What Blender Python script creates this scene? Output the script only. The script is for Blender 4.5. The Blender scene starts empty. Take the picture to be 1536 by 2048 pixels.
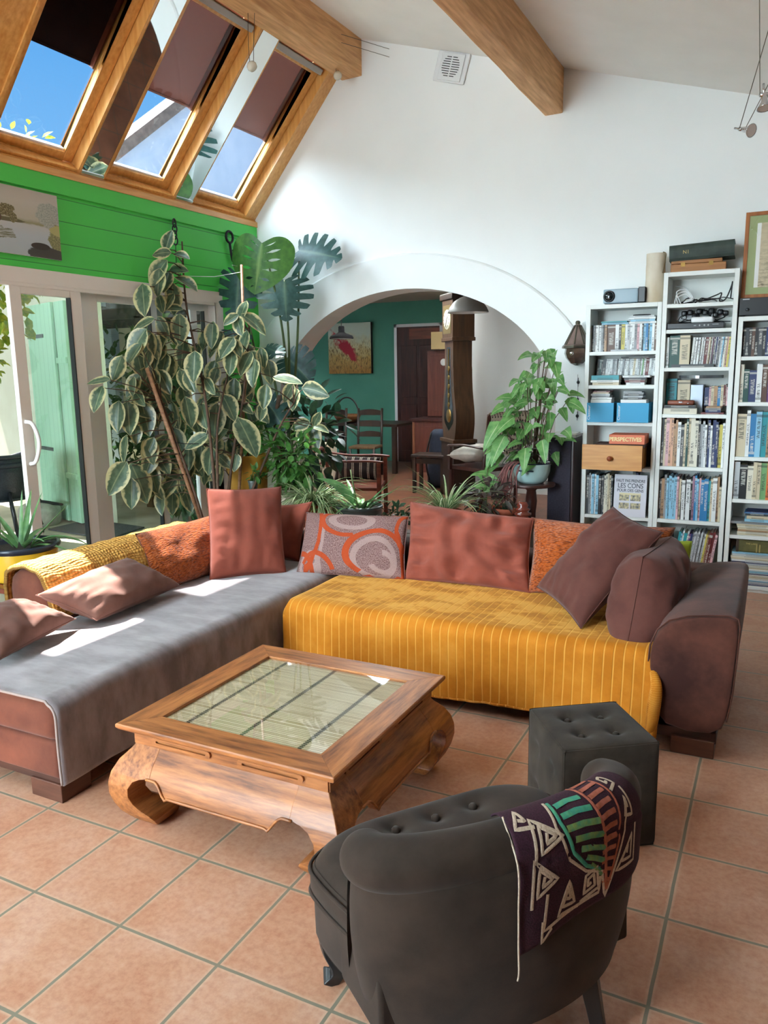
import bpy, bmesh, math, random
from math import sin, cos, pi, sqrt, radians, atan2, exp
from mathutils import Vector, Matrix, noise as mnoise
random.seed(7)
SC = bpy.context.scene
COL = SC.collection
V = Vector

# ------------------------------------------------------------------ camera
cam_d = bpy.data.cameras.new('camera'); CAM = bpy.data.objects.new('camera', cam_d); COL.objects.link(CAM)
yaw, pit, rol = 0.46753, 0.17924, -0.015617
fw = V((-sin(yaw)*cos(pit), cos(yaw)*cos(pit), -sin(pit)))
rt = V((cos(yaw), sin(yaw), 0)); up = rt.cross(fw)
r2 = cos(rol)*rt + sin(rol)*up; u2 = cos(rol)*up - sin(rol)*rt
m = Matrix((r2, u2, -fw)).transposed().to_4x4(); m.translation = V((0, 0, 1.6))
CAM.matrix_world = m
cam_d.sensor_fit = 'HORIZONTAL'; cam_d.sensor_width = 36; cam_d.lens = 36*1571.26/1536
cam_d.clip_start = .05; cam_d.clip_end = 300
SC.camera = CAM

# ------------------------------------------------------------------ sky, sun, exposure
SUN_TRAVEL = V((1.0, -.30, -2.08)).normalized()
SKY = 1.0
SUN_E = 22.0
EXPOSURE = 0.93
W = bpy.data.worlds.new('sky'); SC.world = W; W.use_nodes = True
nt = W.node_tree; nt.nodes.clear(); N = nt.nodes; LK = nt.links
out = N.new('ShaderNodeOutputWorld'); bg = N.new('ShaderNodeBackground'); LK.new(bg.outputs[0], out.inputs[0])
tc = N.new('ShaderNodeTexCoord'); sep = N.new('ShaderNodeSeparateXYZ'); LK.new(tc.outputs['Generated'], sep.inputs[0])
rp = N.new('ShaderNodeValToRGB'); LK.new(sep.outputs[2], rp.inputs[0])
el = rp.color_ramp.elements
el[0].position = 0.0; el[0].color = (.56, .84, 1.15, 1); el[1].position = 1.0; el[1].color = (.10, .32, .80, 1)
e = el.new(.14); e.color = (.36, .76, 1.22, 1); e = el.new(.42); e.color = (.10, .47, 1.04, 1)
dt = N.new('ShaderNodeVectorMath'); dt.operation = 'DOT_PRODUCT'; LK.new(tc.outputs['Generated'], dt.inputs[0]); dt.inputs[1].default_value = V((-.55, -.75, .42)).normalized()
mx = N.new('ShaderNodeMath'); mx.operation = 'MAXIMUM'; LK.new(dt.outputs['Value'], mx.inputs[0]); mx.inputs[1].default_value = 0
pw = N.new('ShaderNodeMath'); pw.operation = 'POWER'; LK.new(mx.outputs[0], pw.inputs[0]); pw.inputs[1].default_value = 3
fill_glow = N.new('ShaderNodeVectorMath'); fill_glow.operation = 'SCALE'; fill_glow.inputs[0].default_value = (20.0, 23.8, 25.6); LK.new(pw.outputs[0], fill_glow.inputs['Scale'])  # added bright sky lobe away from the sun, lights the far wall
ad = N.new('ShaderNodeVectorMath'); ad.operation = 'ADD'; LK.new(rp.outputs[0], ad.inputs[0]); LK.new(fill_glow.outputs[0], ad.inputs[1])
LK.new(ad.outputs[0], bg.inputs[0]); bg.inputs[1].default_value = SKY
W.cycles.sampling_method = 'MANUAL'; W.cycles.sample_map_resolution = 512
sd = bpy.data.lights.new('sun', 'SUN'); SUN = bpy.data.objects.new('sun', sd); COL.objects.link(SUN)
sd.energy = SUN_E; sd.angle = radians(.6); sd.color = (1, .96, .9)
SUN.rotation_euler = SUN_TRAVEL.to_track_quat('-Z', 'Y').to_euler(); SUN.location = (-8, 5, 12)
SC.view_settings.view_transform = 'Standard'; SC.view_settings.look = 'None'
SC.view_settings.gamma = 1; SC.view_settings.use_curve_mapping = False
SC.view_settings.exposure = EXPOSURE

# ------------------------------------------------------------------ helpers
def S(r, g, b):
    f = lambda c: (c/255/12.92) if c/255 <= .04045 else ((c/255+.055)/1.055)**2.4
    return (f(r), f(g), f(b))

MATS = {}
def mat(name, col, rough=.6, metal=0, col2=None, scale=8, stretch=(1, 1, 1), detail=4, lo=.35, hi=.65, bump=0, bscale=None, sheen=0, spec=.5, coat=0, trans=0):
    """principled surface with a noise mixed between two colours and an optional bump"""
    if name in MATS: return MATS[name]
    M = bpy.data.materials.new(name); M.use_nodes = True; t = M.node_tree; b = t.nodes['Principled BSDF']
    b.inputs['Roughness'].default_value = rough; b.inputs['Metallic'].default_value = metal
    b.inputs['Specular IOR Level'].default_value = spec
    b.inputs['Sheen Weight'].default_value = sheen; b.inputs['Sheen Roughness'].default_value = .4
    b.inputs['Coat Weight'].default_value = coat
    b.inputs['Base Color'].default_value = (*col, 1)
    if col2 or bump:
        tx = t.nodes.new('ShaderNodeTexCoord'); mp = t.nodes.new('ShaderNodeMapping'); mp.inputs['Scale'].default_value = stretch
        t.links.new(tx.outputs['Object'], mp.inputs[0])
        n = t.nodes.new('ShaderNodeTexNoise'); n.inputs['Scale'].default_value = scale; n.inputs['Detail'].default_value = detail
        t.links.new(mp.outputs[0], n.inputs['Vector'])
        if col2:
            r = t.nodes.new('ShaderNodeValToRGB'); t.links.new(n.outputs[0], r.inputs[0])
            r.color_ramp.elements[0].position = lo; r.color_ramp.elements[0].color = (*col, 1)
            r.color_ramp.elements[1].position = hi; r.color_ramp.elements[1].color = (*col2, 1)
            t.links.new(r.outputs[0], b.inputs['Base Color'])
        if bump:
            n2 = n
            if bscale:
                n2 = t.nodes.new('ShaderNodeTexNoise'); n2.inputs['Scale'].default_value = bscale; n2.inputs['Detail'].default_value = 3
                t.links.new(mp.outputs[0], n2.inputs['Vector'])
            bp = t.nodes.new('ShaderNodeBump'); bp.inputs['Strength'].default_value = bump; bp.inputs['Distance'].default_value = .01
            t.links.new(n2.outputs[0], bp.inputs['Height']); t.links.new(bp.outputs[0], b.inputs['Normal'])
    MATS[name] = M
    return M

def wood(name, c1, c2, rough=.4, axis=0, scale=6, coat=0):
    s = [14, 14, 14]; s[axis] = 1.2
    return mat(name, c1, rough, 0, c2, scale*.35, tuple(s), 6, .3, .7, .08, None, 0, .5, coat)

def glassmat(name, tint=(1, 1, 1), refl=.1, rough=0.0):
    """thin clear pane: straight-through transmission with a Fresnel mirror on top"""
    if name in MATS: return MATS[name]
    M = bpy.data.materials.new(name); M.use_nodes = True; t = M.node_tree; t.nodes.clear()
    o = t.nodes.new('ShaderNodeOutputMaterial'); mix = t.nodes.new('ShaderNodeMixShader')
    tr = t.nodes.new('ShaderNodeBsdfTransparent'); tr.inputs[0].default_value = (*tint, 1)
    gl = t.nodes.new('ShaderNodeBsdfGlossy'); gl.inputs['Roughness'].default_value = rough
    lw = t.nodes.new('ShaderNodeLayerWeight')
    pw_ = t.nodes.new('ShaderNodeMath'); pw_.operation = 'POWER'; pw_.inputs[1].default_value = 4.5; t.links.new(lw.outputs['Facing'], pw_.inputs[0])
    mu = t.nodes.new('ShaderNodeMath'); mu.operation = 'MULTIPLY_ADD'; mu.inputs[1].default_value = .9; mu.inputs[2].default_value = refl*.5
    t.links.new(pw_.outputs[0], mu.inputs[0]); t.links.new(mu.outputs[0], mix.inputs[0])
    t.links.new(tr.outputs[0], mix.inputs[1]); t.links.new(gl.outputs[0], mix.inputs[2]); t.links.new(mix.outputs[0], o.inputs[0])
    MATS[name] = M
    return M

class NT:
    """tiny node-graph writer"""
    def __init__(s, name):
        s.M = bpy.data.materials.new(name); s.M.use_nodes = True; s.t = s.M.node_tree; s.b = s.t.nodes['Principled BSDF']; MATS[name] = s.M
    def n(s, typ, **kw):
        nd = s.t.nodes.new(typ)
        for k, v in kw.items():
            if k == 'op': nd.operation = v
            else: setattr(nd, k, v)
        return nd
    def l(s, a, b): s.t.links.new(a, b)
    def math(s, op, a, b=None, c=None):
        nd = s.n('ShaderNodeMath', op=op)
        for i, x in enumerate((a, b, c)):
            if x is None: continue
            if hasattr(x, 'is_output'): s.l(x, nd.inputs[i])
            else: nd.inputs[i].default_value = x
        return nd.outputs[0]
    def ramp(s, fac, stops, mode='LINEAR'):
        nd = s.n('ShaderNodeValToRGB'); s.l(fac, nd.inputs[0]); nd.color_ramp.interpolation = mode
        e = nd.color_ramp.elements
        while len(e) < len(stops): e.new(.5)
        for x, (p, c) in zip(e, stops): x.position = p; x.color = (*c, 1)
        return nd.outputs[0]
    def mix(s, fac, a, b):
        nd = s.n('ShaderNodeMix'); nd.data_type = 'RGBA'
        if hasattr(fac, 'is_output'): s.l(fac, nd.inputs[0])
        else: nd.inputs[0].default_value = fac
        for i, x in ((6, a), (7, b)):
            if hasattr(x, 'is_output'): s.l(x, nd.inputs[i])
            else: nd.inputs[i].default_value = (*x, 1)
        return nd.outputs[2]
    def coords(s, kind='Object', scale=(1, 1, 1)):
        tx = s.n('ShaderNodeTexCoord'); mp = s.n('ShaderNodeMapping'); mp.inputs['Scale'].default_value = scale
        s.l(tx.outputs[kind], mp.inputs[0]); return mp.outputs[0]
    def noise(s, vec, scale, detail=4, rough=.5):
        nd = s.n('ShaderNodeTexNoise'); nd.inputs['Scale'].default_value = scale; nd.inputs['Detail'].default_value = detail; nd.inputs['Roughness'].default_value = rough
        s.l(vec, nd.inputs['Vector']); return nd.outputs[0]
    def bump(s, h, strength=.3, dist=.01):
        nd = s.n('ShaderNodeBump'); nd.inputs['Strength'].default_value = strength; nd.inputs['Distance'].default_value = dist
        s.l(h, nd.inputs['Height']); s.l(nd.outputs[0], s.b.inputs['Normal'])
    def sep(s, vec):
        nd = s.n('ShaderNodeSeparateXYZ'); s.l(vec, nd.inputs[0]); return nd.outputs

class MB:
    """collects vertices and faces of ONE part"""
    def __init__(s): s.v = []; s.f = []; s.a = []; s.uv = []; s.mi = []; s.k = 0
    def add(s, vs, fs, a=None, uv=None):
        o = len(s.v); s.v += [V(p) for p in vs]; s.a += list(a) if a else [0.0]*len(vs)
        s.uv += list(uv) if uv else [(0, 0)]*len(vs)
        s.f += [tuple(i+o for i in f) for f in fs]; s.mi += [s.k]*len(fs); return s
    def box(s, lo, hi, M=None):
        x0, y0, z0 = lo; x1, y1, z1 = hi
        p = [(x0, y0, z0), (x1, y0, z0), (x1, y1, z0), (x0, y1, z0), (x0, y0, z1), (x1, y0, z1), (x1, y1, z1), (x0, y1, z1)]
        if M: p = [M @ V(q) for q in p]
        return s.add(p, [(0, 3, 2, 1), (4, 5, 6, 7), (0, 1, 5, 4), (1, 2, 6, 5), (2, 3, 7, 6), (3, 0, 4, 7)])
    def cbox(s, c, d, M=None):
        return s.box([c[i]-d[i]/2 for i in range(3)], [c[i]+d[i]/2 for i in range(3)], M)
    def grid(s, P, closeu=False, closev=False, a=None, uv=True):
        """P[i][j] rows of points"""
        n, k = len(P), len(P[0]); vs = [p for r in P for p in r]; fs = []
        for i in range(n if closeu else n-1):
            for j in range(k if closev else k-1):
                i2, j2 = (i+1) % n, (j+1) % k
                fs.append((i*k+j, i*k+j2, i2*k+j2, i2*k+j))
        return s.add(vs, fs, [x for r in a for x in r] if a else None, [(i/max(1, n-1), j/max(1, k-1)) for i in range(n) for j in range(k)])
    def tube(s, pts, r, seg=8, cap=True, flat=1):
        pts = [V(p) for p in pts]; n = len(pts); rs = r if isinstance(r, (list, tuple)) else [r]*n
        P = []; prev = None
        for i, p in enumerate(pts):
            t = (pts[min(i+1, n-1)]-pts[max(i-1, 0)])
            t = t.normalized() if t.length > 1e-9 else V((0, 0, 1))
            if prev is None:
                a = V((0, 0, 1)) if abs(t.z) < .9 else V((1, 0, 0))
                x = t.cross(a).normalized()
            else: x = (prev - t*prev.dot(t)).normalized()
            prev = x; y = t.cross(x)
            P.append([p + rs[i]*(cos(2*pi*k/seg)*x + flat*sin(2*pi*k/seg)*y) for k in range(seg)])
        o = len(s.v); s.grid(P, closev=True)
        if cap:
            s.f += [tuple(o+k for k in reversed(range(seg))), tuple(o+(n-1)*seg+k for k in range(seg))]; s.mi += [s.k]*2
        return s
    def lathe(s, prof, c=(0, 0, 0), seg=32, M=None):
        P = []
        for r, z in prof:
            row = [V((r*cos(2*pi*k/seg), r*sin(2*pi*k/seg), z)) for k in range(seg)]
            P.append([(M @ q if M else q) + V(c) for q in row])
        return s.grid(P, closev=True)
    def prism(s, outl, z0, z1, M=None):
        """outline in local xy, extruded in z"""
        n = len(outl); p = [V((x, y, z0)) for x, y in outl]+[V((x, y, z1)) for x, y in outl]
        if M: p = [M @ q for q in p]
        return s.add(p, [tuple(reversed(range(n))), tuple(range(n, 2*n))]+[(i, (i+1) % n, n+(i+1) % n, n+i) for i in range(n)])
    def build(s, name, m, parent=None, smooth=False, bevel=0, seg=2, sub=0, weld=True):
        me = bpy.data.meshes.new(name); me.from_pydata([tuple(p) for p in s.v], [], s.f)
        if any(s.a):
            at = me.attributes.new('mark', 'FLOAT', 'POINT'); at.data.foreach_set('value', s.a)
        uvl = me.uv_layers.new(name='uv')
        vi = [0]*len(me.loops); me.loops.foreach_get('vertex_index', vi)
        uvl.data.foreach_set('uv', [c for i in vi for c in s.uv[i]])
        ms = m if isinstance(m, (list, tuple)) else [m]
        for q in ms: me.materials.append(q)
        if len(ms) > 1: me.polygons.foreach_set('material_index', s.mi)
        if weld:
            bm = bmesh.new(); bm.from_mesh(me); bmesh.ops.remove_doubles(bm, verts=bm.verts, dist=1e-5)
            bmesh.ops.recalc_face_normals(bm, faces=bm.faces); bm.to_mesh(me); bm.free()
        if smooth: me.polygons.foreach_set('use_smooth', [True]*len(me.polygons))
        o = bpy.data.objects.new(name, me); COL.objects.link(o)
        if parent is not None: o.parent = parent
        if bevel:
            b = o.modifiers.new('bevel', 'BEVEL'); b.width = bevel; b.segments = seg; b.limit_method = 'ANGLE'; b.angle_limit = radians(40)
            if not smooth:
                me.polygons.foreach_set('use_smooth', [True]*len(me.polygons))
            b.harden_normals = True
        if sub:
            b = o.modifiers.new('sub', 'SUBSURF'); b.levels = sub; b.render_levels = sub
        return o

def tag(o, label=None, cat=None, group=None, kind=None):
    if label: o['label'] = label
    if cat: o['category'] = cat
    if group: o['group'] = group
    if kind: o['kind'] = kind
    return o
def thing(name, label, cat, loc=(0, 0, 0), rz=0, group=None):
    o = bpy.data.objects.new(name, None); COL.objects.link(o); o.location = loc; o.rotation_euler = (0, 0, rz); o.empty_display_size = .1
    return tag(o, label, cat, group)
def struct(o, label=None, cat=None): return tag(o, label, cat, None, 'structure')
def dup(root, loc, rz=None, label=None, group=None):
    r = root.copy(); COL.objects.link(r); r.location = loc
    if rz is not None: r.rotation_euler = (0, 0, rz)
    if label: r['label'] = label
    if group: r['group'] = group
    for ch in list(root.children):
        c = ch.copy(); COL.objects.link(c); c.parent = r
        for g in list(ch.children):
            d = g.copy(); COL.objects.link(d); d.parent = c
    return r
def lerp(a, b, t): return a+(b-a)*t
def smooth_path(pts, n=8):
    """Catmull-Rom through the points"""
    P = [V(p) for p in pts]; out = []
    for i in range(len(P)-1):
        p0, p1, p2, p3 = P[max(i-1, 0)], P[i], P[i+1], P[min(i+2, len(P)-1)]
        for k in range(n):
            t = k/n
            out.append(.5*((2*p1)+(p2-p0)*t+(2*p0-5*p1+4*p2-p3)*t*t+(3*p1-p0-3*p2+p3)*t**3))
    out.append(P[-1]); return out
def text(body, size, m, parent, loc, rot, name='lettering', align='CENTER', sx=1, ext=.0008, bold=0):
    c = bpy.data.curves.new(name, 'FONT'); c.body = body; c.size = size; c.align_x = align; c.align_y = 'CENTER'; c.extrude = ext; c.offset = bold
    o = bpy.data.objects.new(name, c); COL.objects.link(o)
    bpy.context.view_layer.update()
    dg = bpy.context.evaluated_depsgraph_get(); me = bpy.data.meshes.new_from_object(o.evaluated_get(dg))
    bpy.data.objects.remove(o)
    q = bpy.data.objects.new(name, me); COL.objects.link(q); me.materials.clear(); me.materials.append(m)
    q.parent = parent; q.location = loc; q.rotation_euler = rot; q.scale = (sx, 1, 1)
    return q
# ------------------------------------------------------------------ shared materials
WHITE = mat('white_plaster', (.89, .90, .89), .75, 0, (.87, .88, .87), 3, bump=.04, bscale=60)
CEILW = mat('ceiling_plaster', (.93, .91, .88), .8, 0, (.90, .88, .85), 4, bump=.1, bscale=90)
BEAM = wood('beam_wood', S(240, 190, 132), S(200, 144, 92), .6, 1, 9)
PINE = wood('varnished_pine', S(240, 184, 108), S(216, 150, 74), .35, 2, 8, .3)
PINEY = wood('varnished_pine_rail', S(240, 184, 108), S(216, 150, 74), .35, 1, 8, .3)
PVC = mat('cream_pvc', S(238, 232, 224), .4)
PVCW = mat('white_pvc', (.88, .89, .88), .35)
BLACK = mat('black_plastic', (.012, .012, .014), .35)
DARKM = mat('dark_iron', (.02, .02, .022), .5, .6)
CHROME = mat('chrome', (.75, .75, .77), .15, 1)
WHITEP = mat('white_plastic', (.78, .79, .80), .4)
SHELFW = mat('white_laminate', (.76, .775, .74), .45)
PAPER = mat('paper_edges', (.70, .66, .56), .8, 0, (.58, .54, .46), 30, (1, 1, 20))
TERRA = mat('terracotta_pot', S(176, 92, 62), .8, 0, S(150, 74, 50), 12, bump=.1)
SOIL = mat('potting_soil', (.03, .02, .014), .95, bump=.6, scale=60)

g = NT('terracotta_tiles')
co = g.coords(); sx = g.sep(co)
u = g.math('DIVIDE', g.math('ADD', sx[0], 1.641), .3596); v = g.math('DIVIDE', g.math('SUBTRACT', sx[1], 1.4815), .3596)
wob = g.math('MULTIPLY', g.math('SUBTRACT', g.noise(co, 9, 3), .5), .012)
fu = g.math('ABSOLUTE', g.math('SUBTRACT', g.math('FRACT', g.math('ADD', u, wob)), .5)); fv = g.math('ABSOLUTE', g.math('SUBTRACT', g.math('FRACT', g.math('SUBTRACT', v, wob)), .5))
edge = g.math('MAXIMUM', fu, fv)
gro = g.math('GREATER_THAN', edge, .4865)
rim = g.ramp(edge, [(.462, (0, 0, 0)), (.478, (1, 1, 1))])
cell = g.n('ShaderNodeCombineXYZ'); g.l(g.math('FLOOR', u), cell.inputs[0]); g.l(g.math('FLOOR', v), cell.inputs[1])
wn = g.n('ShaderNodeTexWhiteNoise'); wn.noise_dimensions = '3D'; g.l(cell.outputs[0], wn.inputs['Vector'])
n1 = g.noise(co, 4.5, 6, .6); n2 = g.noise(co, 45, 4, .7)
base = g.ramp(n1, [(.32, S(182, 126, 97)), (.5, S(196, 149, 121)), (.68, S(206, 168, 146))])
base = g.mix(g.math('MULTIPLY', wn.outputs[0], .35), base, S(186, 130, 100))
spk = g.ramp(n2, [(.35, S(158, 98, 72)), (.55, S(198, 150, 120)), (.7, S(206, 168, 144))])
base = g.mix(.35, base, spk)
base = g.mix(g.math('MULTIPLY', rim, .35), base, S(212, 184, 160))
g.l(g.mix(gro, base, S(128, 124, 106)), g.b.inputs['Base Color'])
g.l(g.math('ADD', .28, g.math('MULTIPLY', n2, .25)), g.b.inputs['Roughness'])
h = g.math('SUBTRACT', g.math('MULTIPLY', n2, .12), g.math('MULTIPLY', gro, .6)); g.bump(g.math('ADD', h, g.math('MULTIPLY', n1, .2)), .35, .008)
TILE = g.M

g = NT('green_painted_boards')
co = g.coords(); sx = g.sep(co)
fz = g.math('ABSOLUTE', g.math('SUBTRACT', g.math('FRACT', g.math('DIVIDE', g.math('SUBTRACT', sx[2], 2.473), .147)), .5))
gr = g.math('GREATER_THAN', fz, .484)
g.l(g.mix(g.math('MULTIPLY', gr, .75), S(78, 214, 82), S(30, 96, 34)), g.b.inputs['Base Color']); g.b.inputs['Roughness'].default_value = .5
g.bump(g.math('MULTIPLY', gr, -1.0), .6, .004)
BOARDS = g.M
GREENP = mat('green_paint', S(82, 216, 86), .5)

SKYG_ = glassmat('window_glass', (.97, .98, .98), .08)
# ------------------------------------------------------------------ the room
TH = math.atan(1.165); EC, ES = cos(TH), sin(TH)
def SLP(y, t, d=0): return V((-4.438 + t*EC - d*ES, y, 2.965 + t*ES + d*EC))
def sbox(mb, y0, y1, t0, t1, d0, d1):
    p = [SLP(y0, t0, d0), SLP(y1, t0, d0), SLP(y1, t1, d0), SLP(y0, t1, d0), SLP(y0, t0, d1), SLP(y1, t0, d1), SLP(y1, t1, d1), SLP(y0, t1, d1)]
    return mb.add(p, [(0, 3, 2, 1), (4, 5, 6, 7), (0, 1, 5, 4), (1, 2, 6, 5), (2, 3, 7, 6), (3, 0, 4, 7)])
ceilz = lambda x: 4.28 - .299*(x+3.29)
struct(MB().box((-4.6, -2.6, -.12), (3.2, 6.39, 0)).build('floor', TILE), 'terracotta tiled living room floor with grey grout lines', 'floor')
g = NT('shaded_dining_tiles'); co = g.coords(); sx = g.sep(co)
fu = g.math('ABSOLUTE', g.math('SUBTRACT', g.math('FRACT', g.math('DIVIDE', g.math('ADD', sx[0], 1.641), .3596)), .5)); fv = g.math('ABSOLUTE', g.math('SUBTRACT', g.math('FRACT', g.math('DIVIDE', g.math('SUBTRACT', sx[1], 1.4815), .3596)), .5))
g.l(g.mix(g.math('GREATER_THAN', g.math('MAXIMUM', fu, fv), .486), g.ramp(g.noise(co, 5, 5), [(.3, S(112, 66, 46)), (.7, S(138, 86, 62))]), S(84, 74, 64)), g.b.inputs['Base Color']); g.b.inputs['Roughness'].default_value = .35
TILE2 = g.M  # darker copy of the floor tiles, the dim room's shade in the colour
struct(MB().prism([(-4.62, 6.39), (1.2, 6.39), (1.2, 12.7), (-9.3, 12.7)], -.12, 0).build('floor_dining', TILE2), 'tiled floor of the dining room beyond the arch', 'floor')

# arch wall, one outline with the arch notch
AX, AZ, AA, AB = -2.91, 1.285, 1.31, .984
arc = [(AX - AA*cos(a), AZ + AB*sin(a)) for a in [pi*i/40 for i in range(41)]]
outl = [(-4.62, 0), (AX-AA, 0)] + arc + [(AX+AA, 0), (3.2, 0), (3.2, 4.45), (-3.42, 4.45), (-4.60, 3.07), (-4.62, 2.9)]
XZ = Matrix(((1, 0, 0, 0), (0, 0, 1, 0), (0, 1, 0, 0), (0, 0, 0, 1)))   # local (x,y,z)->(x, z, y)
struct(MB().prism(outl, 6.25, 6.53, XZ).build('wall_back', WHITE), 'tall white plaster wall pierced by a wide arch', 'wall')
mb = MB()
oc = [(-2.95 - 1.70*cos(a), 1.25 + 1.31*sin(a)) for a in [pi*i/48 for i in range(49)]]
oc = [(max(x, -4.438), z) for x, z in oc]
N_ = 48; ic = [(AX - AA*cos(pi*i/N_), AZ + AB*sin(pi*i/N_)) for i in range(N_+1)]
ic = [(AX-AA, .02)] + ic + [(AX+AA, .02)]; oc = [(-4.438, .02)] + oc + [(-1.25, .02)]
P = []
for (xi, zi), (xo, zo) in zip(ic, oc):
    dx, dz = xo-xi, zo-zi
    P.append([V((xi, 6.25, zi)), V((xi, 6.217, zi)), V((lerp(xi, xo, .94), 6.217, lerp(zi, zo, .94))), V((lerp(xi, xo, .985), 6.228, lerp(zi, zo, .985))), V((xo, 6.249, zo))])
mb.grid(P)
struct(mb.build('trim_arch', WHITE), 'raised white plaster band framing the arch', 'trim')
# left wall: green boarding over the doors, sill
struct(MB().box((-4.62, -2.6, 2.285), (-4.44, 6.25, 2.9)).build('wall_left', BOARDS), 'green painted board wall above the sliding glass doors', 'wall')
struct(MB().box((-4.45, -2.6, 2.79), (-4.418, 6.25, 2.925)).build('trim_1', GREENP, bevel=.004), 'green fascia board running under the roof windows', 'trim')
struct(MB().box((-4.62, 5.71, 0), (-4.44, 6.25, 2.29)).build('wall_left_end', GREENP), 'narrow green wall between door and corner', 'wall')
struct(MB().box((-4.62, -2.6, 0), (-4.44, .4, 2.29)).build('wall_left_front', WHITE), 'white wall left of the doors', 'wall')
mb = MB(); sbox(mb, -2.6, 6.25, -.06, 0, -.015, .2); mb.box((-4.62, -2.6, 2.9), (-4.41, 6.25, 2.945))
struct(mb.build('trim_2', PINEY), 'varnished pine sill under the roof windows', 'trim')
mb = MB(); sbox(mb, -2.6, 6.25, 1.43, 1.75, 0, .2)
struct(mb.build('roof_upper', PINEY), 'pine boarding above the roof windows', 'roof')
mb = MB(); mb.add([(-3.62, -2.6, ceilz(-3.62)), (3.2, -2.6, ceilz(3.2)), (3.2, 6.3, ceilz(3.2)), (-3.62, 6.3, ceilz(-3.62))] + [(-3.62, -2.6, 4.7), (3.2, -2.6, ceilz(3.2)+.2), (3.2, 6.3, ceilz(3.2)+.2), (-3.62, 6.3, 4.7)],
       [(0, 1, 2, 3), (7, 6, 5, 4), (0, 4, 5, 1), (2, 6, 7, 3), (1, 5, 6, 2), (3, 7, 4, 0)])
struct(mb.build('ceiling', CEILW), 'sloping off-white plaster ceiling', 'ceiling')
struct(MB().box((3.2, -2.6, 0), (3.35, 6.4, 5)).build('wall_right', mat('dark_side_paint', S(104, 88, 74), .8)), 'taupe wall right of the sofa, outside the view', 'wall')  # unseen wall, paint picked dark to hold back bounced light
mb = MB().box((-4.62, -2.75, 0), (3.35, -2.6, .35)).box((-4.62, -2.75, 3.9), (3.35, -2.6, 5)).box((-4.62, -2.75, .35), (-4.45, -2.6, 3.9)).box((-2.35, -2.75, .35), (3.35, -2.6, 3.9))
struct(mb.build('wall_front', mat('brown_rear_paint', S(112, 92, 76), .8)), 'brown wall with a tall glazed opening behind the viewer', 'wall')  # unseen wall, dark against bounce, its opening added for fill light
w_ = thing('window_9', 'tall glazed window behind the viewer, outside the view', 'window', (-3.4, -2.67, 0)); w_['kind'] = 'structure'  # added window, lets sky light reach the far wall
mb = MB()
for x in (-1.05, 0, .99): mb.box((x, -.04, .35), (x+.06, .04, 3.9))
mb.box((-1.05, -.04, 2.2), (1.05, .04, 2.26)).build('frame', PVCW, w_); MB().box((-1.04, -.005, .35), (1.04, .005, 3.9)).build('pane', SKYG_, w_)
# beams
def beam(name, x0, x1, z0, z1, lab):
    mb = MB(); n = 40; P = []
    for i in range(n+1):
        y = -2.5 + 8.755*i/n
        w = [mnoise.noise(V((y*1.7, k*9.1, x0*3)))*.007 for k in range(8)]
        P.append([V((x0+w[0], y, z0+w[1])), V((x1+w[2], y, z0+w[3])), V((x1+w[4], y, z1+.05)), V((x0+w[6], y, z1+.05))])
    mb.grid(P, closev=True); mb.f.append(tuple(range(4))); mb.mi.append(0); k = len(mb.v); mb.f.append((k-1, k-2, k-3, k-4)); mb.mi.append(0)
    return struct(mb.build(name, BEAM, bevel=.008), lab, 'beam')
beam('beam', -3.49, -3.30, 4.0, 4.30, 'heavy rough-sawn ridge beam along the top of the roof windows')
beam('beam', -1.745, -1.605, 3.465, 3.76, 'thick wooden beam under the middle of the ceiling')

# roof windows
SKYG = glassmat('roof_glass', (.64, .66, .68), .075); CLEARG = glassmat('clear_roof_glass', (.97, .98, .99), .075)
MIRR = mat('mirror', (.86, .90, .89), .02, 1)
SHADE = {}
for nm, c in (('dark', S(44, 34, 34)), ('brown', S(186, 142, 130))):
    q = NT('awning_cloth_'+nm); tl = q.n('ShaderNodeBsdfTranslucent'); tl.inputs[0].default_value = (*c, 1)
    df = q.n('ShaderNodeBsdfDiffuse'); df.inputs[0].default_value = (*c, 1); ms = q.n('ShaderNodeMixShader'); ms.inputs[0].default_value = .12 if nm == 'dark' else .2
    q.l(df.outputs[0], ms.inputs[1]); q.l(tl.outputs[0], ms.inputs[2])
    q.l(ms.outputs[0], [n for n in q.t.nodes if n.type == 'OUTPUT_MATERIAL'][0].inputs[0]); SHADE[nm] = q.M
REDW = wood('red_brown_stain', S(128, 66, 44), S(100, 46, 30), .5, 2)
GREYS = mat('grey_blind_rail', S(176, 174, 168), .5)
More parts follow.
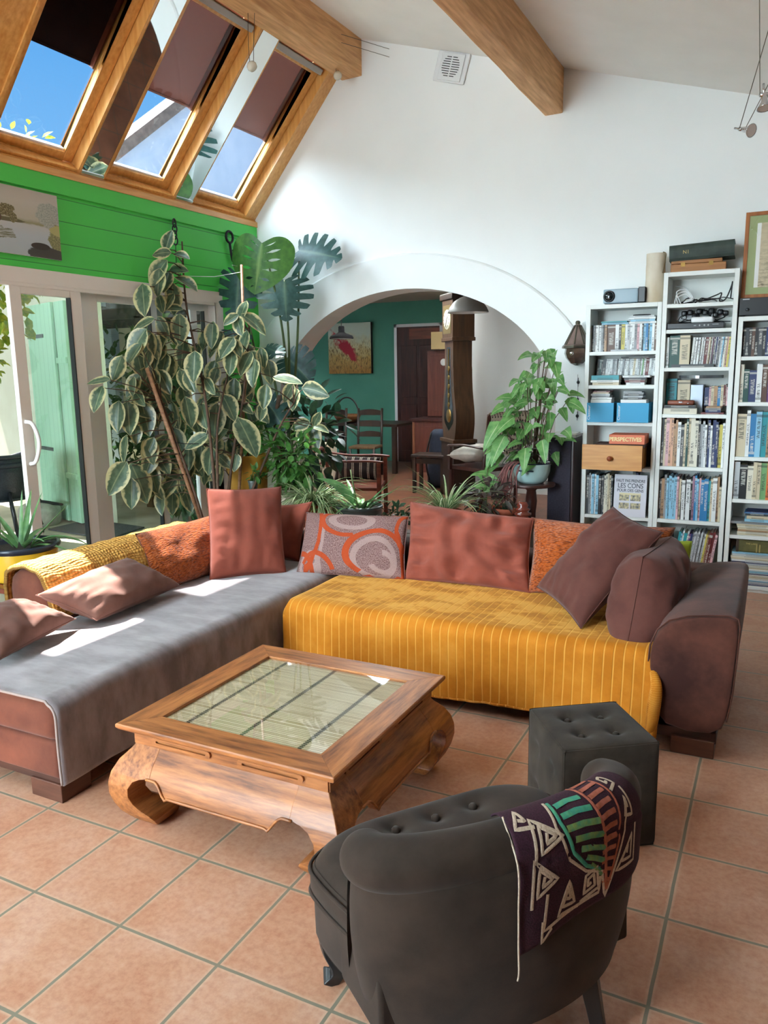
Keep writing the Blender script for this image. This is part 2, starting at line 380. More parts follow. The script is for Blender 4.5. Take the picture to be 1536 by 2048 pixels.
def roof_window(y0, y1, idx, lab, shade, seen=True, down=.655):
    r = thing('window_%d' % idx, lab, 'window', SLP(y0, 0)); r['kind'] = 'structure'; base = V(r.location)
    def fin(mb, name, m, parent=r, **k):
        mb.v = [p - base for p in mb.v]; return mb.build(name, m, parent, **k)
    mb = MB()                                       # fixed lining
    sbox(mb, y0, y0+.022, 0, 1.43, 0, .22); sbox(mb, y1-.022, y1, 0, 1.43, 0, .22)
    sbox(mb, y0+.022, y1-.022, 0, .022, .0, .22); sbox(mb, y0+.022, y1-.022, 1.40, 1.43, 0, .22)
    fin(mb, 'frame', PINE, bevel=.003)
    mb = MB(); w = .082                            # opening sash
    a, b = y0+.026, y1-.026
    sbox(mb, a, a+w, .026, 1.38, .075, .135); sbox(mb, b-w, b, .026, 1.38, .075, .135)
    sbox(mb, a+w, b-w, .026, .085, .075, .135); sbox(mb, a+w, b-w, 1.31, 1.38, .075, .135)
    s = fin(mb, 'sash', PINE, bevel=.006)
    mb = MB(); sbox(mb, a+w, b-w, .085, .098, .095, .13); fin(mb, 'bottom_bead', PVCW, s)
    mb = MB(); sbox(mb, a+w-.005, b-w+.005, .08, 1.315, .11, .114); fin(mb, 'pane', SKYG if idx < 4 else CLEARG)
    if seen:
        mb = MB(); sbox(mb, a+.02, b-.02, 1.335, 1.385, .03, .072); fin(mb, 'blind_cassette', GREYS, bevel=.008)
        mb = MB(); sbox(mb, a+.0, b-.0, down, 1.41, .175, .18); sbox(mb, a, b, down-.01, down+.005, .168, .186); fin(mb, 'outer_blind', SHADE[shade])
        mb = MB(); sbox(mb, b-w-.012, b-w+.004, .64, 1.31, .14, .2); sbox(mb, a+w-.004, a+w+.012, .64, 1.31, .14, .2); fin(mb, 'blind_guide', REDW)
    return r
roof_window(3.453, 4.21, 1, 'left roof window with dark blind half down and blue sky below', 'dark')
roof_window(4.41, 5.167, 2, 'middle roof window framed by mirrors, a gable end showing through', 'brown')
roof_window(5.36, 6.12, 3, 'right roof window beside the white wall, brown blind half down', 'brown')
for k in range(4): roof_window(3.453-.957*(k+1), 4.21-.957*(k+1), 4+k, 'roof window farther along the slope, outside the view', 'dark', True, .655 if k < 2 else 1.3)
mb = MB(); sbox(mb, 6.12, 6.25, 0, 1.43, 0, .2)
struct(mb.build('trim_3', PINE), 'pine board between the last roof window and the white wall', 'trim')
mb = MB(); 
for k in range(-1, 6): sbox(mb, 4.21-.957*(k), 4.41-.957*(k), 0, 1.43, .012, .22)
sbox(mb, -2.6, -.38, 0, 1.43, 0, .22)
struct(mb.build('roof_rafters', PINE), 'rafters between the roof windows', 'roof')
for k, lab in ((0, 'mirror strip between the left and middle roof windows'), (-1, 'mirror strip between the middle and right roof windows')):
    y0, y1 = 4.212-.957*k, 4.408-.957*k
    r = thing('mirror_strip', lab, 'mirror', SLP(y0, 0), group='mirror strips between the roof windows'); base = V(r.location)
    mb = MB(); sbox(mb, y0, y1, .03, 1.43, -.004, .008); mb.v = [p-base for p in mb.v]; mb.build('mirror_glass', MIRR, r)
    mb = MB(); sbox(mb, y0-.002, y1+.002, -.01, .03, -.012, .010); mb.v = [p-base for p in mb.v]; mb.build('end_cap', CHROME, r)

# ------------------------------------------------------------------ sliding doors
DG = glassmat('door_glass', (.93, .97, .95), .11)
r = thing('door_1', 'white sliding patio door, its left leaf slid open', 'door', (-4.5, 4.0, 0)); r['kind'] = 'structure'
o3 = lambda mb: (setattr(mb, 'v', [p - V((-4.5, 4.0, 0)) for p in mb.v]), mb)[1]
mb = MB().box((-4.6, .4, 2.19), (-4.43, 5.71, 2.285)).box((-4.6, 5.60, 0), (-4.43, 5.71, 2.19)).box((-4.6, .4, 0), (-4.43, .5, 2.19)).box((-4.6, .5, 0), (-4.43, 5.6, .022)).box((-4.455, .5, 2.165), (-4.43, 5.6, 2.19))
o3(mb).build('frame', PVC, r, bevel=.004)
def leaf(y0, y1, x, lw, rw, nm, handle=False):
    mb = MB().box((x-.035, y0, .025), (x+.005, y0+lw, 2.19)).box((x-.035, y1-rw, .025), (x+.005, y1, 2.19)).box((x-.035, y0+lw, .025), (x+.005, y1-rw, .10)).box((x-.035, y0+lw, 2.12), (x+.005, y1-rw, 2.19))
    f = o3(mb).build(nm, PVC if handle else PVCW, r, bevel=.004)
    mb = MB().box((x-.018, y0+lw-.004, .095), (x-.012, y1-rw+.004, 2.125)); o3(mb).build('pane', DG, f)
    mb = MB().box((x-.03, y1-rw-.008, .10), (x+.008, y1-rw+.001, 2.12)); o3(mb).build('gasket', BLACK, f)
    return f
f = leaf(3.55, 4.13, -4.44, .085, .095, 'sliding_leaf', True)
o3(MB().tube(smooth_path([(-4.435, 3.575, 1.30), (-4.395, 3.60, 1.28), (-4.375, 3.62, 1.16), (-4.395, 3.60, 1.04), (-4.435, 3.585, 1.02)], 6), .013, 10)).build('handle', PVCW, f, smooth=True)
leaf(4.10, 4.96, -4.51, .24, .075, 'fixed_leaf'); leaf(4.96, 5.6, -4.51, .0, .06, 'fixed_leaf')
o3(MB().box((-4.545, 5.36, .1), (-4.505, 5.44, 2.12))).build('mullion', PVCW, r)
leaf(.5, 2.0, -4.51, .07, .07, 'fixed_leaf')

# ------------------------------------------------------------------ ventilation grille
ANG = -radians(16.0)
vt = thing('vent_grille', 'white square ventilation grille high on the wall beside the beam', 'vent', (-2.493, 6.245, 3.926)); vt.rotation_euler = (0, -ANG, 0)
MB().box((-.137, -.02, -.112), (.137, 0, .112)).build('backplate', WHITEP, vt, bevel=.01)
MB().box((-.095, -.032, -.10), (.105, -.018, .10)).build('cover', WHITEP, vt, bevel=.008)
mb = MB()
for i in range(9):
    z = .068-.017*i; hw = sqrt(max(.0, 1-(z/.085)**2))*.075
    mb.box((-hw, -.0335, z-.0028), (-.006, -.031, z+.0028)); mb.box((.006, -.0335, z-.0028), (hw, -.031, z+.0028))
mb.build('slots', BLACK, vt)
# ------------------------------------------------------------------ upholstery cloths
def plush(name, c1, c2, scale=5, stretch=(1, 1, 1), rough=.85, sheen=.14, weave=0, wscale=300, bump=.1):
    q = NT(name); co = q.coords('Object', stretch)
    n = q.noise(co, scale, 5, .6); f = q.noise(q.coords(), wscale, 2)
    c = q.ramp(n, [(.34, c1), (.66, c2)]); q.l(c, q.b.inputs['Base Color'])
    q.b.inputs['Roughness'].default_value = rough; q.b.inputs['Specular IOR Level'].default_value = .2
    q.b.inputs['Sheen Weight'].default_value = sheen; q.b.inputs['Sheen Roughness'].default_value = .45
    q.bump(q.math('ADD', n, q.math('MULTIPLY', f, .4)), bump, .01); return q.M
SUEDE = plush('brown_suede', S(92, 53, 42), S(56, 29, 24), 5, wscale=120)
SUEDER = plush('warm_brown_suede', S(120, 70, 52), S(90, 50, 38), 4)
BROWNC = plush('brown_cushion_cloth', S(98, 58, 50), S(80, 44, 38), 6, wscale=400)
TAUPEC = plush('taupe_cushion_cloth', S(134, 96, 84), S(112, 78, 68), 6, wscale=400)
RUST = plush('rust_cushion_cloth', S(146, 76, 60), S(128, 64, 50), 7, wscale=400)
LIME = plush('lime_cushion_cloth', S(176, 196, 70), S(150, 172, 50), 7)
GREYTH = plush('grey_fleece', S(148, 138, 140), S(112, 102, 102), 5, (1, 2.2, 1), .9, .5, wscale=260)
CHARC = plush('charcoal_velour', S(62, 50, 42), S(46, 37, 31), 9, wscale=500, sheen=.10)
CHARO = plush('charcoal_microfibre', S(64, 55, 46), S(44, 37, 31), 9, wscale=400, sheen=.10)

def chenille(name, c1, c2, c3):
    q = NT(name); co = q.coords('UV', (34, 30, 1)); n0 = q.noise(co, 1.0, 2)
    w = q.n('ShaderNodeTexVoronoi'); w.inputs['Scale'].default_value = 1.6; q.l(q.coords('UV', (22, 58, 1)), w.inputs['Vector'])
    f = q.math('ADD', q.math('MULTIPLY', w.outputs[0], .7), q.math('MULTIPLY', n0, .5))
    q.l(q.ramp(f, [(.25, c1), (.55, c2), (.85, c3)]), q.b.inputs['Base Color']); q.b.inputs['Roughness'].default_value = .95
    q.b.inputs['Sheen Weight'].default_value = .3; q.b.inputs['Specular IOR Level'].default_value = .1; q.bump(f, .9, .012); return q.M
ORANGE = chenille('orange_chenille', S(192, 100, 34), S(178, 84, 22), S(116, 48, 12))

# ribbed yellow bedspread: stripes follow the uv across the cloth
q = NT('yellow_ribbed_cloth'); uvc = q.sep(q.coords('UV'))
st = q.math('ABSOLUTE', q.math('SUBTRACT', q.math('FRACT', q.math('MULTIPLY', uvc[0], 46)), .5))
n = q.noise(q.coords(), 4.0, 5, .65); f = q.noise(q.coords(), 220, 2)
cb = q.ramp(n, [(.36, S(176, 104, 18)), (.48, S(188, 114, 24)), (.58, S(196, 124, 34)), (.68, S(202, 134, 46))])
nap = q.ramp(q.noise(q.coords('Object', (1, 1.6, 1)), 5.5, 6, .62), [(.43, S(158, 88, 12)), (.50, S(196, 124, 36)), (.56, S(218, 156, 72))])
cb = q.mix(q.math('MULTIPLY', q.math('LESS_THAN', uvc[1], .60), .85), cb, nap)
ln = q.ramp(st, [(.40, (0, 0, 0)), (.46, (1, 1, 1))])
q.l(q.mix(q.math('MULTIPLY', ln, .75), cb, S(224, 160, 68)), q.b.inputs['Base Color'])
q.b.inputs['Roughness'].default_value = .8; q.b.inputs['Sheen Weight'].default_value = .9; q.b.inputs['Sheen Roughness'].default_value = .35; q.b.inputs['Specular IOR Level'].default_value = .2
q.b.inputs['Sheen Tint'].default_value = (*S(250, 200, 110), 1)
q.bump(q.math('ADD', q.math('MULTIPLY', ln, -.8), q.math('MULTIPLY', f, .2)), .5, .006); YELLOW = q.M

q = NT('mustard_crochet'); vv = q.n('ShaderNodeTexVoronoi'); vv.feature = 'F1'; vv.inputs['Scale'].default_value = 1; vv.inputs['Randomness'].default_value = .25
q.l(q.coords('UV', (62, 40, 1)), vv.inputs['Vector'])
q.l(q.ramp(vv.outputs[0], [(.15, S(232, 182, 96)), (.5, S(214, 158, 70)), (.75, S(160, 104, 36))]), q.b.inputs['Base Color'])
q.b.inputs['Roughness'].default_value = .95; q.bump(q.math('MULTIPLY', vv.outputs[0], -1.0), 1.0, .015); CROCHET = q.M

# swirl pattern: orange bands and pale loops laid on mauve-grey tweed (pillow uv)
q = NT('swirl_tweed'); uvv = q.coords('UV'); su = q.sep(uvv)
def ring(cx, cy, rx, ry, w, ang0=None, ang1=None):
    dx = q.math('DIVIDE', q.math('SUBTRACT', su[0], cx), rx); dy = q.math('DIVIDE', q.math('SUBTRACT', su[1], cy), ry)
    d = q.math('SQRT', q.math('ADD', q.math('MULTIPLY', dx, dx), q.math('MULTIPLY', dy, dy)))
    m_ = q.math('LESS_THAN', q.math('ABSOLUTE', q.math('SUBTRACT', d, 1)), w)
    if ang0 is not None:
        an = q.math('ARCTAN2', dy, dx); m_ = q.math('MULTIPLY', m_, q.math('MULTIPLY', q.math('GREATER_THAN', an, ang0), q.math('LESS_THAN', an, ang1)))
    return m_
def union(*ms):
    o = ms[0]
    for x in ms[1:]: o = q.math('MAXIMUM', o, x)
    return o
tw = q.noise(q.coords('UV', (150, 60, 1)), 1, 2)
base = q.ramp(tw, [(.35, S(98, 68, 64)), (.65, S(152, 122, 118))])
pale = union(ring(.20, .52, .075, .48, .2, -1.5, 1.5), ring(.50, .80, .16, .13, .22), ring(.72, .26, .18, .27, .13), ring(.78, .22, .10, .14, .25, -2.8, 1.6), ring(.16, .1, .1, .2, .2))
org = union(ring(.10, .62, .14, .55, .13, -1.6, 1.2), ring(.03, .05, .16, .26, .14, -.2, 1.7), ring(.22, .0, .16, .30, .12, .2, 2.6), ring(.47, .80, .22, .24, .12, 1.0, 3.15), ring(.47, .80, .22, .24, .12, -3.15, -1.3), ring(.74, .32, .26, .32, .11, .3, 3.15), ring(.74, .32, .26, .32, .11, -3.15, -2.2), ring(1.0, .72, .10, .26, .2), ring(.88, .18, .10, .46, .16, -.9, 1.2), ring(.78, .06, .2, .1, .3, -2.6, -.3))
c = q.mix(q.math('MULTIPLY', pale, .7), base, S(164, 138, 132)); c = q.mix(q.math('MULTIPLY', org, .95), c, S(168, 66, 28))
q.l(c, q.b.inputs['Base Color']); q.b.inputs['Roughness'].default_value = .9; q.b.inputs['Specular IOR Level'].default_value = .15
q.bump(q.math('ADD', q.math('MULTIPLY', org, .8), q.math('MULTIPLY', tw, .5)), .6, .006); SWIRL = q.M
PLINTH = mat('dark_plinth_wood', S(66, 36, 26), .5, 0, S(52, 27, 20), 6, (1, 1, 8))
FOOT = mat('block_foot_wood', S(92, 54, 38), .5, 0, S(76, 42, 28), 6, (1, 1, 8))

# ------------------------------------------------------------------ rounded upholstered bodies
def rbox(mb, lo, hi, r=.05, n=6, puff=.0, seed=0, sub=10):
    """box with rounded edges and slightly swollen faces"""
    cx = [(lo[i]+hi[i])/2 for i in range(3)]; hx = [(hi[i]-lo[i])/2 for i in range(3)]
    for ax in range(3):
        for sg in (-1, 1):
            P = []
            b, c = (ax+1) % 3, (ax+2) % 3
            nb, nc = max(3, int(hx[b]*2/.05)), max(3, int(hx[c]*2/.05)); nb, nc = min(nb, 40), min(nc, 40)
            def ticks(h, k):
                rr = min(r, h*.95); t = [-h+rr*(1-cos(pi/2*i/4)) for i in range(5)]; inner = [lerp(-h+rr, h-rr, i/k) for i in range(1, k)]
                return t+inner+[-x for x in reversed(t)]
            for ub in ticks(hx[b], nb):
                row = []
                for uc in ticks(hx[c], nc):
                    p = [0, 0, 0]; p[ax] = sg*hx[ax]; p[b] = ub; p[c] = uc
                    q_ = [max(-(hx[i]-r), min(hx[i]-r, p[i])) for i in range(3)]
                    d = V(p)-V(q_)
                    if d.length > 1e-9: d = d.normalized()*r
                    o_ = V(q_)+d
                    if puff:
                        w = puff*(1-(ub/hx[b])**2)*(1-(uc/hx[c])**2); o_[ax] += sg*w
                    row.append(o_+V(cx))
                P.append(row if sg > 0 else list(reversed(row)))
            mb.grid(P)
    return mb

def pillow(name, c4, t, m, label, cat='cushion', group=None, seed=0, wr=.006, pinch=.07, n=30, seam=True, power=.5, sag=0, corner=1.0):
    """cushion from its four corners (top-left, top-right, bottom-right, bottom-left) and a thickness"""
    TL, TR, BR, BL = [V(p) for p in c4]; ctr = (TL+TR+BR+BL)/4
    nx = ((TR+BR)-(TL+BL)).normalized(); ny = ((TL+TR)-(BL+BR)).normalized(); nz = nx.cross(ny).normalized()
    mb = MB()
    def pt(u, v, s):
        a = (u+1)/2; b = (v+1)/2
        uu = u*(1-pinch*(1-v*v)**1.0*abs(u)**1.5*corner); vv = v*(1-pinch*(1-u*u)*abs(v)**1.5*corner)
        a = (uu+1)/2; b = (vv+1)/2
        p = BL*(1-a)*(1-b)+BR*a*(1-b)+TR*a*b+TL*(1-a)*b
        e = (max(0, 1-abs(u)**2.6))*(max(0, 1-abs(v)**2.6))
        h = t/2*e**power
        g_ = mnoise.noise(V((u*2.2+seed*7, v*2.2, s*3)))*.10*h*1.2
        ed = max(abs(u), abs(v))
        ang = (u if abs(v) > abs(u) else v)
        wrk = wr*mnoise.noise(V((u*3.3+seed*3.1+s, v*1.6+seed, 5)))*2 + wr*max(0, ed-.35)*sin(ang*(17+seed % 5)+seed+mnoise.noise(V((u*2, v*2, seed)))*3)
        h2 = h + (g_ + wrk)*min(1, e*2.2)
        return p + nz*s*h2 - V((0, 0, sag))*e - ctr
    for s in (1, -1):
        P = []
        for i in range(n+1):
            u = sin(pi/2*(2*i/n-1))*.35+(2*i/n-1)*.65
            row = [pt(u, sin(pi/2*(2*j/n-1))*.35+(2*j/n-1)*.65, s) for j in range(n+1)]
            P.append(row if s > 0 else list(reversed(row)))
        k0 = len(mb.uv); mb.grid(P)
        if s < 0: mb.uv[k0:] = [(a, 1-b) for a, b in mb.uv[k0:]]
    r = thing(name, label, cat, ctr, group=group)
    mb.build('cover', m, r, smooth=True)
    if seam:
        ring_ = [pt(-1+2*i/20, 1, 1) for i in range(21)] + [pt(1, 1-2*i/20, 1) for i in range(1, 21)] + [pt(1-2*i/20, -1, 1) for i in range(1, 21)] + [pt(-1, -1+2*i/20, 1) for i in range(1, 21)]
        MB().tube(ring_, .0028, 5, False).build('seam', m, r, smooth=True)
    return r

# ------------------------------------------------------------------ corner sofa
sofa = thing('corner_sofa', 'large brown suede corner sofa under grey and yellow throws', 'sofa', (0, 0, 0))
mb = MB(); rbox(mb, (-3.36, 1.875, .10), (-2.325, 4.33, .255), .02); mb.build('chaise_base', SUEDER, sofa, smooth=True)
mb = MB(); rbox(mb, (-3.30, 1.865, .245), (-2.31, 4.2, .42), .055, puff=.008); mb.build('chaise_cushion', SUEDER, sofa, smooth=True)
mb = MB().box((-3.34, 1.895, .065), (-2.345, 4.3, .105)).box((-2.4, 3.42, .065), (-.16, 4.3, .105)); mb.build('plinth', PLINTH, sofa, bevel=.004)
for lo, hi in (((-2.50, 1.885, 0), (-2.335, 2.03, .075)), ((-3.30, 1.9, 0), (-3.16, 2.03, .075)), ((-.325, 3.275, 0), (-.155, 3.42, .075)), ((-.325, 4.1, 0), (-.155, 4.25, .075)), ((-3.30, 4.1, 0), (-3.16, 4.24, .075)), ((-2.3, 3.45, 0), (-2.16, 3.6, .07))):
    MB().box(lo, hi).build('foot', FOOT, sofa, bevel=.004)
mb = MB(); rbox(mb, (-2.33, 3.40, .10), (-.40, 4.3, .28), .03); mb.build('seat_base', SUEDE, sofa, smooth=True)
mb = MB(); rbox(mb, (-2.20, 3.335, .26), (-.43, 4.12, .41), .06, puff=.0); mb.build('seat_cushion', SUEDE, sofa, smooth=True)
mb = MB(); rbox(mb, (-3.33, 4.1, .10), (-.20, 4.36, .585), .07); mb.build('backrest', SUEDE, sofa, smooth=True)
# left backrest leans outwards
P = []
sec = [(-3.02, .30), (-3.03, .45), (-3.055, .58), (-3.075, .645), (-3.11, .675), (-3.17, .685), (-3.24, .68), (-3.29, .65), (-3.305, .59), (-3.30, .4), (-3.29, .10), (-3.05, .10)]
for y, k in ((2.47, .0), (2.475, .72), (2.49, .94), (2.515, 1), (3.0, 1), (3.6, 1), (4.2, 1), (4.34, 1), (4.355, .7), (4.358, 0)):
    P.append([V((lerp(-3.17, x, k if k < 1 else 1), y, lerp(.4, z, k if k < 1 else 1))) for x, z in sec])
MB().grid(P, closev=True).build('side_backrest', SUEDER, sofa, smooth=True)
# right arm: top swells inwards, outer side slopes in to the floor
P = []; asec = [(-.385, .105), (-.405, .25), (-.425, .38), (-.42, .46), (-.395, .53), (-.35, .575), (-.28, .602), (-.20, .615), (-.125, .622), (-.095, .612), (-.088, .58), (-.092, .45), (-.10, .30), (-.115, .18), (-.135, .105)]
for y, k in ((3.245, .0), (3.245, .93), (3.25, .975), (3.262, 1), (3.5, 1.0), (3.8, 1.0), (4.1, 1.0), (4.27, 1), (4.30, .93), (4.30, 0)):
    P.append([V((lerp(-.26, x, k), y, lerp(.36, z, k) + (.012*sin((y-3.25)*3) if z > .5 else 0))) for x, z in asec])
arm = MB().grid(P, closev=True).build('arm', SUEDE, sofa, smooth=True, sub=1)
for yy in (3.258,):
    MB().tube([(lerp(-.26, x, 1.004), yy, lerp(.36, z, 1.004)+.002) for x, z in asec[1:-1]], .004, 5, False).build('piping', SUEDE, arm, smooth=True)
MB().box((-.385, 3.29, .06), (-.15, 4.26, .11)).build('arm_plinth', PLINTH, sofa, bevel=.004)

# grey throw over the chaise: top sheet plus hanging front and side edges
def drape(path_fn, nu, nv, thick, seed=0, amp=.004):
    P = []
    for i in range(nu+1):
        P.append([path_fn(i/nu, j/nv) for j in range(nv+1)])
    return P
def cloth(name, P, m, label, cat, thick=.008, origin=(0, 0, 0), smooth=True):
    r = thing(name, label, cat, origin); mb = MB(); mb.grid([[p-V(origin) for p in row] for row in P])
    o = mb.build('fabric', m, r, smooth=True)
    s = o.modifiers.new('thick', 'SOLIDIFY'); s.thickness = thick; s.offset = 1 if True else -1
    return r, o
def gfn(u, v):
    y = lerp(1.853, 3.98, u); e = max(0, 1-u*9)
    xl = -3.0; L = 1.02
    L = L + .02*sin(u*9)
    s = v*L; xe = -2.335
    flat = xe - xl
    nz_ = .005*mnoise.noise(V((u*8, v*6, 2)))
    if s < flat: x, z = xl+s, .432+nz_
    else:
        a = min(1, (s-flat)/.09)*pi/2
        x = xe + .045*sin(a); z = .432 - .045*(1-cos(a))
        if s - flat > .09: z -= (s-flat-.09); x += .004*sin(y*14)+.010*mnoise.noise(V((y*4, s*3, 1)))
    if u < .012: pass
    return V((x, y, z - (.010*e if s < flat else .02*e)))
P = drape(gfn, 90, 60, .008)
r, o = cloth('grey_throw', P, GREYTH, 'grey fleece throw spread over the left chaise of the sofa', 'throw', .009)
MB().tube([p+V((.002, -.002, .004)) for p in P[0]], .0055, 6).build('hem', mat('pale_hem', S(150, 134, 128), .9), r, smooth=True)
MB().cbox((-2.287, 2.08, .215), (.002, .045, .06)).build('care_label', mat('white_label', (.8, .8, .78), .7), r)

# yellow ribbed bedspread over the main seat, its skirt hanging to the floor
def yfn(u, v):
    x = lerp(-2.215, -.405, u); nz_ = .006*mnoise.noise(V((u*7, v*5, 9)))
    dip = -.006*exp(-((u-.72)/.12)**2)*exp(-((v-.35)/.2)**2)
    yb, yf = 4.06, 3.315; flat = yb-yf; L = flat + .42
    s = v*L
    if s < flat: y, z = yb-s, .428+nz_+dip
    else:
        a = min(1, (s-flat)/.11)*pi/2; y = yf - .055*sin(a); z = .428-.055*(1-cos(a))+nz_*(1-a/1.6)
        if s-flat > .11:
            dd = s-flat-.11; k = dd/.31
            z -= dd*(1.0 + .07*sin(u*5+.6)); y += -.018*k*sin(u*6.5+1)+.012*k*mnoise.noise(V((u*26, k*2, 4)))-.012*k - .035*k*(u-.5)
    if u < .03: z -= 0.0
    return V((x, y, z))
P = drape(yfn, 110, 70, .008)
# left and right edges turn down
Lp = []
for row_k in (.34, .22, .10, .03): Lp.append([V((-2.235+.02*(row_k > .2)*0-.012*row_k, p.y, p.z - min(row_k, max(0, p.z-.06)))) for p in P[0]])
Rp = []
for k_, (dx, dz) in enumerate(((.016, .02), (.024, .07), (.02, .13))): Rp.append([V((p.x+dx*(1 if p.y < 3.6 else .2), p.y, p.z-dz*(.25 if p.y > 3.5 else 1)*(1 if p.z > .2 else .1))) for p in P[-1]])
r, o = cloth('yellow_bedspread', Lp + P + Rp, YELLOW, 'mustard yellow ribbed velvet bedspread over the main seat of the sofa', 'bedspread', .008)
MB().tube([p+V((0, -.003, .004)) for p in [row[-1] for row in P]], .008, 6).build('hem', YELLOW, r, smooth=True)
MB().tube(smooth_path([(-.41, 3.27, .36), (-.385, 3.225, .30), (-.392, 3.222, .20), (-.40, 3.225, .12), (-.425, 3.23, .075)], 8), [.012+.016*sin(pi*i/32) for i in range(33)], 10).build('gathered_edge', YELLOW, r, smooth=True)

# crocheted blanket over the left backrest
sec2 = [(-3.005, .46), (-3.018, .53), (-3.037, .60), (-3.060, .655), (-3.10, .690), (-3.17, .702), (-3.245, .695), (-3.305, .66), (-3.322, .59), (-3.318, .46), (-3.312, .30)]
def cfn(u, v):
    y = lerp(2.477, 3.62, u); i = v*(len(sec2)-1); k = min(int(i), len(sec2)-2); t_ = i-k
    x = lerp(sec2[k][0], sec2[k+1][0], t_); z = lerp(sec2[k][1], sec2[k+1][1], t_)
    return V((x + .003*sin(u*60), y, z + .003*sin(u*60+v*40)))
P = drape(cfn, 90, 50, .01)
r, o = cloth('crochet_blanket', [list(reversed(row)) for row in P], CROCHET, 'mustard crocheted blanket over the low left backrest', 'blanket', .014)
MB().tube([p for p in P[0]], .011, 6).build('border', CROCHET, r, smooth=True)

# ------------------------------------------------------------------ cushions
pillow('cushion', [(-3.10, 3.13, .74), (-3.03, 3.88, .76), (-2.90, 3.72, .43), (-2.92, 3.06, .44)], .15, ORANGE, 'orange chenille cushion against the crocheted blanket on the left', group='orange chenille cushions', seed=1)
pillow('cushion', [(-3.02, 2.40, .60), (-3.0, 2.96, .655), (-2.79, 3.12, .49), (-2.775, 2.52, .475)], .17, TAUPEC, 'brown cushion lying sunlit on the grey throw', group='brown cushions', seed=2, wr=.008)
pillow('cushion', [(-3.03, 1.90, .60), (-2.98, 2.27, .62), (-2.85, 2.47, .49), (-2.73, 1.97, .48)], .15, TAUPEC, 'brown cushion at the left edge, nearest the front of the chaise', group='brown cushions', seed=3, wr=.006)
pillow('cushion', [(-2.99, 3.612, .926), (-2.74, 4.017, .897), (-2.532, 3.728, .435), (-2.839, 3.415, .435)], .15, RUST, 'upright rust cushion in the corner of the sofa', group='rust cushions', seed=4, pinch=.05, wr=.007)
pillow('cushion', [(-3.0, 4.10, .77), (-2.569, 4.10, .80), (-2.60, 3.98, .44), (-3.0, 3.95, .44)], .12, RUST, 'small rust cushion tucked behind the upright one, one corner up', group='rust cushions', seed=5, pinch=.13)
pillow('cushion', [(-2.595, 4.07, .735), (-1.894, 4.07, .758), (-1.826, 3.865, .435), (-2.475, 3.753, .435)], .14, SWIRL, 'mauve tweed cushion with orange swirls', seed=6, pinch=.04)
pillow('cushion', [(-1.88, 4.06, .848), (-1.151, 4.06, .80), (-1.115, 3.90, .435), (-1.835, 3.88, .435)], .19, RUST, 'big wrinkled rust cushion in the middle of the sofa', group='rust cushions', seed=7, wr=.032, pinch=.05, n=48)
pillow('cushion', [(-1.171, 4.09, .80), (-.434, 4.09, .80), (-.501, 3.98, .44), (-1.137, 3.90, .435)], .14, ORANGE, 'orange chenille cushion behind the tilted brown one', group='orange chenille cushions', seed=8)
pillow('cushion', [(-1.055, 3.80, .50), (-.701, 3.86, .927), (-.447, 3.73, .845), (-.743, 3.42, .438)], .19, BROWNC, 'dark brown cushion tilted on one corner against the right arm', group='brown cushions', seed=9, wr=.010)
pillow('cushion', [(-.50, 3.50, .775), (-.43, 3.93, .79), (-.475, 3.80, .47), (-.53, 3.30, .36)], .31, BROWNC, 'plump brown cushion seen edge-on beside the right arm', group='brown cushions', seed=10, wr=.008, n=34, pinch=.02, power=.42)
pillow('cushion', [(-.62, 4.0, .76), (-.345, 3.98, .76), (-.335, 3.93, .50), (-.62, 3.95, .50)], .10, LIME, 'lime green cushion peeking out behind the brown ones', seed=11)
# ------------------------------------------------------------------ coffee table
q = NT('teak'); co = q.coords('Object', (2.2, 22, 22)); n = q.noise(co, 2.2, 6, .65); n2 = q.noise(q.coords('Object', (1.5, 9, 9)), 2, 3)
q.l(q.ramp(q.math('ADD', q.math('MULTIPLY', n, .7), q.math('MULTIPLY', n2, .3)), [(.36, S(104, 58, 28)), (.5, S(160, 98, 52)), (.66, S(192, 126, 70))]), q.b.inputs['Base Color'])
q.b.inputs['Roughness'].default_value = .42; q.b.inputs['Coat Weight'].default_value = .08; q.b.inputs['Coat Roughness'].default_value = .25; q.bump(n, .05, .004); TEAKX = q.M
q = NT('teak_cross'); co = q.coords('Object', (22, 2.2, 22)); n = q.noise(co, 2.2, 6, .65); n2 = q.noise(q.coords('Object', (9, 1.5, 9)), 2, 3)
q.l(q.ramp(q.math('ADD', q.math('MULTIPLY', n, .7), q.math('MULTIPLY', n2, .3)), [(.36, S(104, 58, 28)), (.5, S(160, 98, 52)), (.66, S(192, 126, 70))]), q.b.inputs['Base Color'])
q.b.inputs['Roughness'].default_value = .42; q.b.inputs['Coat Weight'].default_value = .08; q.b.inputs['Coat Roughness'].default_value = .25; q.bump(n, .05, .004); TEAKY = q.M
TC = V((-1.585, 2.335, 0))
tab = thing('coffee_table', 'square carved teak coffee table with curled feet and glass over woven reed', 'table', TC)
H = .447; ZT = .385; FWD = .115
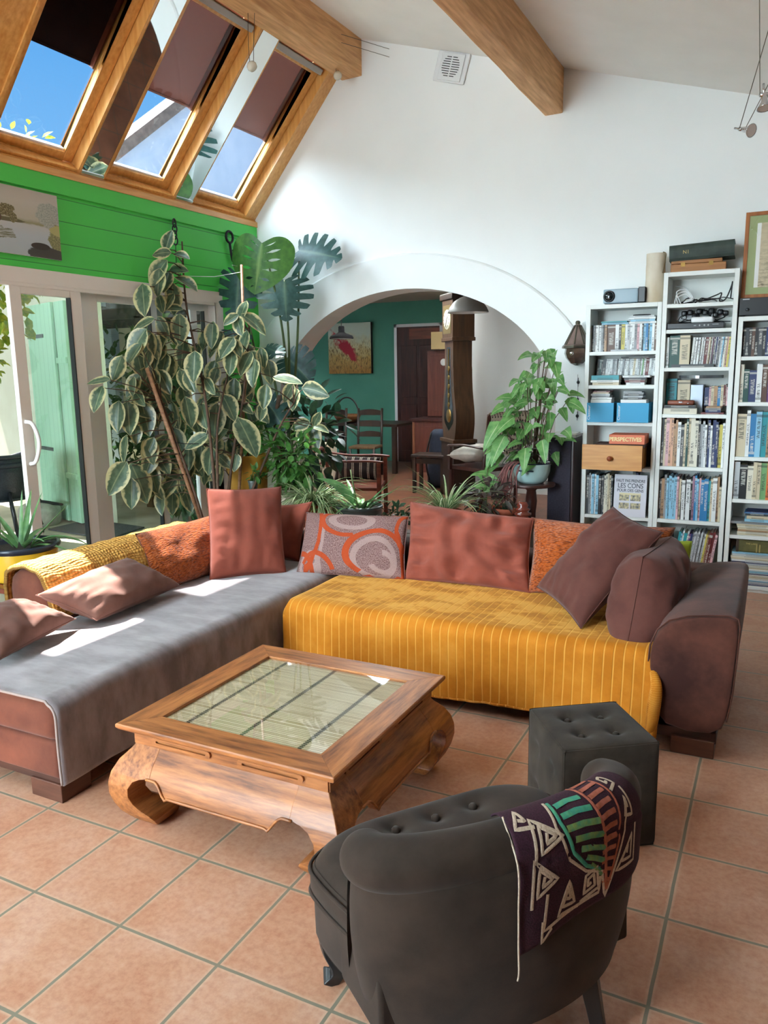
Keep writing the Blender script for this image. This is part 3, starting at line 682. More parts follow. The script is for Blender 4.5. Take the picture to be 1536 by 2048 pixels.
# mitred top boards
for k in range(4):
    R = Matrix.Rotation(k*pi/2, 4, 'Z'); mb = MB()
    prof = [(H, ZT-.004), (H-.004, ZT), (H-FWD, ZT), (H-FWD, ZT-.03), (H-.02, ZT-.03), (H-.006, ZT-.022), (H, ZT-.014)]
    P = []
    for s_ in (-1, 1): P.append([R @ V((s_*y, -y, z)) for y, z in prof])
    mb.grid(P, closev=True); mb.f += [tuple(range(len(prof))), tuple(range(2*len(prof)-1, len(prof)-1, -1))]; mb.mi += [0, 0]
    mb.build('top_board', TEAKX if k % 2 == 0 else TEAKY, tab, bevel=.0015)
mb = MB().box((-H+FWD-.004, -H+FWD-.004, ZT-.010), (H-FWD+.004, H-FWD+.004, ZT-.004)); mb.build('glass_pane', glassmat('table_glass', (.98, .98, .97), .08), tab)
q = NT('woven_reed'); co = q.coords(); s3 = q.sep(co)
fr = q.math('FRACT', q.math('MULTIPLY', s3[1], 88)); hh = q.math('ABSOLUTE', q.math('SUBTRACT', fr, .5))
row = q.math('FLOOR', q.math('MULTIPLY', s3[1], 88)); cx_ = q.n('ShaderNodeCombineXYZ'); q.l(row, cx_.inputs[1]); q.l(q.math('MULTIPLY', s3[0], 1.2), cx_.inputs[0])
n = q.noise(cx_.outputs[0], .9, 3)
c = q.ramp(n, [(.3, S(190, 168, 128)), (.5, S(222, 206, 172)), (.7, S(236, 222, 190))])
c = q.mix(q.ramp(hh, [(.38, (0, 0, 0)), (.47, (1, 1, 1))]), c, S(90, 76, 52))
# dark binding threads running across the reeds
xs = None
for x0 in (-.235, .0, .235):
    w_ = q.math('ADD', x0, q.math('MULTIPLY', q.math('SUBTRACT', fr, .5), .006)); m_ = q.math('LESS_THAN', q.math('ABSOLUTE', q.math('SUBTRACT', s3[0], w_)), .008)
    xs = m_ if xs is None else q.math('MAXIMUM', xs, m_)
thr = q.math('MULTIPLY', xs, q.math('LESS_THAN', q.math('ABSOLUTE', q.math('SUBTRACT', q.math('FRACT', q.math('MULTIPLY', s3[1], 176)), .5)), .36))
q.l(q.mix(thr, c, S(46, 44, 42)), q.b.inputs['Base Color']); q.b.inputs['Roughness'].default_value = .7; q.bump(hh, -.6, .004)
MB().box((-H+FWD-.002, -H+FWD-.002, ZT-.024), (H-FWD+.002, H-FWD+.002, ZT-.013)).build('reed_mat', q.M, tab)
# frieze with raised lozenges, bulging apron, curled legs
def toff(z):          # outer face offset from the table centre at height z (legs and apron share it)
    pts = [(0, .405), (.02, .425), (.05, .448), (.09, .466), (.13, .475), (.17, .475), (.21, .465), (.25, .444), (.285, .412), (.305, .398)]
    for (a, x), (b, y) in zip(pts, pts[1:]):
        if z <= b: return lerp(x, y, (z-a)/(b-a))
    return pts[-1][1]
def tin(z):           # inner face of the leg
    pts = [(0, .325), (.012, .308), (.04, .300), (.06, .312), (.075, .340), (.10, .370), (.13, .384), (.16, .382), (.19, .360), (.205, .33), (.215, .288), (.305, .288)]
    for (a, x), (b, y) in zip(pts, pts[1:]):
        if z <= b: return lerp(x, y, (z-a)/(b-a))
    return pts[-1][1]
for k in range(4):
    R = Matrix.Rotation(k*pi/2, 4, 'Z'); P = []
    zs = [.0, .006, .012, .025, .04, .05, .06, .068, .075, .085, .10, .115, .13, .145, .16, .175, .19, .20, .205, .21, .215, .23, .25, .27, .285, .305]
    for z in zs:
        o_, i_ = toff(z), tin(z); P.append([R @ V(p) for p in ((o_, -o_, z), (o_, -i_, z), (i_, -i_, z), (i_, -o_, z))])
    mb = MB().grid(P, closev=True); n_ = len(P); mb.f += [(3, 2, 1, 0), tuple((n_-1)*4+j for j in range(4))]; mb.mi += [0, 0]
    mb.build('leg', TEAKX if k % 2 == 0 else TEAKY, tab, bevel=.003)
for k in range(4):
    R = Matrix.Rotation(k*pi/2, 4, 'Z'); P = []; nS = 48
    for i in range(nS+1):
        s_ = lerp(-.30, .30, i/nS); a = abs(s_)
        zb = .165 if a < .205 else .165+.0*a
        if a > .20: zb = .165 - .008*sin(min(1, (a-.2)/.02)*pi) + .045*max(0, min(1, (a-.222)/.035))**.7
        row = []
        for j in range(11):
            z = lerp(zb, .305, j/10); row.append(R @ V((s_, -(toff(z)-.002), z)))
        row += [R @ V((s_, -.36, .305)), R @ V((s_, -(toff(zb)-.035), zb))]
        P.append(row)
    mb = MB().grid(P, closev=True); mb.build('apron', TEAKX if k % 2 == 0 else TEAKY, tab, smooth=False, bevel=.002)
    bead = [R @ V((p_[0], p_[1], p_[2])) for p_ in []]
    pts = []
    for i in range(nS+1):
        s_ = lerp(-.30, .30, i/nS); a = abs(s_)
        zb = .165
        if a > .20: zb = .165 - .008*sin(min(1, (a-.2)/.02)*pi) + .045*max(0, min(1, (a-.222)/.035))**.7
        pts.append(R @ V((s_, -(toff(zb)+.001), zb+.003)))
    MB().tube(pts, .005, 6).build('bead', TEAKX if k % 2 == 0 else TEAKY, tab, smooth=True)
    MB().box((-.40, -.405, .303), (.40, -.375, ZT-.028), R).build('frieze', TEAKX if k % 2 == 0 else TEAKY, tab)
    for cx_ in (-.185, .185):
        ol = []
        for i in range(24):
            a = 2*pi*i/24; ol.append((cx_ + (.115 if cos(a) >= 0 else -.115) + .014*cos(a), .330 + .014*sin(a)))
        il = []
        for i in range(24):
            a = 2*pi*i/24; il.append((cx_ + (.105 if cos(a) >= 0 else -.105) + .0045*cos(a), .330 + .0045*sin(a)))
        mb = MB(); P = []
        for d, L_ in ((-.403, ol), (-.413, ol), (-.413, il), (-.408, il)): P.append([R @ V((x, d, z)) for x, z in L_])
        mb.grid(P, closev=True); mb.build('lozenge_moulding', TEAKX if k % 2 == 0 else TEAKY, tab)

# ------------------------------------------------------------------ tufted cube pouf
pf = thing('pouf', 'charcoal tufted cube pouf in front of the yellow bedspread', 'pouf', (-.519, 2.603, 0), radians(35.5))
hw, hh_ = .168, .375
def dimp(a, b, pts, dep, r):
    d = 0
    for (x, y) in pts:
        rr = (a-x)**2+(b-y)**2; d += dep*exp(-rr/(r*r))
    return d
mb = MB(); nn = 36
tops = [(-.062, -.062), (.062, -.062), (-.062, .062), (.062, .062)]; sides = [(-.07, -.075), (.07, -.075), (-.07, .075), (.07, .075)]
def face(fn, tuft, dep, hx, hy):
    P = []
    for i in range(nn+1):
        a = lerp(-hx, hx, i/nn); row = []
        for j in range(nn+1):
            b = lerp(-hy, hy, j/nn); e = (1-(a/hx)**4)*(1-(b/hy)**4); d = .012*e - dimp(a, b, tuft, dep, .026) - dimp(a, b, tuft, dep*.35, .07) + .004*mnoise.noise(V((a*14, b*14, dep*90)))*e
            ea = max(0, abs(a)-(hx-.02)); eb = max(0, abs(b)-(hy-.02))
            d -= (ea*ea+eb*eb)*18*.6
            row.append(fn(a, b, d))
        P.append(row)
    mb.grid(P)
face(lambda a, b, d: V((a, b, hh_+d)), tops, .022, hw, hw)
for k in range(4):
    R = Matrix.Rotation(k*pi/2, 4, 'Z'); face(lambda a, b, d, R=R: R @ V((a, -(hw+d), b+.19)), sides, .014, hw, .185)
mb.build('body', CHARO, pf, smooth=True)
MB().box((-hw+.004, -hw+.004, .0), (hw-.004, hw-.004, .012)).build('base', BLACK, pf)
for x, y in tops: MB().lathe([(.0, .007), (.007, .006), (.011, .002), (.011, -.004)], (x, y, hh_-.012), 14).build('button', CHARO, pf, smooth=True)

# ------------------------------------------------------------------ tub chair
CO = V((-.515, 1.605, 0)); CA = atan2(.60, -.80); RA, RB = .15, .335
ch = thing('tub_chair', 'small charcoal tub armchair with rolled back, seen from behind', 'armchair', CO, CA)
def ring_pt(ph, a, b, x0=0): return V((x0 - a*cos(ph), b*sin(ph), 0))
def roll_z(ph): return .555 + .045*cos(ph*.9)
PH = radians(98)
# roll along arms and back
pts, rad = [], []
for i in range(61):
    ph = lerp(-PH, PH, i/60); p = ring_pt(ph, RA, RB, .02); e = abs(i/30-1)
    p.z = roll_z(ph) + .0; pts.append(p); rad.append(.060)
for k, f in ((0, 1), (60, 1)): pass
ends = [(-.045, .2), (-.036, .62), (-.02, .88)]
t0 = (pts[0]-pts[1]).normalized(); t1 = (pts[-1]-pts[-2]).normalized()
pts = [pts[0]+t0*(.045-abs(0)) * f for f in (1.0, .85, .5)] + pts + [pts[-1]+t1*.045*f for f in (.5, .85, 1.0)]
rad = [.016, .037, .053] + rad + [.053, .037, .016]
MB().tube(pts, rad, 18).build('roll', CHARC, ch, smooth=True, sub=1)
# outer shell
P = []
for i in range(61):
    ph = lerp(-PH, PH, i/60); row = []
    zr = roll_z(ph)-.02
    for t_ in [j/14 for j in range(15)]:
        z = lerp(zr, .165, t_); bul = .012*sin(min(1, t_*1.05)*pi)**.8
        k = .0 - .028*t_**2 + bul
        sq = 1 + .06*sin(2*ph)**2*t_*(1-t_)
        p = ring_pt(ph, (RA+k+.055)*sq, (RB+k+.03)*sq, .02); p.z = z; row.append(p)
    P.append(row)
outer = P
inn = []
for i in range(61):
    ph = lerp(-PH, PH, i/60); row = []
    zr = roll_z(ph)-.02
    for t_ in [j/6 for j in range(7)]:
        z = lerp(.34, zr, t_); p = ring_pt(ph, RA-.05, RB-.055, .02); p.z = z; row.append(p)
    inn.append(row)
mb = MB(); mb.grid([list(reversed(r_)) + list(reversed(q_)) for r_, q_ in zip(outer, inn)])
mb.build('shell', CHARC, ch, smooth=True)
# arm fronts: swept scroll panels closing the shell
for sgn, e0 in ((-1, 0), (1, 60)):
    o_ = outer[e0]; i_ = inn[e0]; mb = MB(); P = []
    for k in range(15):
        po = o_[k]; z = po.z; pin = V((i_[0].x, i_[0].y, z)); fwd_ = .012 + .10*max(0, (k-5)/9)**1.3
        row = []
        for j in range(7):
            f = j/6; p = po.lerp(pin, f); p.x += fwd_*0 + (.02+.11*max(0, (k-4)/10)**1.6)*sin(pi*min(1, .15+f*.7))**.5; row.append(p)
        P.append(row)
    mb.grid(P); mb.build('arm_front', CHARC, ch, smooth=True)
    pip = [p[1]+V((.004, 0, 0)) for p in P]; MB().tube(pip, .005, 6).build('piping', CHARC, ch, smooth=True)
for sgn in (-1, 1):
    pr_ = smooth_path([(.045, 0, .535), (.075, 0, .46), (.088, 0, .395), (.112, 0, .352), (.150, 0, .335), (.172, 0, .312), (.165, 0, .26), (.16, 0, .17)], 5)
    ol_ = [(p.x, p.z) for p in pr_] + [(-.06, .17), (-.04, .535)]
    lob = MB().prism(ol_, sgn*.285, sgn*.350, XZ).build('arm_front', CHARC, ch, bevel=.016, seg=3)
    MB().tube([V((p.x+.001, sgn*.340, p.z)) for p in pr_], .005, 6).build('piping', CHARC, ch, smooth=True)
    MB().tube([V((p.x+.001, sgn*.300, p.z)) for p in pr_], .005, 6).build('piping', CHARC, ch, smooth=True)
# seat with buttons
sx0, sx1 = -.10, .40
def seat_half(x):
    t_ = (x-sx0)/(sx1-sx0); b = .275+.085*sin(min(1, t_*1.25)*pi/2)
    if t_ > .74: b *= sqrt(max(0.0, 1-((t_-.74)/.26)**2.4))**.9
    return max(b, .0)
btn = [(.06, -.17), (.06, .0), (.06, .17), (.19, -.20), (.19, -.07), (.19, .07), (.19, .20), (.31, -.12), (.31, .0), (.31, .12)]
P = []; nX, nY = 46, 40
for i in range(nX+1):
    x = lerp(sx0, sx1, sin(pi/2*i/nX)); hb = seat_half(x); row = []
    for j in range(nY+1):
        v_ = j/nY*2-1; y = hb*v_; e = (1-abs(v_)**6)*(1-abs((x-sx0)/(sx1-sx0)*2-1)**8)
        z = .385 + .045*e**.6 - dimp(x, y, btn, .020, .03) - dimp(x, y, btn, .010, .08); row.append(V((x, y, z)))
    P.append(row)
mb = MB().grid(P); mb.build('seat', CHARC, ch, smooth=True)
# seat border following the front outline
ol = [V((x, seat_half(x), 0)) for x in [lerp(-.02, sx1, sin(pi/2*i/30)) for i in range(31)]]; ol = ol + [V((p.x, -p.y, 0)) for p in reversed(ol[:-1])]
P = []
for p in ol:
    d = V((max(0, p.x-.1)*.5, p.y, 0)).normalized()
    P.append([p + V((0, 0, .388)), p + d*.012 + V((0, 0, .365)), p + d*.012 + V((0, 0, .33)), p + d*.004 + V((0, 0, .31)), p + d*.002+V((0, 0, .20)), p-d*.01+V((0, 0, .165))])
MB().grid(P).build('seat_border', CHARC, ch, smooth=True)
for zz in (.378, .318):
    MB().tube([p + V((max(0, p.x-.1)*.5, p.y, 0)).normalized()*.012 + V((0, 0, zz)) for p in ol], .005, 6).build('piping', CHARC, ch, smooth=True)
mb = MB(); mb.add([V((p.x*.98, p.y*.98, .167)) for p in ol]+[V((-.10, .2, .167)), V((-.10, -.2, .167))], [tuple(range(len(ol)))]); mb.prism([(-.08, -.20), (.26, -.27), (.26, .27), (-.08, .20)], .168, .33); mb.build('frame', CHARC, ch)
for x, y in btn: MB().lathe([(0, .009), (.008, .008), (.012, .003), (.012, -.005)], (x, y, .405), 14).build('button', CHARC, ch, smooth=True)
LEGB = mat('black_stained_leg', (.018, .018, .019), .35)
for sgn in (-1, 1):
    pth = smooth_path([(.30, sgn*.26, .20), (.345, sgn*.295, .15), (.352, sgn*.30, .09), (.328, sgn*.29, .04), (.345, sgn*.305, .008)], 6)
    rr = [lerp(.050, .024, min(1, i/17)) for i in range(len(pth))]; rr[-4:] = [.025, .029, .033, .033]
    MB().tube(pth, rr, 4).build('leg', LEGB, ch, bevel=.004)
    MB().tube([(-.08, sgn*.19, .20), (-.12, sgn*.21, .0)], [.034, .022], 4).build('leg', LEGB, ch, bevel=.003)

# ------------------------------------------------------------------ embroidered cloth over the chair back
q = NT('mola_cloth'); at = q.n('ShaderNodeAttribute', attribute_name='mark'); n = q.noise(q.coords(), 260, 2)
q.l(q.ramp(n, [(.3, S(40, 14, 28)), (.7, S(62, 24, 44))]), q.b.inputs['Base Color']); q.b.inputs['Roughness'].default_value = .95; q.bump(n, .3, .004); MOLA = q.M
CREAM = mat('cream_applique', S(206, 190, 168), .9, 0, S(188, 168, 146), 200, bump=.3)
MGREEN = mat('green_applique', S(72, 140, 104), .9, 0, S(120, 148, 80), 60, bump=.3)
MTEAL = mat('teal_applique', S(60, 150, 130), .9, 0, S(80, 160, 120), 60, bump=.3)
MRED = mat('terracotta_applique', S(178, 104, 86), .9, 0, S(160, 88, 62), 60, bump=.3)
# cloth surface: (s across the roll direction, d down the outside); wraps roll then hangs
def mola_pt(s, d, lift=0.0):
    """s in 0..1 along the back, d = distance in metres from the inner edge over the roll and down the outside"""
    ph = lerp(.27, -.90, s); c = ring_pt(ph, RA, RB, .02); zc = roll_z(ph)
    nrm = V((-cos(ph)*RB, sin(ph)*RA, 0)).normalized(); R_ = .067 + lift
    al = d/.067; amax = pi*.98
    a0 = 2.45       # angle of the inner edge measured from outward horizontal
    a = a0 - al
    if a > -.15:
        return c + nrm*(R_*cos(a)) + V((0, 0, zc + R_*sin(a)))
    dd = d - (a0+.15)*.067
    base = c + nrm*(R_*cos(-.15)) + V((0, 0, zc + R_*sin(-.15)))
    wav = .006*sin(s*9+1)*min(1, dd*8)
    return base + nrm*(wav + .004) + V((0, 0, -dd))
DL = lambda s: .355 - .06*s + .05*max(0, .25-s)     # cloth is longer at the near corner
r = thing('embroidered_cloth', 'dark plum cloth with cream spirals draped over the charcoal armchair', 'cloth', CO, CA)
P = [[mola_pt(i/60, DL(i/60)*j/50) for j in range(51)] for i in range(61)]
o = MB().grid(P).build('fabric', MOLA, r, smooth=True); sm = o.modifiers.new('t', 'SOLIDIFY'); sm.thickness = .004; sm.offset = 0
def ribbon(name, pts, w, m, closed=False):
    """appliqué strip through (s, f) points, f = fraction of the cloth's depth"""
    Q = []; n = len(pts)
    dense = []
    for i in range(n if closed else n-1):
        a, b = pts[i], pts[(i+1) % n]
        for k in range(6): dense.append((lerp(a[0], b[0], k/6), lerp(a[1], b[1], k/6)))
    dense.append(pts[0] if closed else pts[-1])
    for i, (s, f) in enumerate(dense):
        a = dense[max(0, i-1)]; b = dense[min(len(dense)-1, i+1)]
        dx, dy = (b[0]-a[0])*.55, (b[1]-a[1])*.42; L_ = sqrt(dx*dx+dy*dy) or 1
        nx_, ny_ = -dy/L_, dx/L_
        Q.append([mola_pt(s + sg*w*nx_/.55, DL(s)*(f + sg*w*ny_/.42), .0045 if abs(sg) < .9 else .0035) for sg in (-1, 0, 1)])
    return MB().grid(Q).build(name, m, r, smooth=True)
def spiral(cx, cy, sx_, sy_, tri, turns=2.4):
    """angular spiral with 3 or 4 corners given as offsets"""
    out_ = []; k = len(tri); tot = int(turns*k)
    for i in range(tot+1):
        f = 1 - i/(tot+1.2); x, y = tri[i % k]; out_.append((cx + x*sx_*f, cy + y*sy_*f))
    return out_
T1 = [(-1, .9), (-.9, -1), (1, .3)]; T2 = [(1, .95), (-1, .9), (.1, -1)]; T3 = [(-1, 1), (1, .8), (.8, -1), (-.7, -.8)]; T4 = [(1, -1), (.9, .9), (-1, .8)]
ww = .0052
for sp in (spiral(.20, .36, .10, .14, T1), spiral(.16, .60, .09, .16, T1), spiral(.30, .80, .075, .13, T2), spiral(.455, .80, .07, .11, T3), spiral(.74, .74, .12, .16, T4), spiral(.79, .42, .06, .12, T4, 1.6), spiral(.075, .20, .06, .09, T2, 1.4), spiral(.80, .20, .05, .09, T3, 1.3)):
    ribbon('spiral_applique', sp, ww, CREAM)
ribbon('spiral_applique', [(.27, .16), (.25, .34), (.30, .55), (.42, .70), (.54, .77), (.565, .98), (.70, .66), (.80, .40)], ww*.9, CREAM)
ribbon('border_applique', [(.165, .70), (.14, .93), (.30, .92), (.52, .92), (.53, .80)], ww, CREAM)
ribbon('spiral_applique', [(.135, .86), (.13, 1.0), (.19, .95), (.17, .92)], ww*.8, CREAM)
for i, f0 in enumerate((.20, .275, .35, .425, .50, .575, .65)):
    xs0 = .31 + .035*max(0, i-2); xe0 = .505 + .018*min(i, 3) - .008*max(0, i-4)
    ribbon('green_applique', [(xs0, f0+.02), (lerp(xs0, xe0, .5), f0+.005+.012*i), (xe0, f0+.02+.02*i)], .0085, MTEAL if i < 2 else MGREEN)
ribbon('green_applique', [(.29, .17), (.285, .32), (.33, .52), (.42, .66), (.52, .74)], .006, MTEAL)
for i in range(11):
    f0 = .10 + .075*i; a = .545 + .0*i + .012*sin(i*.6); b = .72 - .0125*max(0, i-1)
    if b - a > .015: ribbon('terracotta_applique', [(a, f0+.01), (lerp(a, b, .5), f0), (b, f0-.01+.012*i*.3)], .0075 if i < 8 else .006, MRED)
ribbon('terracotta_applique', [(.53, .08), (.545, .3), (.56, .6), (.575, .93)], .006, MRED)
ribbon('terracotta_applique', [(.73, .12), (.735, .3), (.68, .6), (.58, .93)], .005, MRED)
MB().tube(smooth_path([mola_pt(.0, .06, .004), mola_pt(-.004, .16, .005), mola_pt(-.004, .26, .005), mola_pt(-.004, .34, .006), mola_pt(.0, .40, .006), mola_pt(-.006, .42, .006)], 6), .0022, 5).build('loose_thread', CREAM, r, smooth=True)
# ------------------------------------------------------------------ leaves
def leafmat(name, mid, mid2, edge=None, rough=.4, e0=.62, e1=.8, tr=.25, vein=None):
    q = NT(name); at = q.n('ShaderNodeAttribute', attribute_name='mark'); n = q.noise(q.coords(), 22, 4)
    c = q.ramp(n, [(.35, mid), (.65, mid2)])
    if edge:
        f = q.math('ADD', at.outputs['Fac'], q.math('MULTIPLY', q.math('SUBTRACT', q.noise(q.coords(), 34, 3), .5), .75))
        c = q.mix(q.ramp(f, [(e0, (0, 0, 0)), (e1, (1, 1, 1))]), c, edge)
    if vein:
        c = q.mix(q.ramp(at.outputs['Fac'], [(.0, (1, 1, 1)), (.09, (0, 0, 0))]), c, vein)
    q.l(c, q.b.inputs['Base Color']); q.b.inputs['Roughness'].default_value = rough; q.b.inputs['Specular IOR Level'].default_value = .5
    o_ = [x for x in q.t.nodes if x.type == 'OUTPUT_MATERIAL'][0]; ms = q.n('ShaderNodeMixShader'); ms.inputs[0].default_value = tr
    tl = q.n('ShaderNodeBsdfTranslucent'); q.l(c, tl.inputs[0]); q.l(q.b.outputs[0], ms.inputs[1]); q.l(tl.outputs[0], ms.inputs[2]); q.l(ms.outputs[0], o_.inputs[0])
    return q.M
def prof_oval(s): return max(0, sin(pi*min(1, s**.85)))**.75*(1-.12*s)
def prof_lance(s): return sin(pi*(s**.7))**1.0
def prof_blade(s): return min(1, s*12)*(1-s)**.6
def leaf(mb, base, d, nrm, L, W, prof=prof_oval, fold=.25, droop=.3, nl=7, cols=(-1, -.6, 0, .6, 1), curl=0):
    """one leaf; mark runs from 0 on the midrib to 1 on the margin"""
    d = V(d).normalized(); nrm = V(nrm); side = d.cross(nrm)
    if side.length < 1e-4: side = d.cross(V((.3, .5, .8)))
    side.normalize(); nrm = side.cross(d).normalized()
    P, A = [], []; p = V(base); dd = d.copy(); st = L/(nl-1)
    for i in range(nl):
        s = i/(nl-1); w = W*.5*prof(s); row, ra = [], []
        for c in cols:
            row.append(p + side*(c*w) + nrm*(abs(c)*w*fold + curl*sin(s*9+c*2)*w)); ra.append(max(.001, abs(c)))
        P.append(row); A.append(ra)
        dd = (dd + V((0, 0, -1))*droop/(nl-1)*1.0).normalized(); nrm = side.cross(dd).normalized(); p = p + dd*st
    mb.grid(P, a=A)
def rvec(s=1):
    while True:
        v_ = V((random.uniform(-1, 1), random.uniform(-1, 1), random.uniform(-1, 1)))
        if .05 < v_.length < 1: return v_.normalized()*s
def bush(mb, c, r, n, L, W, prof=prof_oval, nl=4, cols=(-1, 0, 1), droop=.4, shell=.55):
    for _ in range(n):
        v_ = rvec(); f = random.uniform(shell, 1)
        b = V((c[0]+v_.x*r[0]*f, c[1]+v_.y*r[1]*f, c[2]+v_.z*r[2]*f))
        leaf(mb, b, v_+rvec(.7)+V((0, 0, -.1)), V((0, 0, 1))+rvec(.6), L*random.uniform(.7, 1.2), W*random.uniform(.7, 1.2), prof, .2, droop, nl, cols)
GRN_D = leafmat('dark_garden_leaf', S(34, 66, 36), S(58, 100, 52), None, .5)
GRN_M = leafmat('garden_leaf', S(74, 118, 56), S(110, 150, 70), None, .5)
GRN_Y = leafmat('vine_leaf', S(120, 150, 50), S(190, 180, 70), None, .5, tr=.4)
STEM = mat('brown_stem', S(104, 78, 60), .8, 0, S(80, 58, 44), 20)
STEMG = mat('green_stem', S(86, 104, 60), .6)
CANE = mat('bamboo_cane', S(168, 124, 90), .6, 0, S(136, 94, 66), 16, (1, 1, 3))

# ------------------------------------------------------------------ patio and garden outside the doors
STONE = mat('patio_stone', S(196, 188, 170), .85, 0, S(168, 160, 142), 2.5, bump=.1)
struct(MB().box((-9.5, -4, -.16), (-4.6, 16, -.03)).build('ground_patio', STONE), 'pale stone patio floor outside', 'ground')
struct(MB().box((-40, -30, -.16), (-9.5, 40, -.03)).build('ground_lawn', mat('lawn_grass', S(70, 90, 50), .9, 0, S(52, 72, 38), 4)), 'lawn beyond the patio', 'ground')  # added as dark ground, cuts light bounced up from outside
CREAMW = mat('cream_render', S(236, 232, 214), .85, 0, S(226, 220, 200), 2, bump=.06, bscale=60)
WD = V((-.94, .342, 0)); WN = V((-.342, -.94, 0))
p0 = V((-6.62, 6.05, 0))
def obox(mb, a, b, d0, d1, z0, z1):
    pts = []
    for z in (z0, z1):
        for s_, d_ in ((a, d0), (b, d0), (b, d1), (a, d1)):
            p = p0 + WD*s_ + WN*d_; pts.append((p.x, p.y, z))
    return mb.add(pts, [(0, 3, 2, 1), (4, 5, 6, 7), (0, 1, 5, 4), (1, 2, 6, 5), (2, 3, 7, 6), (3, 0, 4, 7)])
struct(obox(MB(), 0, 9, -.3, 0, -.1, 3.3).build('wall_patio', CREAMW), 'cream rendered wall of the house wing outside', 'wall')
struct(MB().box((-12, 9.0, -.1), (-6.85, 9.12, 2.5)).build('wall_garden', CREAMW), 'cream garden wall behind the bushes', 'wall')
q = NT('pale_green_planks'); co = q.coords(); s3 = q.sep(co)
dist = q.math('ADD', q.math('MULTIPLY', s3[0], -.94), q.math('MULTIPLY', s3[1], .342))
gv = q.math('GREATER_THAN', q.math('ABSOLUTE', q.math('SUBTRACT', q.math('FRACT', q.math('DIVIDE', dist, .118)), .5)), .47)
q.l(q.mix(q.math('MULTIPLY', gv, .5), S(176, 214, 186), S(108, 150, 122)), q.b.inputs['Base Color']); q.b.inputs['Roughness'].default_value = .6; q.bump(q.math('MULTIPLY', gv, -1.0), .5, .004); PALEG = q.M
IRONG = mat('grey_iron', S(92, 100, 102), .5, .4)
for nm, a, b, d0, lab in (('shutter', .37, 1.09, .06, 'pale green plank shutter folded back on the cream wall, iron straps showing'), ('shutter', .10, .36, .03, 'narrow pale green shutter leaf half hidden behind the wider one')):
    r = thing(nm, lab, 'shutter', (0, 0, 0), group='pale green shutters')
    obox(MB(), a, b, d0, d0+.035, .0, 2.36).build('panel', PALEG, r, bevel=.004)
    for z in (2.02, .78):
        if a > .3: obox(MB(), b-.46, b+.0, d0+.035, d0+.042, z-.02, z+.02).build('strap_hinge', IRONG, r)
        else: obox(MB(), a, b, d0+.035, d0+.055, z-.3, z-.24).build('batten', PALEG, r)
pp = V((-7.25, 5.92, -.03))
r = thing('garden_pot', 'pale stone pot with a trowel in it, below the green shutter', 'pot', pp)
MB().lathe([(0, 0), (.19, 0), (.215, .03), (.225, .17), (.21, .20), (.16, .235), (.06, .25), (0, .25)], seg=28).build('body', mat('grey_stone_pot', S(190, 186, 176), .85, 0, S(160, 156, 146), 14), r, smooth=True)
mb = MB().tube([(.06, 0, .24), (-.09, -.02, .42)], .014, 6).tube([(-.09, -.02, .42), (-.14, -.03, .48)], .022, 6); mb.build('trowel_handle', BLACK, r)
MB().tube([(.0, 0, .255), (.12, .03, .25), (.30, .06, .235)], [.03, .022, .014], 5).build('tap_fitting', BLACK, r)
r = tag(MB().add([(-6.9, 5.72, -.026), (-5.9, 5.6, -.026), (-6.0, 6.2, -.026), (-6.9, 6.3, -.026), (-6.9, 5.72, -.012), (-5.9, 5.6, -.012), (-6.0, 6.2, -.012), (-6.9, 6.3, -.012)], [(0, 3, 2, 1), (4, 5, 6, 7), (0, 1, 5, 4), (1, 2, 6, 5), (2, 3, 7, 6), (3, 0, 4, 7)]).build('doormat', mat('dark_rubber_mat', S(84, 84, 88), .9, 0, S(60, 60, 64), 60)), 'dark doormat on the patio stones', 'mat')
# two stacked garden chairs
def patio_chair(z, lab):
    r = thing('garden_chair', lab, 'chair', (-6.98, 5.28, -.03+z), radians(205), group='stacked black garden chairs')
    pm = mat('black_woven_resin', S(44, 50, 58), .45, 0, S(30, 34, 40), 60, bump=.3)
    P = []
    for i in range(25):
        a = lerp(-2.0, 2.0, i/24); row = []
        for z_, f in ((.42, .76), (.55, .84), (.68, .92), (.76, .97 if abs(a) < 1.2 else .95)):
            zz = z_ - .08*max(0, abs(a)-1.1)*(z_-.42)/.34; row.append(V((-.31*f*cos(a), .33*f*sin(a), zz)))
        P.append(row)
    s_ = MB().grid(P).build('backrest', pm, r, smooth=True); so = s_.modifiers.new('t', 'SOLIDIFY'); so.thickness = .02
    MB().tube([row[-1] for row in P], .022, 8).build('rim', pm, r, smooth=True)
    MB().lathe([(0, .43), (.2, .43), (.245, .425), (.25, .40), (0, .39)], seg=24).build('seat', pm, r, smooth=True)
    for sx_ in (-1, 1):
        for sy in (-1, 1): MB().tube([(sx_*.17, sy*.19, .41), (sx_*.25, sy*.255, 0)], .017, 8).build('leg', BLACK, r, smooth=True)
patio_chair(0, 'black garden chair, lower of the stacked pair on the patio'); patio_chair(.085, 'black garden chair, upper of the stacked pair on the patio')
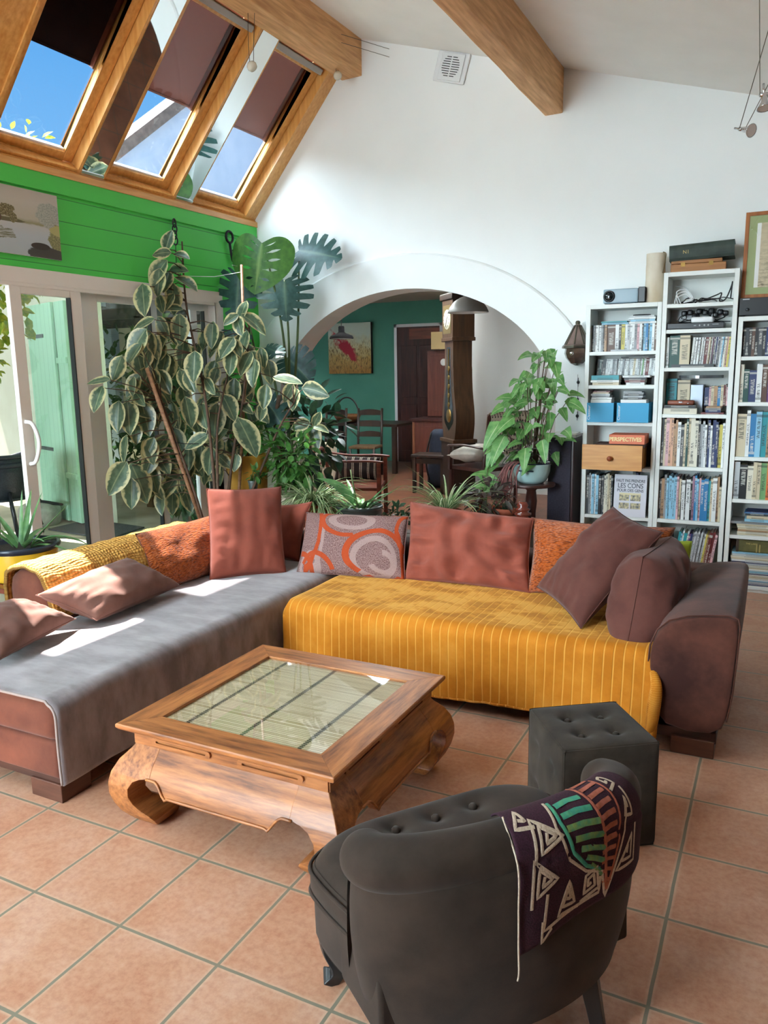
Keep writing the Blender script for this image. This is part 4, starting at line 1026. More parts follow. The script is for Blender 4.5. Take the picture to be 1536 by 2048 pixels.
# vine, bushes, trees, pergola, neighbour
r = thing('climbing_vine', 'yellow-green vine hanging over the open patio doorway', 'vine', (-6.0, 4.9, 0))
mb = MB(); random.seed(21)
bush(mb, (0, -.35, 2.35), (.35, .5, .5), 240, .12, .10); bush(mb, (-.2, .35, 2.62), (.3, .5, .22), 150, .12, .10); bush(mb, (-.15, -.35, 1.72), (.2, .2, .22), 50, .1, .08)
mb.build('foliage', GRN_Y, r)
MB().tube(smooth_path([(-.2, -.3, -.03), (-.1, -.32, .8), (0, -.3, 1.5), (.0, -.2, 2.4)], 6), .014, 6).build('stem', STEM, r, smooth=True)
for i, (c, rr, n, m_, lab) in enumerate((((-6.35, 7.3, .9), (.7, .6, .95), 620, GRN_D, 'dense dark bush in the garden behind the right glass panel'),
                                   ((-7.1, 8.0, 1.5), (.7, .6, .9), 420, GRN_M, 'taller lighter green bush behind the right glass panel'),
                                   ((-8.6, 8.3, 1.2), (.8, .5, 1.2), 420, GRN_D, 'dark bush against the cream garden wall'),
                                   ((-5.75, 6.65, .55), (.42, .35, .55), 260, GRN_D, 'low dark bush close to the glass'))):
    random.seed(30+i); r = thing('garden_bush', lab, 'bush', (c[0], c[1], -.03), group='bushes in the garden')
    mb = MB(); bush(mb, (0, 0, c[2]), rr, n, .17, .085); mb.build('foliage', m_, r)
    MB().tube([(0, 0, 0), (.03, .02, c[2])], .03, 6).build('stem', STEM, r)
r = thing('pergola', 'dark timber pergola over the garden bushes', 'pergola', (-7.9, 7.9, -.03))
TIM = mat('weathered_timber', S(70, 72, 70), .8)
for x, y in ((-1.6, -.6), (1.0, -.6), (-1.6, .8), (1.0, .8)): MB().cbox((x, y, 1.15), (.1, .1, 2.3)).build('post', TIM, r)
for y in (-.6, .8): MB().cbox((-.3, y, 2.34), (3.2, .1, .12)).build('beam', TIM, r)
for k in range(7): MB().cbox((-1.75+.48*k, .1, 2.43), (.06, 1.7, .07)).build('slat', TIM, r)
r = thing('garden_tree', 'tree top just showing above the sill of the left roof window', 'tree', (-9.6, 7.9, -.03)); random.seed(5)
mb = MB(); bush(mb, (0, 0, 4.0), (1.3, 1.1, .95), 620, .16, .09); mb.build('crown', GRN_Y, r); MB().tube([(0, 0, 0), (.05, .05, 3.6)], [.12, .06], 8).build('trunk', STEM, r)
r = thing('neighbouring_house', 'neighbouring white gable house seen through the roof windows', 'house', (-9.1, 11.3, -.03))
YZ = Matrix(((0, 0, 1, 0), (1, 0, 0, 0), (0, 1, 0, 0), (0, 0, 0, 1)))
gp = [(-2.45, 0), (4.5, 0), (4.5, 4.6), (.9, 6.25), (-.38, 5.95), (-2.45, 4.45)]
MB().prism(gp, -.15, .15, YZ).build('gable_wall', mat('bluish_white_render', S(176, 190, 208), .85, 0, S(160, 178, 200), 3), r)
mb = MB()
for a, b in ((gp[5], gp[4]), (gp[4], gp[3]), (gp[3], gp[2])):
    L_ = sqrt((b[0]-a[0])**2+(b[1]-a[1])**2); nx_, nz_ = -(b[1]-a[1])/L_*.16, (b[0]-a[0])/L_*.16
    mb.prism([a, b, (b[0]-nx_*-1, b[1]+nz_), (a[0]-nx_*-1, a[1]+nz_)], -.18, .2, YZ)
mb.build('roof_tiles', mat('weathered_roof_tile', S(120, 108, 100), .85, 0, S(96, 86, 80), 10, bump=.3), r)

r = thing('added_awning', 'cream awning over the patio, outside the view', 'awning', (-4.63, 1.5, 2.8))  # unseen awning, added to keep the patio in shade
q = NT('added_awning_canvas'); tl = q.n('ShaderNodeBsdfTranslucent'); tl.inputs[0].default_value = (.62, .60, .54, 1); df = q.n('ShaderNodeBsdfDiffuse'); df.inputs[0].default_value = (.8, .78, .72, 1)
ms = q.n('ShaderNodeMixShader'); ms.inputs[0].default_value = .05; q.l(df.outputs[0], ms.inputs[1]); q.l(tl.outputs[0], ms.inputs[2]); q.l(ms.outputs[0], [n for n in q.t.nodes if n.type == 'OUTPUT_MATERIAL'][0].inputs[0])
MB().box((-8.5, -5.6, .0), (-.05, 4.3, .012)).build('canvas', q.M, r)
MB().box((-.16, -5.6, -.02), (.0, 4.3, .07)).build('cassette', PVCW, r)
r = thing('added_sail', 'cream shade sail over the garden corner, above the door opening', 'shade sail', (-4.7, 7.6, 2.72))  # sail added to keep sun and sky off the garden corner
q = NT('added_sail_canvas'); tl = q.n('ShaderNodeBsdfTranslucent'); tl.inputs[0].default_value = (.7, .7, .66, 1); df = q.n('ShaderNodeBsdfDiffuse'); df.inputs[0].default_value = (.8, .78, .72, 1)
ms = q.n('ShaderNodeMixShader'); ms.inputs[0].default_value = .22; q.l(df.outputs[0], ms.inputs[1]); q.l(tl.outputs[0], ms.inputs[2]); q.l(ms.outputs[0], [n for n in q.t.nodes if n.type == 'OUTPUT_MATERIAL'][0].inputs[0])
MB().box((-5.2, -1.7, 0), (-.0, 1.9, .01)).build('sail', q.M, r)
for x, y in ((-5.1, 1.8), (-5.1, -1.6)): MB().tube([(x, y, -2.75), (x, y, .02)], .03, 8).build('pole', DARKM, r)
r = thing('sky_blocker', 'white outbuilding across the patio, outside the view', 'building', (-11.5, -5.0, -.03))  # unseen block, added to keep low sky light off the patio
MB().box((-1.5, -9, 0), (1.5, 12.0, 5.0)).build('walls', CREAMW, r); MB().box((-1.7, -9.2, 5.0), (1.7, 12.2, 5.15)).build('roof', TIM, r)
# ------------------------------------------------------------------ dining room beyond the arch
q = NT('teal_wall'); n = q.noise(q.coords(), 2, 3); q.l(q.ramp(n, [(.3, S(78, 144, 122)), (.7, S(84, 150, 128))]), q.b.inputs['Base Color']); q.b.inputs['Roughness'].default_value = .7
struct(MB().box((-9.2, 12.52, 0), (1.2, 12.7, 2.9)).build('wall_dining', q.M), 'teal green far wall of the dining room', 'wall')
struct(MB().box((-3.86, 9.75, 0), (1.2, 12.52, 2.9)).build('wall_dining_right', mat('grey_white_wall', S(214, 210, 204), .8)), 'off-white wall right of the tall clock', 'wall')
struct(MB().box((1.0, 6.53, 0), (1.2, 9.75, 2.9)).build('wall_dining_end', WHITE), 'white end wall of the dining room', 'wall')
q0, q1 = V((-4.62, 6.45, 0)), V((-9.15, 12.6, 0)); qd = (q1-q0).normalized(); qn = V((qd.y, -qd.x, 0))*-1
def qbox(mb, a, b, z0, z1):
    pts = []
    for z in (z0, z1):
        for s_, d_ in ((a, 0), (b, 0), (b, .14), (a, .14)):
            p = q0 + qd*s_ + V((-qd.y, qd.x, 0))*d_; pts.append((p.x, p.y, z))
    return mb.add(pts, [(0, 3, 2, 1), (4, 5, 6, 7), (0, 1, 5, 4), (1, 2, 6, 5), (2, 3, 7, 6), (3, 0, 4, 7)])
mb = MB(); qbox(mb, 0, 3.0, 0, 2.9); qbox(mb, 6.6, 7.7, 0, 2.9); qbox(mb, 3.0, 6.6, 0, .8); qbox(mb, 3.0, 6.6, 2.35, 2.9)
struct(mb.build('wall_dining_left', WHITE), 'oblique white dining room wall with a wide window', 'wall')
mb = MB().prism([(-4.75, 6.45), (1.2, 6.45), (1.2, 7.3), (-5.3, 7.3)], 2.74, 2.95).prism([(-3.9, 7.3), (1.2, 7.3), (1.2, 9.7), (-3.9, 9.7)], 2.74, 2.95).prism([(-7.1, 9.7), (1.2, 9.7), (1.2, 12.7), (-9.3, 12.7)], 2.74, 2.95).prism([(-5.35, 7.3), (-5.25, 7.3), (-6.9, 9.7), (-7.1, 9.7)], 2.74, 2.95)
struct(mb.build('ceiling_dining', mat('dining_ceiling', S(186, 170, 150), .8)), 'low dining room ceiling', 'ceiling')
q = NT('added_rooflight'); tl = q.n('ShaderNodeBsdfTranslucent'); tl.inputs[0].default_value = (.9, .92, .92, 1)
q.l(tl.outputs[0], [n for n in q.t.nodes if n.type == 'OUTPUT_MATERIAL'][0].inputs[0])
struct(MB().prism([(-5.3, 7.3), (-3.9, 7.3), (-3.9, 9.7), (-6.95, 9.7)], 2.85, 2.86).build('window_10', q.M), 'frosted roof light in the dining room ceiling, outside the view', 'window')  # added roof light, brings sky light into the dark dining room
# doorway in the teal wall
DKW = wood('dark_red_wood', S(74, 34, 26), S(48, 20, 16), .4, 2)
DKB = wood('dark_brown_wood', S(58, 38, 26), S(36, 22, 15), .4, 2)
RDW = wood('reddish_wood', S(112, 56, 42), S(84, 38, 28), .4, 2)
MEDW = wood('red_brown_wood', S(130, 62, 42), S(96, 42, 28), .35, 0)
d = thing('door_2', 'dark wooden door in a white frame on the teal wall', 'door', (-5.6, 12.5, 0)); d['kind'] = 'structure'
MB().box((-.45, -.03, 0), (-.40, .02, 2.36)).box((.40, -.03, 0), (.45, .02, 2.36)).box((-.45, -.03, 2.31), (.45, .02, 2.36)).build('frame', WHITEP, d)
MB().box((-.40, -.02, 0), (.40, .019, 2.31)).build('panel', DKW, d)
for x0, x1, z0, z1 in ((-.33, -.03, .2, 1.0), (.03, .33, .2, 1.0), (-.33, -.03, 1.12, 2.0), (.03, .33, 1.12, 2.0)): MB().box((x0, -.032, z0), (x1, -.02, z1)).build('raised_panel', DKW, d, bevel=.01)
MB().box((-.16, -.03, 2.10), (.4, -.018, 2.28)).build('lintel_board', MEDW, d)
# painting
q = NT('poppy_field_paint'); uv = q.coords('UV'); s3 = q.sep(uv)
n = q.noise(uv, 5, 4, .6); st = q.noise(q.coords('UV', (46, 12, 1)), 1, 3, .6)
c = q.ramp(q.math('ADD', s3[1], q.math('MULTIPLY', q.math('SUBTRACT', n, .5), .5)), [(.0, S(170, 120, 50)), (.3, S(196, 160, 90)), (.55, S(206, 196, 150)), (.8, S(196, 208, 190))])
c = q.mix(q.math('MULTIPLY', q.ramp(st, [(.5, (0, 0, 0)), (.62, (1, 1, 1))]), q.ramp(s3[1], [(.5, (1, 1, 1)), (.75, (0, 0, 0))])), c, S(110, 84, 40))
dx = q.math('ADD', q.math('SUBTRACT', s3[0], .42), q.math('MULTIPLY', q.math('SUBTRACT', s3[1], .5), .9)); dy = q.math('SUBTRACT', s3[1], .5)
d2 = q.math('ADD', q.math('ABSOLUTE', q.math('MULTIPLY', dx, 3.2)), q.math('ABSOLUTE', q.math('MULTIPLY', dy, 1.9)))
rd = q.ramp(q.math('ADD', d2, q.math('MULTIPLY', q.math('SUBTRACT', n, .5), 1.6)), [(.5, (1, 1, 1)), (.72, (0, 0, 0))])
c = q.mix(rd, c, S(176, 30, 50)); q.l(c, q.b.inputs['Base Color']); q.b.inputs['Roughness'].default_value = .6
pt = thing('painting', 'square red and ochre abstract canvas on the teal wall', 'painting', (-6.92, 12.47, 1.98))
MB().box((-.43, -.02, -.44), (.43, .045, .44)).build('stretcher', DKB, pt)
MB().grid([[V((-.43, -.024, -.44)), V((-.43, -.024, .44))], [V((.43, -.024, -.44)), V((.43, -.024, .44))]]).build('canvas', q.M, pt)
# pendants
pl = thing('pendant_lamp', 'small black bell-shaped pendant lamp in front of the painting', 'lamp', (-5.40, 9.5, 2.02))
MB().lathe([(.16, 0), (.165, .008), (.15, .04), (.06, .075), (.042, .09), (.04, .16), (.03, .17), (0, .172)], seg=28).build('shade', mat('matt_black', (.012, .011, .011), .9, spec=.1), pl, smooth=True)
MB().lathe([(.152, .004), (.14, .03), (0, .06)], seg=28).build('shade_lining', mat('pale_lining', (.7, .68, .62), .5), pl, smooth=True)
MB().tube([(0, 0, .17), (0, 0, .725)], .005, 6).build('cable', BLACK, pl)
pl = thing('pendant_lamp', 'wide grey dome pendant lamp hanging before the tall clock', 'lamp', (-3.20, 8.5, 2.21))
MB().lathe([(.225, 0), (.228, .012), (.205, .06), (.16, .12), (.10, .16), (.05, .18), (.03, .22), (0, .222)], seg=32).build('shade', mat('grey_enamel', S(116, 112, 106), .45), pl, smooth=True)
MB().lathe([(.222, .002), (.16, .10), (0, .15)], seg=32).build('shade_lining', mat('white_enamel', (.72, .7, .66), .4), pl, smooth=True)
MB().tube([(0, 0, .22), (0, 0, .53)], .006, 6).build('cable', BLACK, pl)
# comtoise clock
CK = wood('walnut_case', S(92, 64, 42), S(62, 42, 28), .4, 2)
ck = thing('grandfather_clock', 'tall dark wooden pendulum clock with pear-shaped case', 'clock', (-3.62, 9.28, 0), radians(-48))
def case(name, w_fn, dep, z0, z1, m, n=24, y0=0):
    P = []
    for i in range(n+1):
        z = lerp(z0, z1, i/n); w = w_fn(z); P.append([V((-w, -dep/2+y0, z)), V((w, -dep/2+y0, z)), V((w*.98, dep/2+y0, z)), V((-w*.98, dep/2+y0, z))])
    mb = MB().grid(P, closev=True); mb.f += [(3, 2, 1, 0), tuple(n*4+j for j in range(4))]; mb.mi += [0, 0]
    return mb.build(name, m, ck, bevel=.004)
def waist(z): return .155 + .095*exp(-((z-.98)/.30)**2) - .01*(z > 1.6)
case('plinth', lambda z: .23 + (.02 if z < .08 else 0), .29, 0, .70, DKB, 8)
MB().box((-.25, -.16, .69), (.25, .16, .735)).build('plinth_moulding', CK, ck, bevel=.008)
case('waist', waist, .25, .73, 1.93, CK)
MB().box((-.20, -.155, 1.93), (.20, .15, 1.975)).build('hood_moulding', CK, ck, bevel=.008)
MB().box((-.185, -.145, 1.97), (.185, .14, 2.42)).build('hood', CK, ck, bevel=.006)
MB().box((-.22, -.17, 2.42), (.22, .16, 2.5)).build('cornice', DKB, ck, bevel=.015)
P = []
for i in range(25):
    z = lerp(.84, 1.86, i/24); w = max(.012, (waist(z)-.075)*.95*min(1, (z-.83)*9)*1.0); P.append([V((-w, -.128, z)), V((w, -.128, z))])
MB().grid(P).build('pendulum_window', mat('black_glass', (.006, .006, .006), .12), ck)
BRASS = mat('aged_brass', S(150, 116, 62), .35, .9)
MB().box((-.012, -.136, 1.1), (.012, -.130, 1.84)).build('pendulum_rod', BRASS, ck)
mb = MB(); R = Matrix.Rotation(pi/2, 4, 'X'); mb.lathe([(0, .012), (.05, .01), (.085, .0), (.085, -.006)], (0, -.13, 1.02), 24, R); mb.build('pendulum_bob', BRASS, ck, smooth=True)
mb = MB()
for k in range(5): mb.lathe([(.02, .004), (.03, .006), (.034, 0)], (0.0, -.131, 1.16+.11*k), 12, R)
mb.build('embossed_mount', BRASS, ck, smooth=True)
MB().box((-.135, -.150, 2.02), (.135, -.145, 2.36)).build('dial_window', mat('dial_brass', S(136, 116, 76), .4, .6), ck)
df = MB().lathe([(0, .004), (.115, .003), (.12, -.002)], (0, -.150, 2.19), 36, R).build('dial', mat('cream_enamel', S(206, 200, 176), .4), ck, smooth=True)
mb = MB()
for h_ in range(12):
    a = 2*pi*h_/12; Mx = Matrix.Translation((sin(a)*.092, -.1555, 2.19+cos(a)*.092)) @ Matrix.Rotation(a, 4, 'Y'); mb.cbox((0, 0, 0), (.007, .002, .028), Mx)
for a, l_ in ((.9, .06), (3.5, .085)):
    Mx = Matrix.Translation((sin(a)*l_/2, -.157, 2.19+cos(a)*l_/2)) @ Matrix.Rotation(a, 4, 'Y'); mb.cbox((0, 0, 0), (.008, .002, l_), Mx)
mb.build('hour_marks', BLACK, df)
# reddish wall cupboard, cabinet, lampshade box behind the clock
cb = thing('wall_cupboard', 'narrow reddish cupboard door with a white knob left of the clock', 'cupboard', (-4.80, 11.75, .84))
MB().box((-.26, -.12, 0), (.26, .3, 1.06)).build('body', DKW, cb); MB().box((-.25, -.145, .02), (.25, -.12, 1.04)).build('door', RDW, cb, bevel=.004)
MB().box((-.19, -.152, .1), (.19, -.145, .96)).build('raised_panel', RDW, cb, bevel=.008)
MB().lathe([(0, .012), (.05, .01), (.055, 0)], (.03, -.152, .86), 20, R).build('white_plate', mat('white_china', (.75, .74, .7), .3), cb, smooth=True)
cb = thing('low_cabinet', 'dark red low cabinet with a pale edge under the cupboard', 'cabinet', (-4.86, 11.5, 0))
MB().box((-.30, -.25, .0), (.32, .25, .80)).build('body', RDW, cb); MB().box((-.34, -.28, .80), (.34, .27, .84)).build('top', DKW, cb, bevel=.005)
MB().box((-.29, -.262, .05), (-.255, -.25, .78)).build('corner_post', wood('light_post', S(150, 96, 66), S(124, 74, 50), .5, 2), cb)
MB().box((-.2, -.262, .1), (.28, -.25, .72)).build('door', RDW, cb, bevel=.004)
bx = thing('lampshade', 'small square beige lampshade beside the clock hood', 'lampshade', (-4.78, 11.55, 1.90))
P = []
for i in range(13):
    a = lerp(-1, 1, i/12); P.append([V((-.13, -.12+.0*a, (a+1)*.13)), V((.13, -.12, (a+1)*.13)), V((.13, .1, (a+1)*.13)), V((-.13-.02*(1-a*a), -.02, (a+1)*.13))])
MB().grid(P, closev=True).build('shade', mat('beige_parchment', S(196, 168, 118), .7), bx)
MB().tube([(0, .09, .02), (0, .2, -.02)], .01, 6).build('bracket', BLACK, bx)
# stools, chairs
def bench(loc, rz, lab):
    r = thing('wooden_stool', lab, 'stool', loc, rz)
    MB().cbox((0, 0, .49), (.46, .36, .035)).build('seat', DKB, r, bevel=.006)
    for x in (-.19, .19):
        for y in (-.14, .14): MB().cbox((x, y, .236), (.045, .045, .472)).build('leg', DKB, r, bevel=.003)
    for y in (-.14, .14): MB().cbox((0, y, .42), (.34, .02, .06)).build('rail', DKB, r)
bench((-4.06, 9.45, 0), .1, 'dark wooden stool left of the tall clock')
r = thing('rucksack', 'dark blue bag leaning beside the tall clock', 'bag', (-4.12, 9.85, 0))
mb = MB(); rbox(mb, (-.16, -.1, 0), (.16, .1, .80), .09); 
mb.v = [V((p.x*(1-.35*max(0, p.z-.3)/.5), p.y, p.z)) for p in mb.v]; mb.build('body', mat('navy_fabric', S(34, 40, 58), .8, 0, S(24, 28, 42), 20), r, smooth=True)
MB().tube(smooth_path([(-.1, -.1, .1), (-.14, -.13, .4), (-.06, -.12, .76)], 6), .012, 6).build('strap', BLACK, r, smooth=True)
RUSH = mat('rush_seat', S(120, 92, 60), .8, 0, S(90, 66, 40), 40, (1, 6, 1), bump=.3)
def dining_chair(loc, rz, lab, grp):
    r = thing('ladderback_chair', lab, 'chair', loc, rz, group=grp)
    MB().cbox((0, 0, .45), (.42, .40, .04)).build('seat', RUSH, r, bevel=.01)
    for x in (-.19, .19):
        MB().tube([(x, -.18, 0), (x, -.18, .45)], .02, 8).build('leg', DKB, r, smooth=True)
        MB().tube([(x, .18, 0), (x, .19, .5), (x, .24, 1.02)], .02, 8).build('leg', DKB, r, smooth=True)
    for z in (.62, .78, .95):
        P = []
        for i in range(11):
            x = lerp(-.19, .19, i/10); y = .19+(z-.5)*.1+.02*cos(x*8); P.append([V((x, y-.008, z-.035)), V((x, y-.008, z+.03+.025*cos(x*8))), V((x, y+.008, z+.03+.025*cos(x*8))), V((x, y+.008, z-.035))])
        MB().grid(P, closev=True).build('back_slat', DKB, r)
    for z in (.15, .28): MB().tube([(-.19, -.18, z), (.19, -.18, z)], .011, 6).tube([(-.19, .18, z), (.19, .18, z)], .011, 6).build('stretcher', DKB, r, smooth=True)
dining_chair((-5.62, 10.55, 0), .15, 'ladder-back chair with a patterned cloth, right of the basket', 'dark dining chairs')
dining_chair((-6.25, 10.5, 0), -.1, 'ladder-back chair left of the wicker basket', 'dark dining chairs')
tb = thing('dining_table', 'dark dining table against the teal wall', 'table', (-6.0, 11.3, 0))
MB().cbox((0, 0, .75), (1.5, .85, .04)).build('top', DKB, tb, bevel=.006)
for x in (-.68, .68):
    for y in (-.36, .36): MB().cbox((x, y, .365), (.07, .07, .73)).build('leg', DKB, tb, bevel=.004)
bk = thing('wicker_basket', 'wicker basket with a tall hoop handle on the table', 'basket', (-6.25, 11.12, .77))
WICK = mat('wicker', S(160, 106, 62), .7, 0, S(110, 68, 38), 60, (1, 1, 3), bump=.5)
MB().lathe([(0, 0), (.15, 0), (.2, .08), (.23, .13), (.21, .13), (.14, .01), (0, .01)], seg=28).build('bowl', WICK, bk, smooth=True)
MB().tube([(.21*cos(a), 0, .12+.28*sin(a)) for a in [pi*i/20 for i in range(21)]], .012, 8).build('handle', DKB, bk, smooth=True)
rd_ = thing('radiator', 'cream ribbed radiator behind the plants in the dining room', 'radiator', (-5.08, 8.5, 0))
for k in range(7):
    mb = MB(); rbox(mb, (-.13+.045*k-.06, -.06, .08), (-.13+.045*k-.06+.036, .06, .71), .017); mb.build('rib', mat('cream_enamelled', S(206, 196, 172), .5), rd_, smooth=True)
MB().box((-.2, -.04, .0), (.14, .04, .1)).build('foot', mat('cream_enamelled', S(206, 196, 172), .5), rd_)
# armchair with striped cushion
ac = thing('wooden_armchair', 'red-brown wooden armchair with a striped cushion beyond the arch', 'armchair', (-4.12, 7.45, 0), radians(20))
for y in (-.3, .3):
    MB().tube(smooth_path([(-.36, y, .70), (-.1, y, .66), (.2, y, .66), (.36, y, .645)], 6), .022, 8, flat=.6).build('arm_rest', MEDW, ac, smooth=True)
    MB().cbox((.31, y, .32), (.045, .04, .64)).build('leg', MEDW, ac, bevel=.004)
    MB().tube([(-.28, y, 0), (-.33, y, .45), (-.45, y, .95)], .022, 8).build('leg', MEDW, ac, smooth=True)
MB().cbox((0, 0, .36), (.62, .6, .03)).build('seat_frame', MEDW, ac)
for z in (.6, .75, .9): MB().tube([(-.37-.1*(z-.6), -.3, z), (-.37-.1*(z-.6), .3, z)], .014, 6).build('back_rail', MEDW, ac, smooth=True)
q = NT('striped_weave'); s3 = q.sep(q.coords('UV')); fr = q.math('ABSOLUTE', q.math('SUBTRACT', q.math('FRACT', q.math('MULTIPLY', s3[0], 7)), .5)); nn_ = q.noise(q.coords('UV', (8, 60, 1)), 1, 2)
q.l(q.mix(q.math('MULTIPLY', q.ramp(fr, [(.34, (0, 0, 0)), (.36, (1, 1, 1)), (.44, (1, 1, 1)), (.46, (0, 0, 0))]), q.ramp(nn_, [(.35, (.3, .3, .3)), (.5, (1, 1, 1))])), S(44, 30, 28), S(190, 176, 156)), q.b.inputs['Base Color']); q.b.inputs['Roughness'].default_value = .9
R2 = Matrix.Translation((-4.12, 7.45, 0)) @ Matrix.Rotation(radians(20), 4, 'Z')
pillow('cushion', [R2 @ V(p) for p in ((-.26, .28, .66), (.27, .26, .64), (.27, .20, .39), (-.26, .22, .385))], .14, q.M, 'dark striped cushion standing in the wooden armchair', seed=22, n=18)
# chair with white cushion and crochet cover
wc = thing('wooden_chair', 'dark wooden chair with a crocheted cover on its back', 'chair', (-2.92, 8.25, 0), radians(-28))
for y in (-.25, .25):
    MB().cbox((-.25, y, .26), (.04, .04, .52)).build('leg', DKW, wc, bevel=.003)
    MB().tube([(.24, y, 0), (.27, y, .5), (.36, y, 1.12)], .022, 8).build('leg', DKW, wc, smooth=True)
    MB().tube(smooth_path([(.30, y*1.1, .76), (0, y*1.15, .78), (-.26, y*1.15, .76)], 5), .022, 8, flat=.6).build('arm_rest', DKW, wc, smooth=True)
    MB().cbox((-.24, y*1.12, .63), (.035, .035, .27)).build('arm_post', DKW, wc)
MB().cbox((0, 0, .52), (.54, .52, .04)).build('seat', DKW, wc, bevel=.004)
for z in (.8, .95, 1.08): MB().tube([(.30+.09*(z-.7)/.4, -.25, z), (.30+.09*(z-.7)/.4, .25, z)], .016, 6).build('back_rail', DKW, wc, smooth=True)
q = NT('ecru_crochet'); s3 = q.sep(q.coords('UV')); a1 = q.math('ABSOLUTE', q.math('SUBTRACT', q.math('FRACT', q.math('MULTIPLY', s3[0], 14)), .5)); a2 = q.math('ABSOLUTE', q.math('SUBTRACT', q.math('FRACT', q.math('MULTIPLY', s3[1], 22)), .5))
hole = q.math('GREATER_THAN', q.math('MAXIMUM', a1, a2), .0); hole = q.math('LESS_THAN', q.math('ADD', a1, a2), .36)
q.l(q.mix(hole, S(196, 178, 154), S(44, 32, 28)), q.b.inputs['Base Color']); q.b.inputs['Roughness'].default_value = .9
P = []
for i in range(9):
    y = lerp(-.28, .28, i/8); P.append([V((.335, y, .68+.03*sin(i*2))), V((.36, y, .9)), V((.385, y, 1.10)), V((.405, y, 1.145)), V((.43, y, 1.10)), V((.42, y, .8))])
tag(MB().grid([[Matrix.Translation((-2.92, 8.25, 0)) @ Matrix.Rotation(radians(-28), 4, 'Z') @ (p+V((-.03, 0, 0)) if k < 3 else p+V((-.01, 0, 0))) for k, p in enumerate(row)] for row in P]).build('crochet_cover', q.M, smooth=True), 'ecru crochet cover hung over the back of the dark chair', 'cover')
R3 = Matrix.Translation((-2.97, 8.2, 0)) @ Matrix.Rotation(radians(-28), 4, 'Z')
pillow('cushion', [R3 @ V(p) for p in ((-.24, .24, .66), (.22, .24, .70), (.22, -.24, .70), (-.24, -.24, .65))], .19, mat('white_linen', S(196, 188, 176), .9, 0, S(180, 172, 160), 10), 'thick white cushion on the seat of the dark chair', seed=23, n=20)
# ------------------------------------------------------------------ bookcases
YF, YB = 5.97, 6.235
def bookcase(name, label, x0, x1, z1, shelves, back=True, base=.10, split=None):
    r = thing(name, label, 'bookcase', ((x0+x1)/2, YF, 0), group='white bookcases along the wall'); ox = V((r.location.x, YF, 0)); t = .03
    def B(lo, hi): return MB().box([lo[i]-ox[i] for i in range(3)], [hi[i]-ox[i] for i in range(3)])
    for nm, a, b in (('side_panel', x0, x0+t), ('side_panel', x1-t, x1)): B((a, YF, 0), (b, YB, z1)).build(nm, SHELFW, r, bevel=.0015)
    B((x0+t, YF, z1-t), (x1-t, YB, z1)).build('top_panel', SHELFW, r, bevel=.0015)
    for z in shelves: B((x0+t, YF+.004, z-.026), (x1-t, YB, z)).build('shelf', SHELFW, r, bevel=.0015)
    B((x0+t, YF+.02, 0), (x1-t, YF+.035, base-.026)).build('kickboard', SHELFW, r)
    if back: B((x0+t, YB-.006, base-.02), (x1-t, YB, z1-t)).build('back_panel', SHELFW, r)
    return r
bookcase('bookcase', 'left white bookcase, the lowest of the three, beside the lantern', -1.325, -.798, 2.04, (1.705, 1.462, 1.192, .858, .49, .10))
bookcase('bookcase', 'tall narrow middle white bookcase with cables on its top shelf', -.795, -.31, 2.235, (2.02, 1.845, 1.582, 1.255, .88, .49, .10))
bookcase('bookcase', 'right white bookcase under the framed print, partly out of frame', -.30, .56, 1.915, (1.65, 1.342, .965, .668, .41, .05), base=.05)

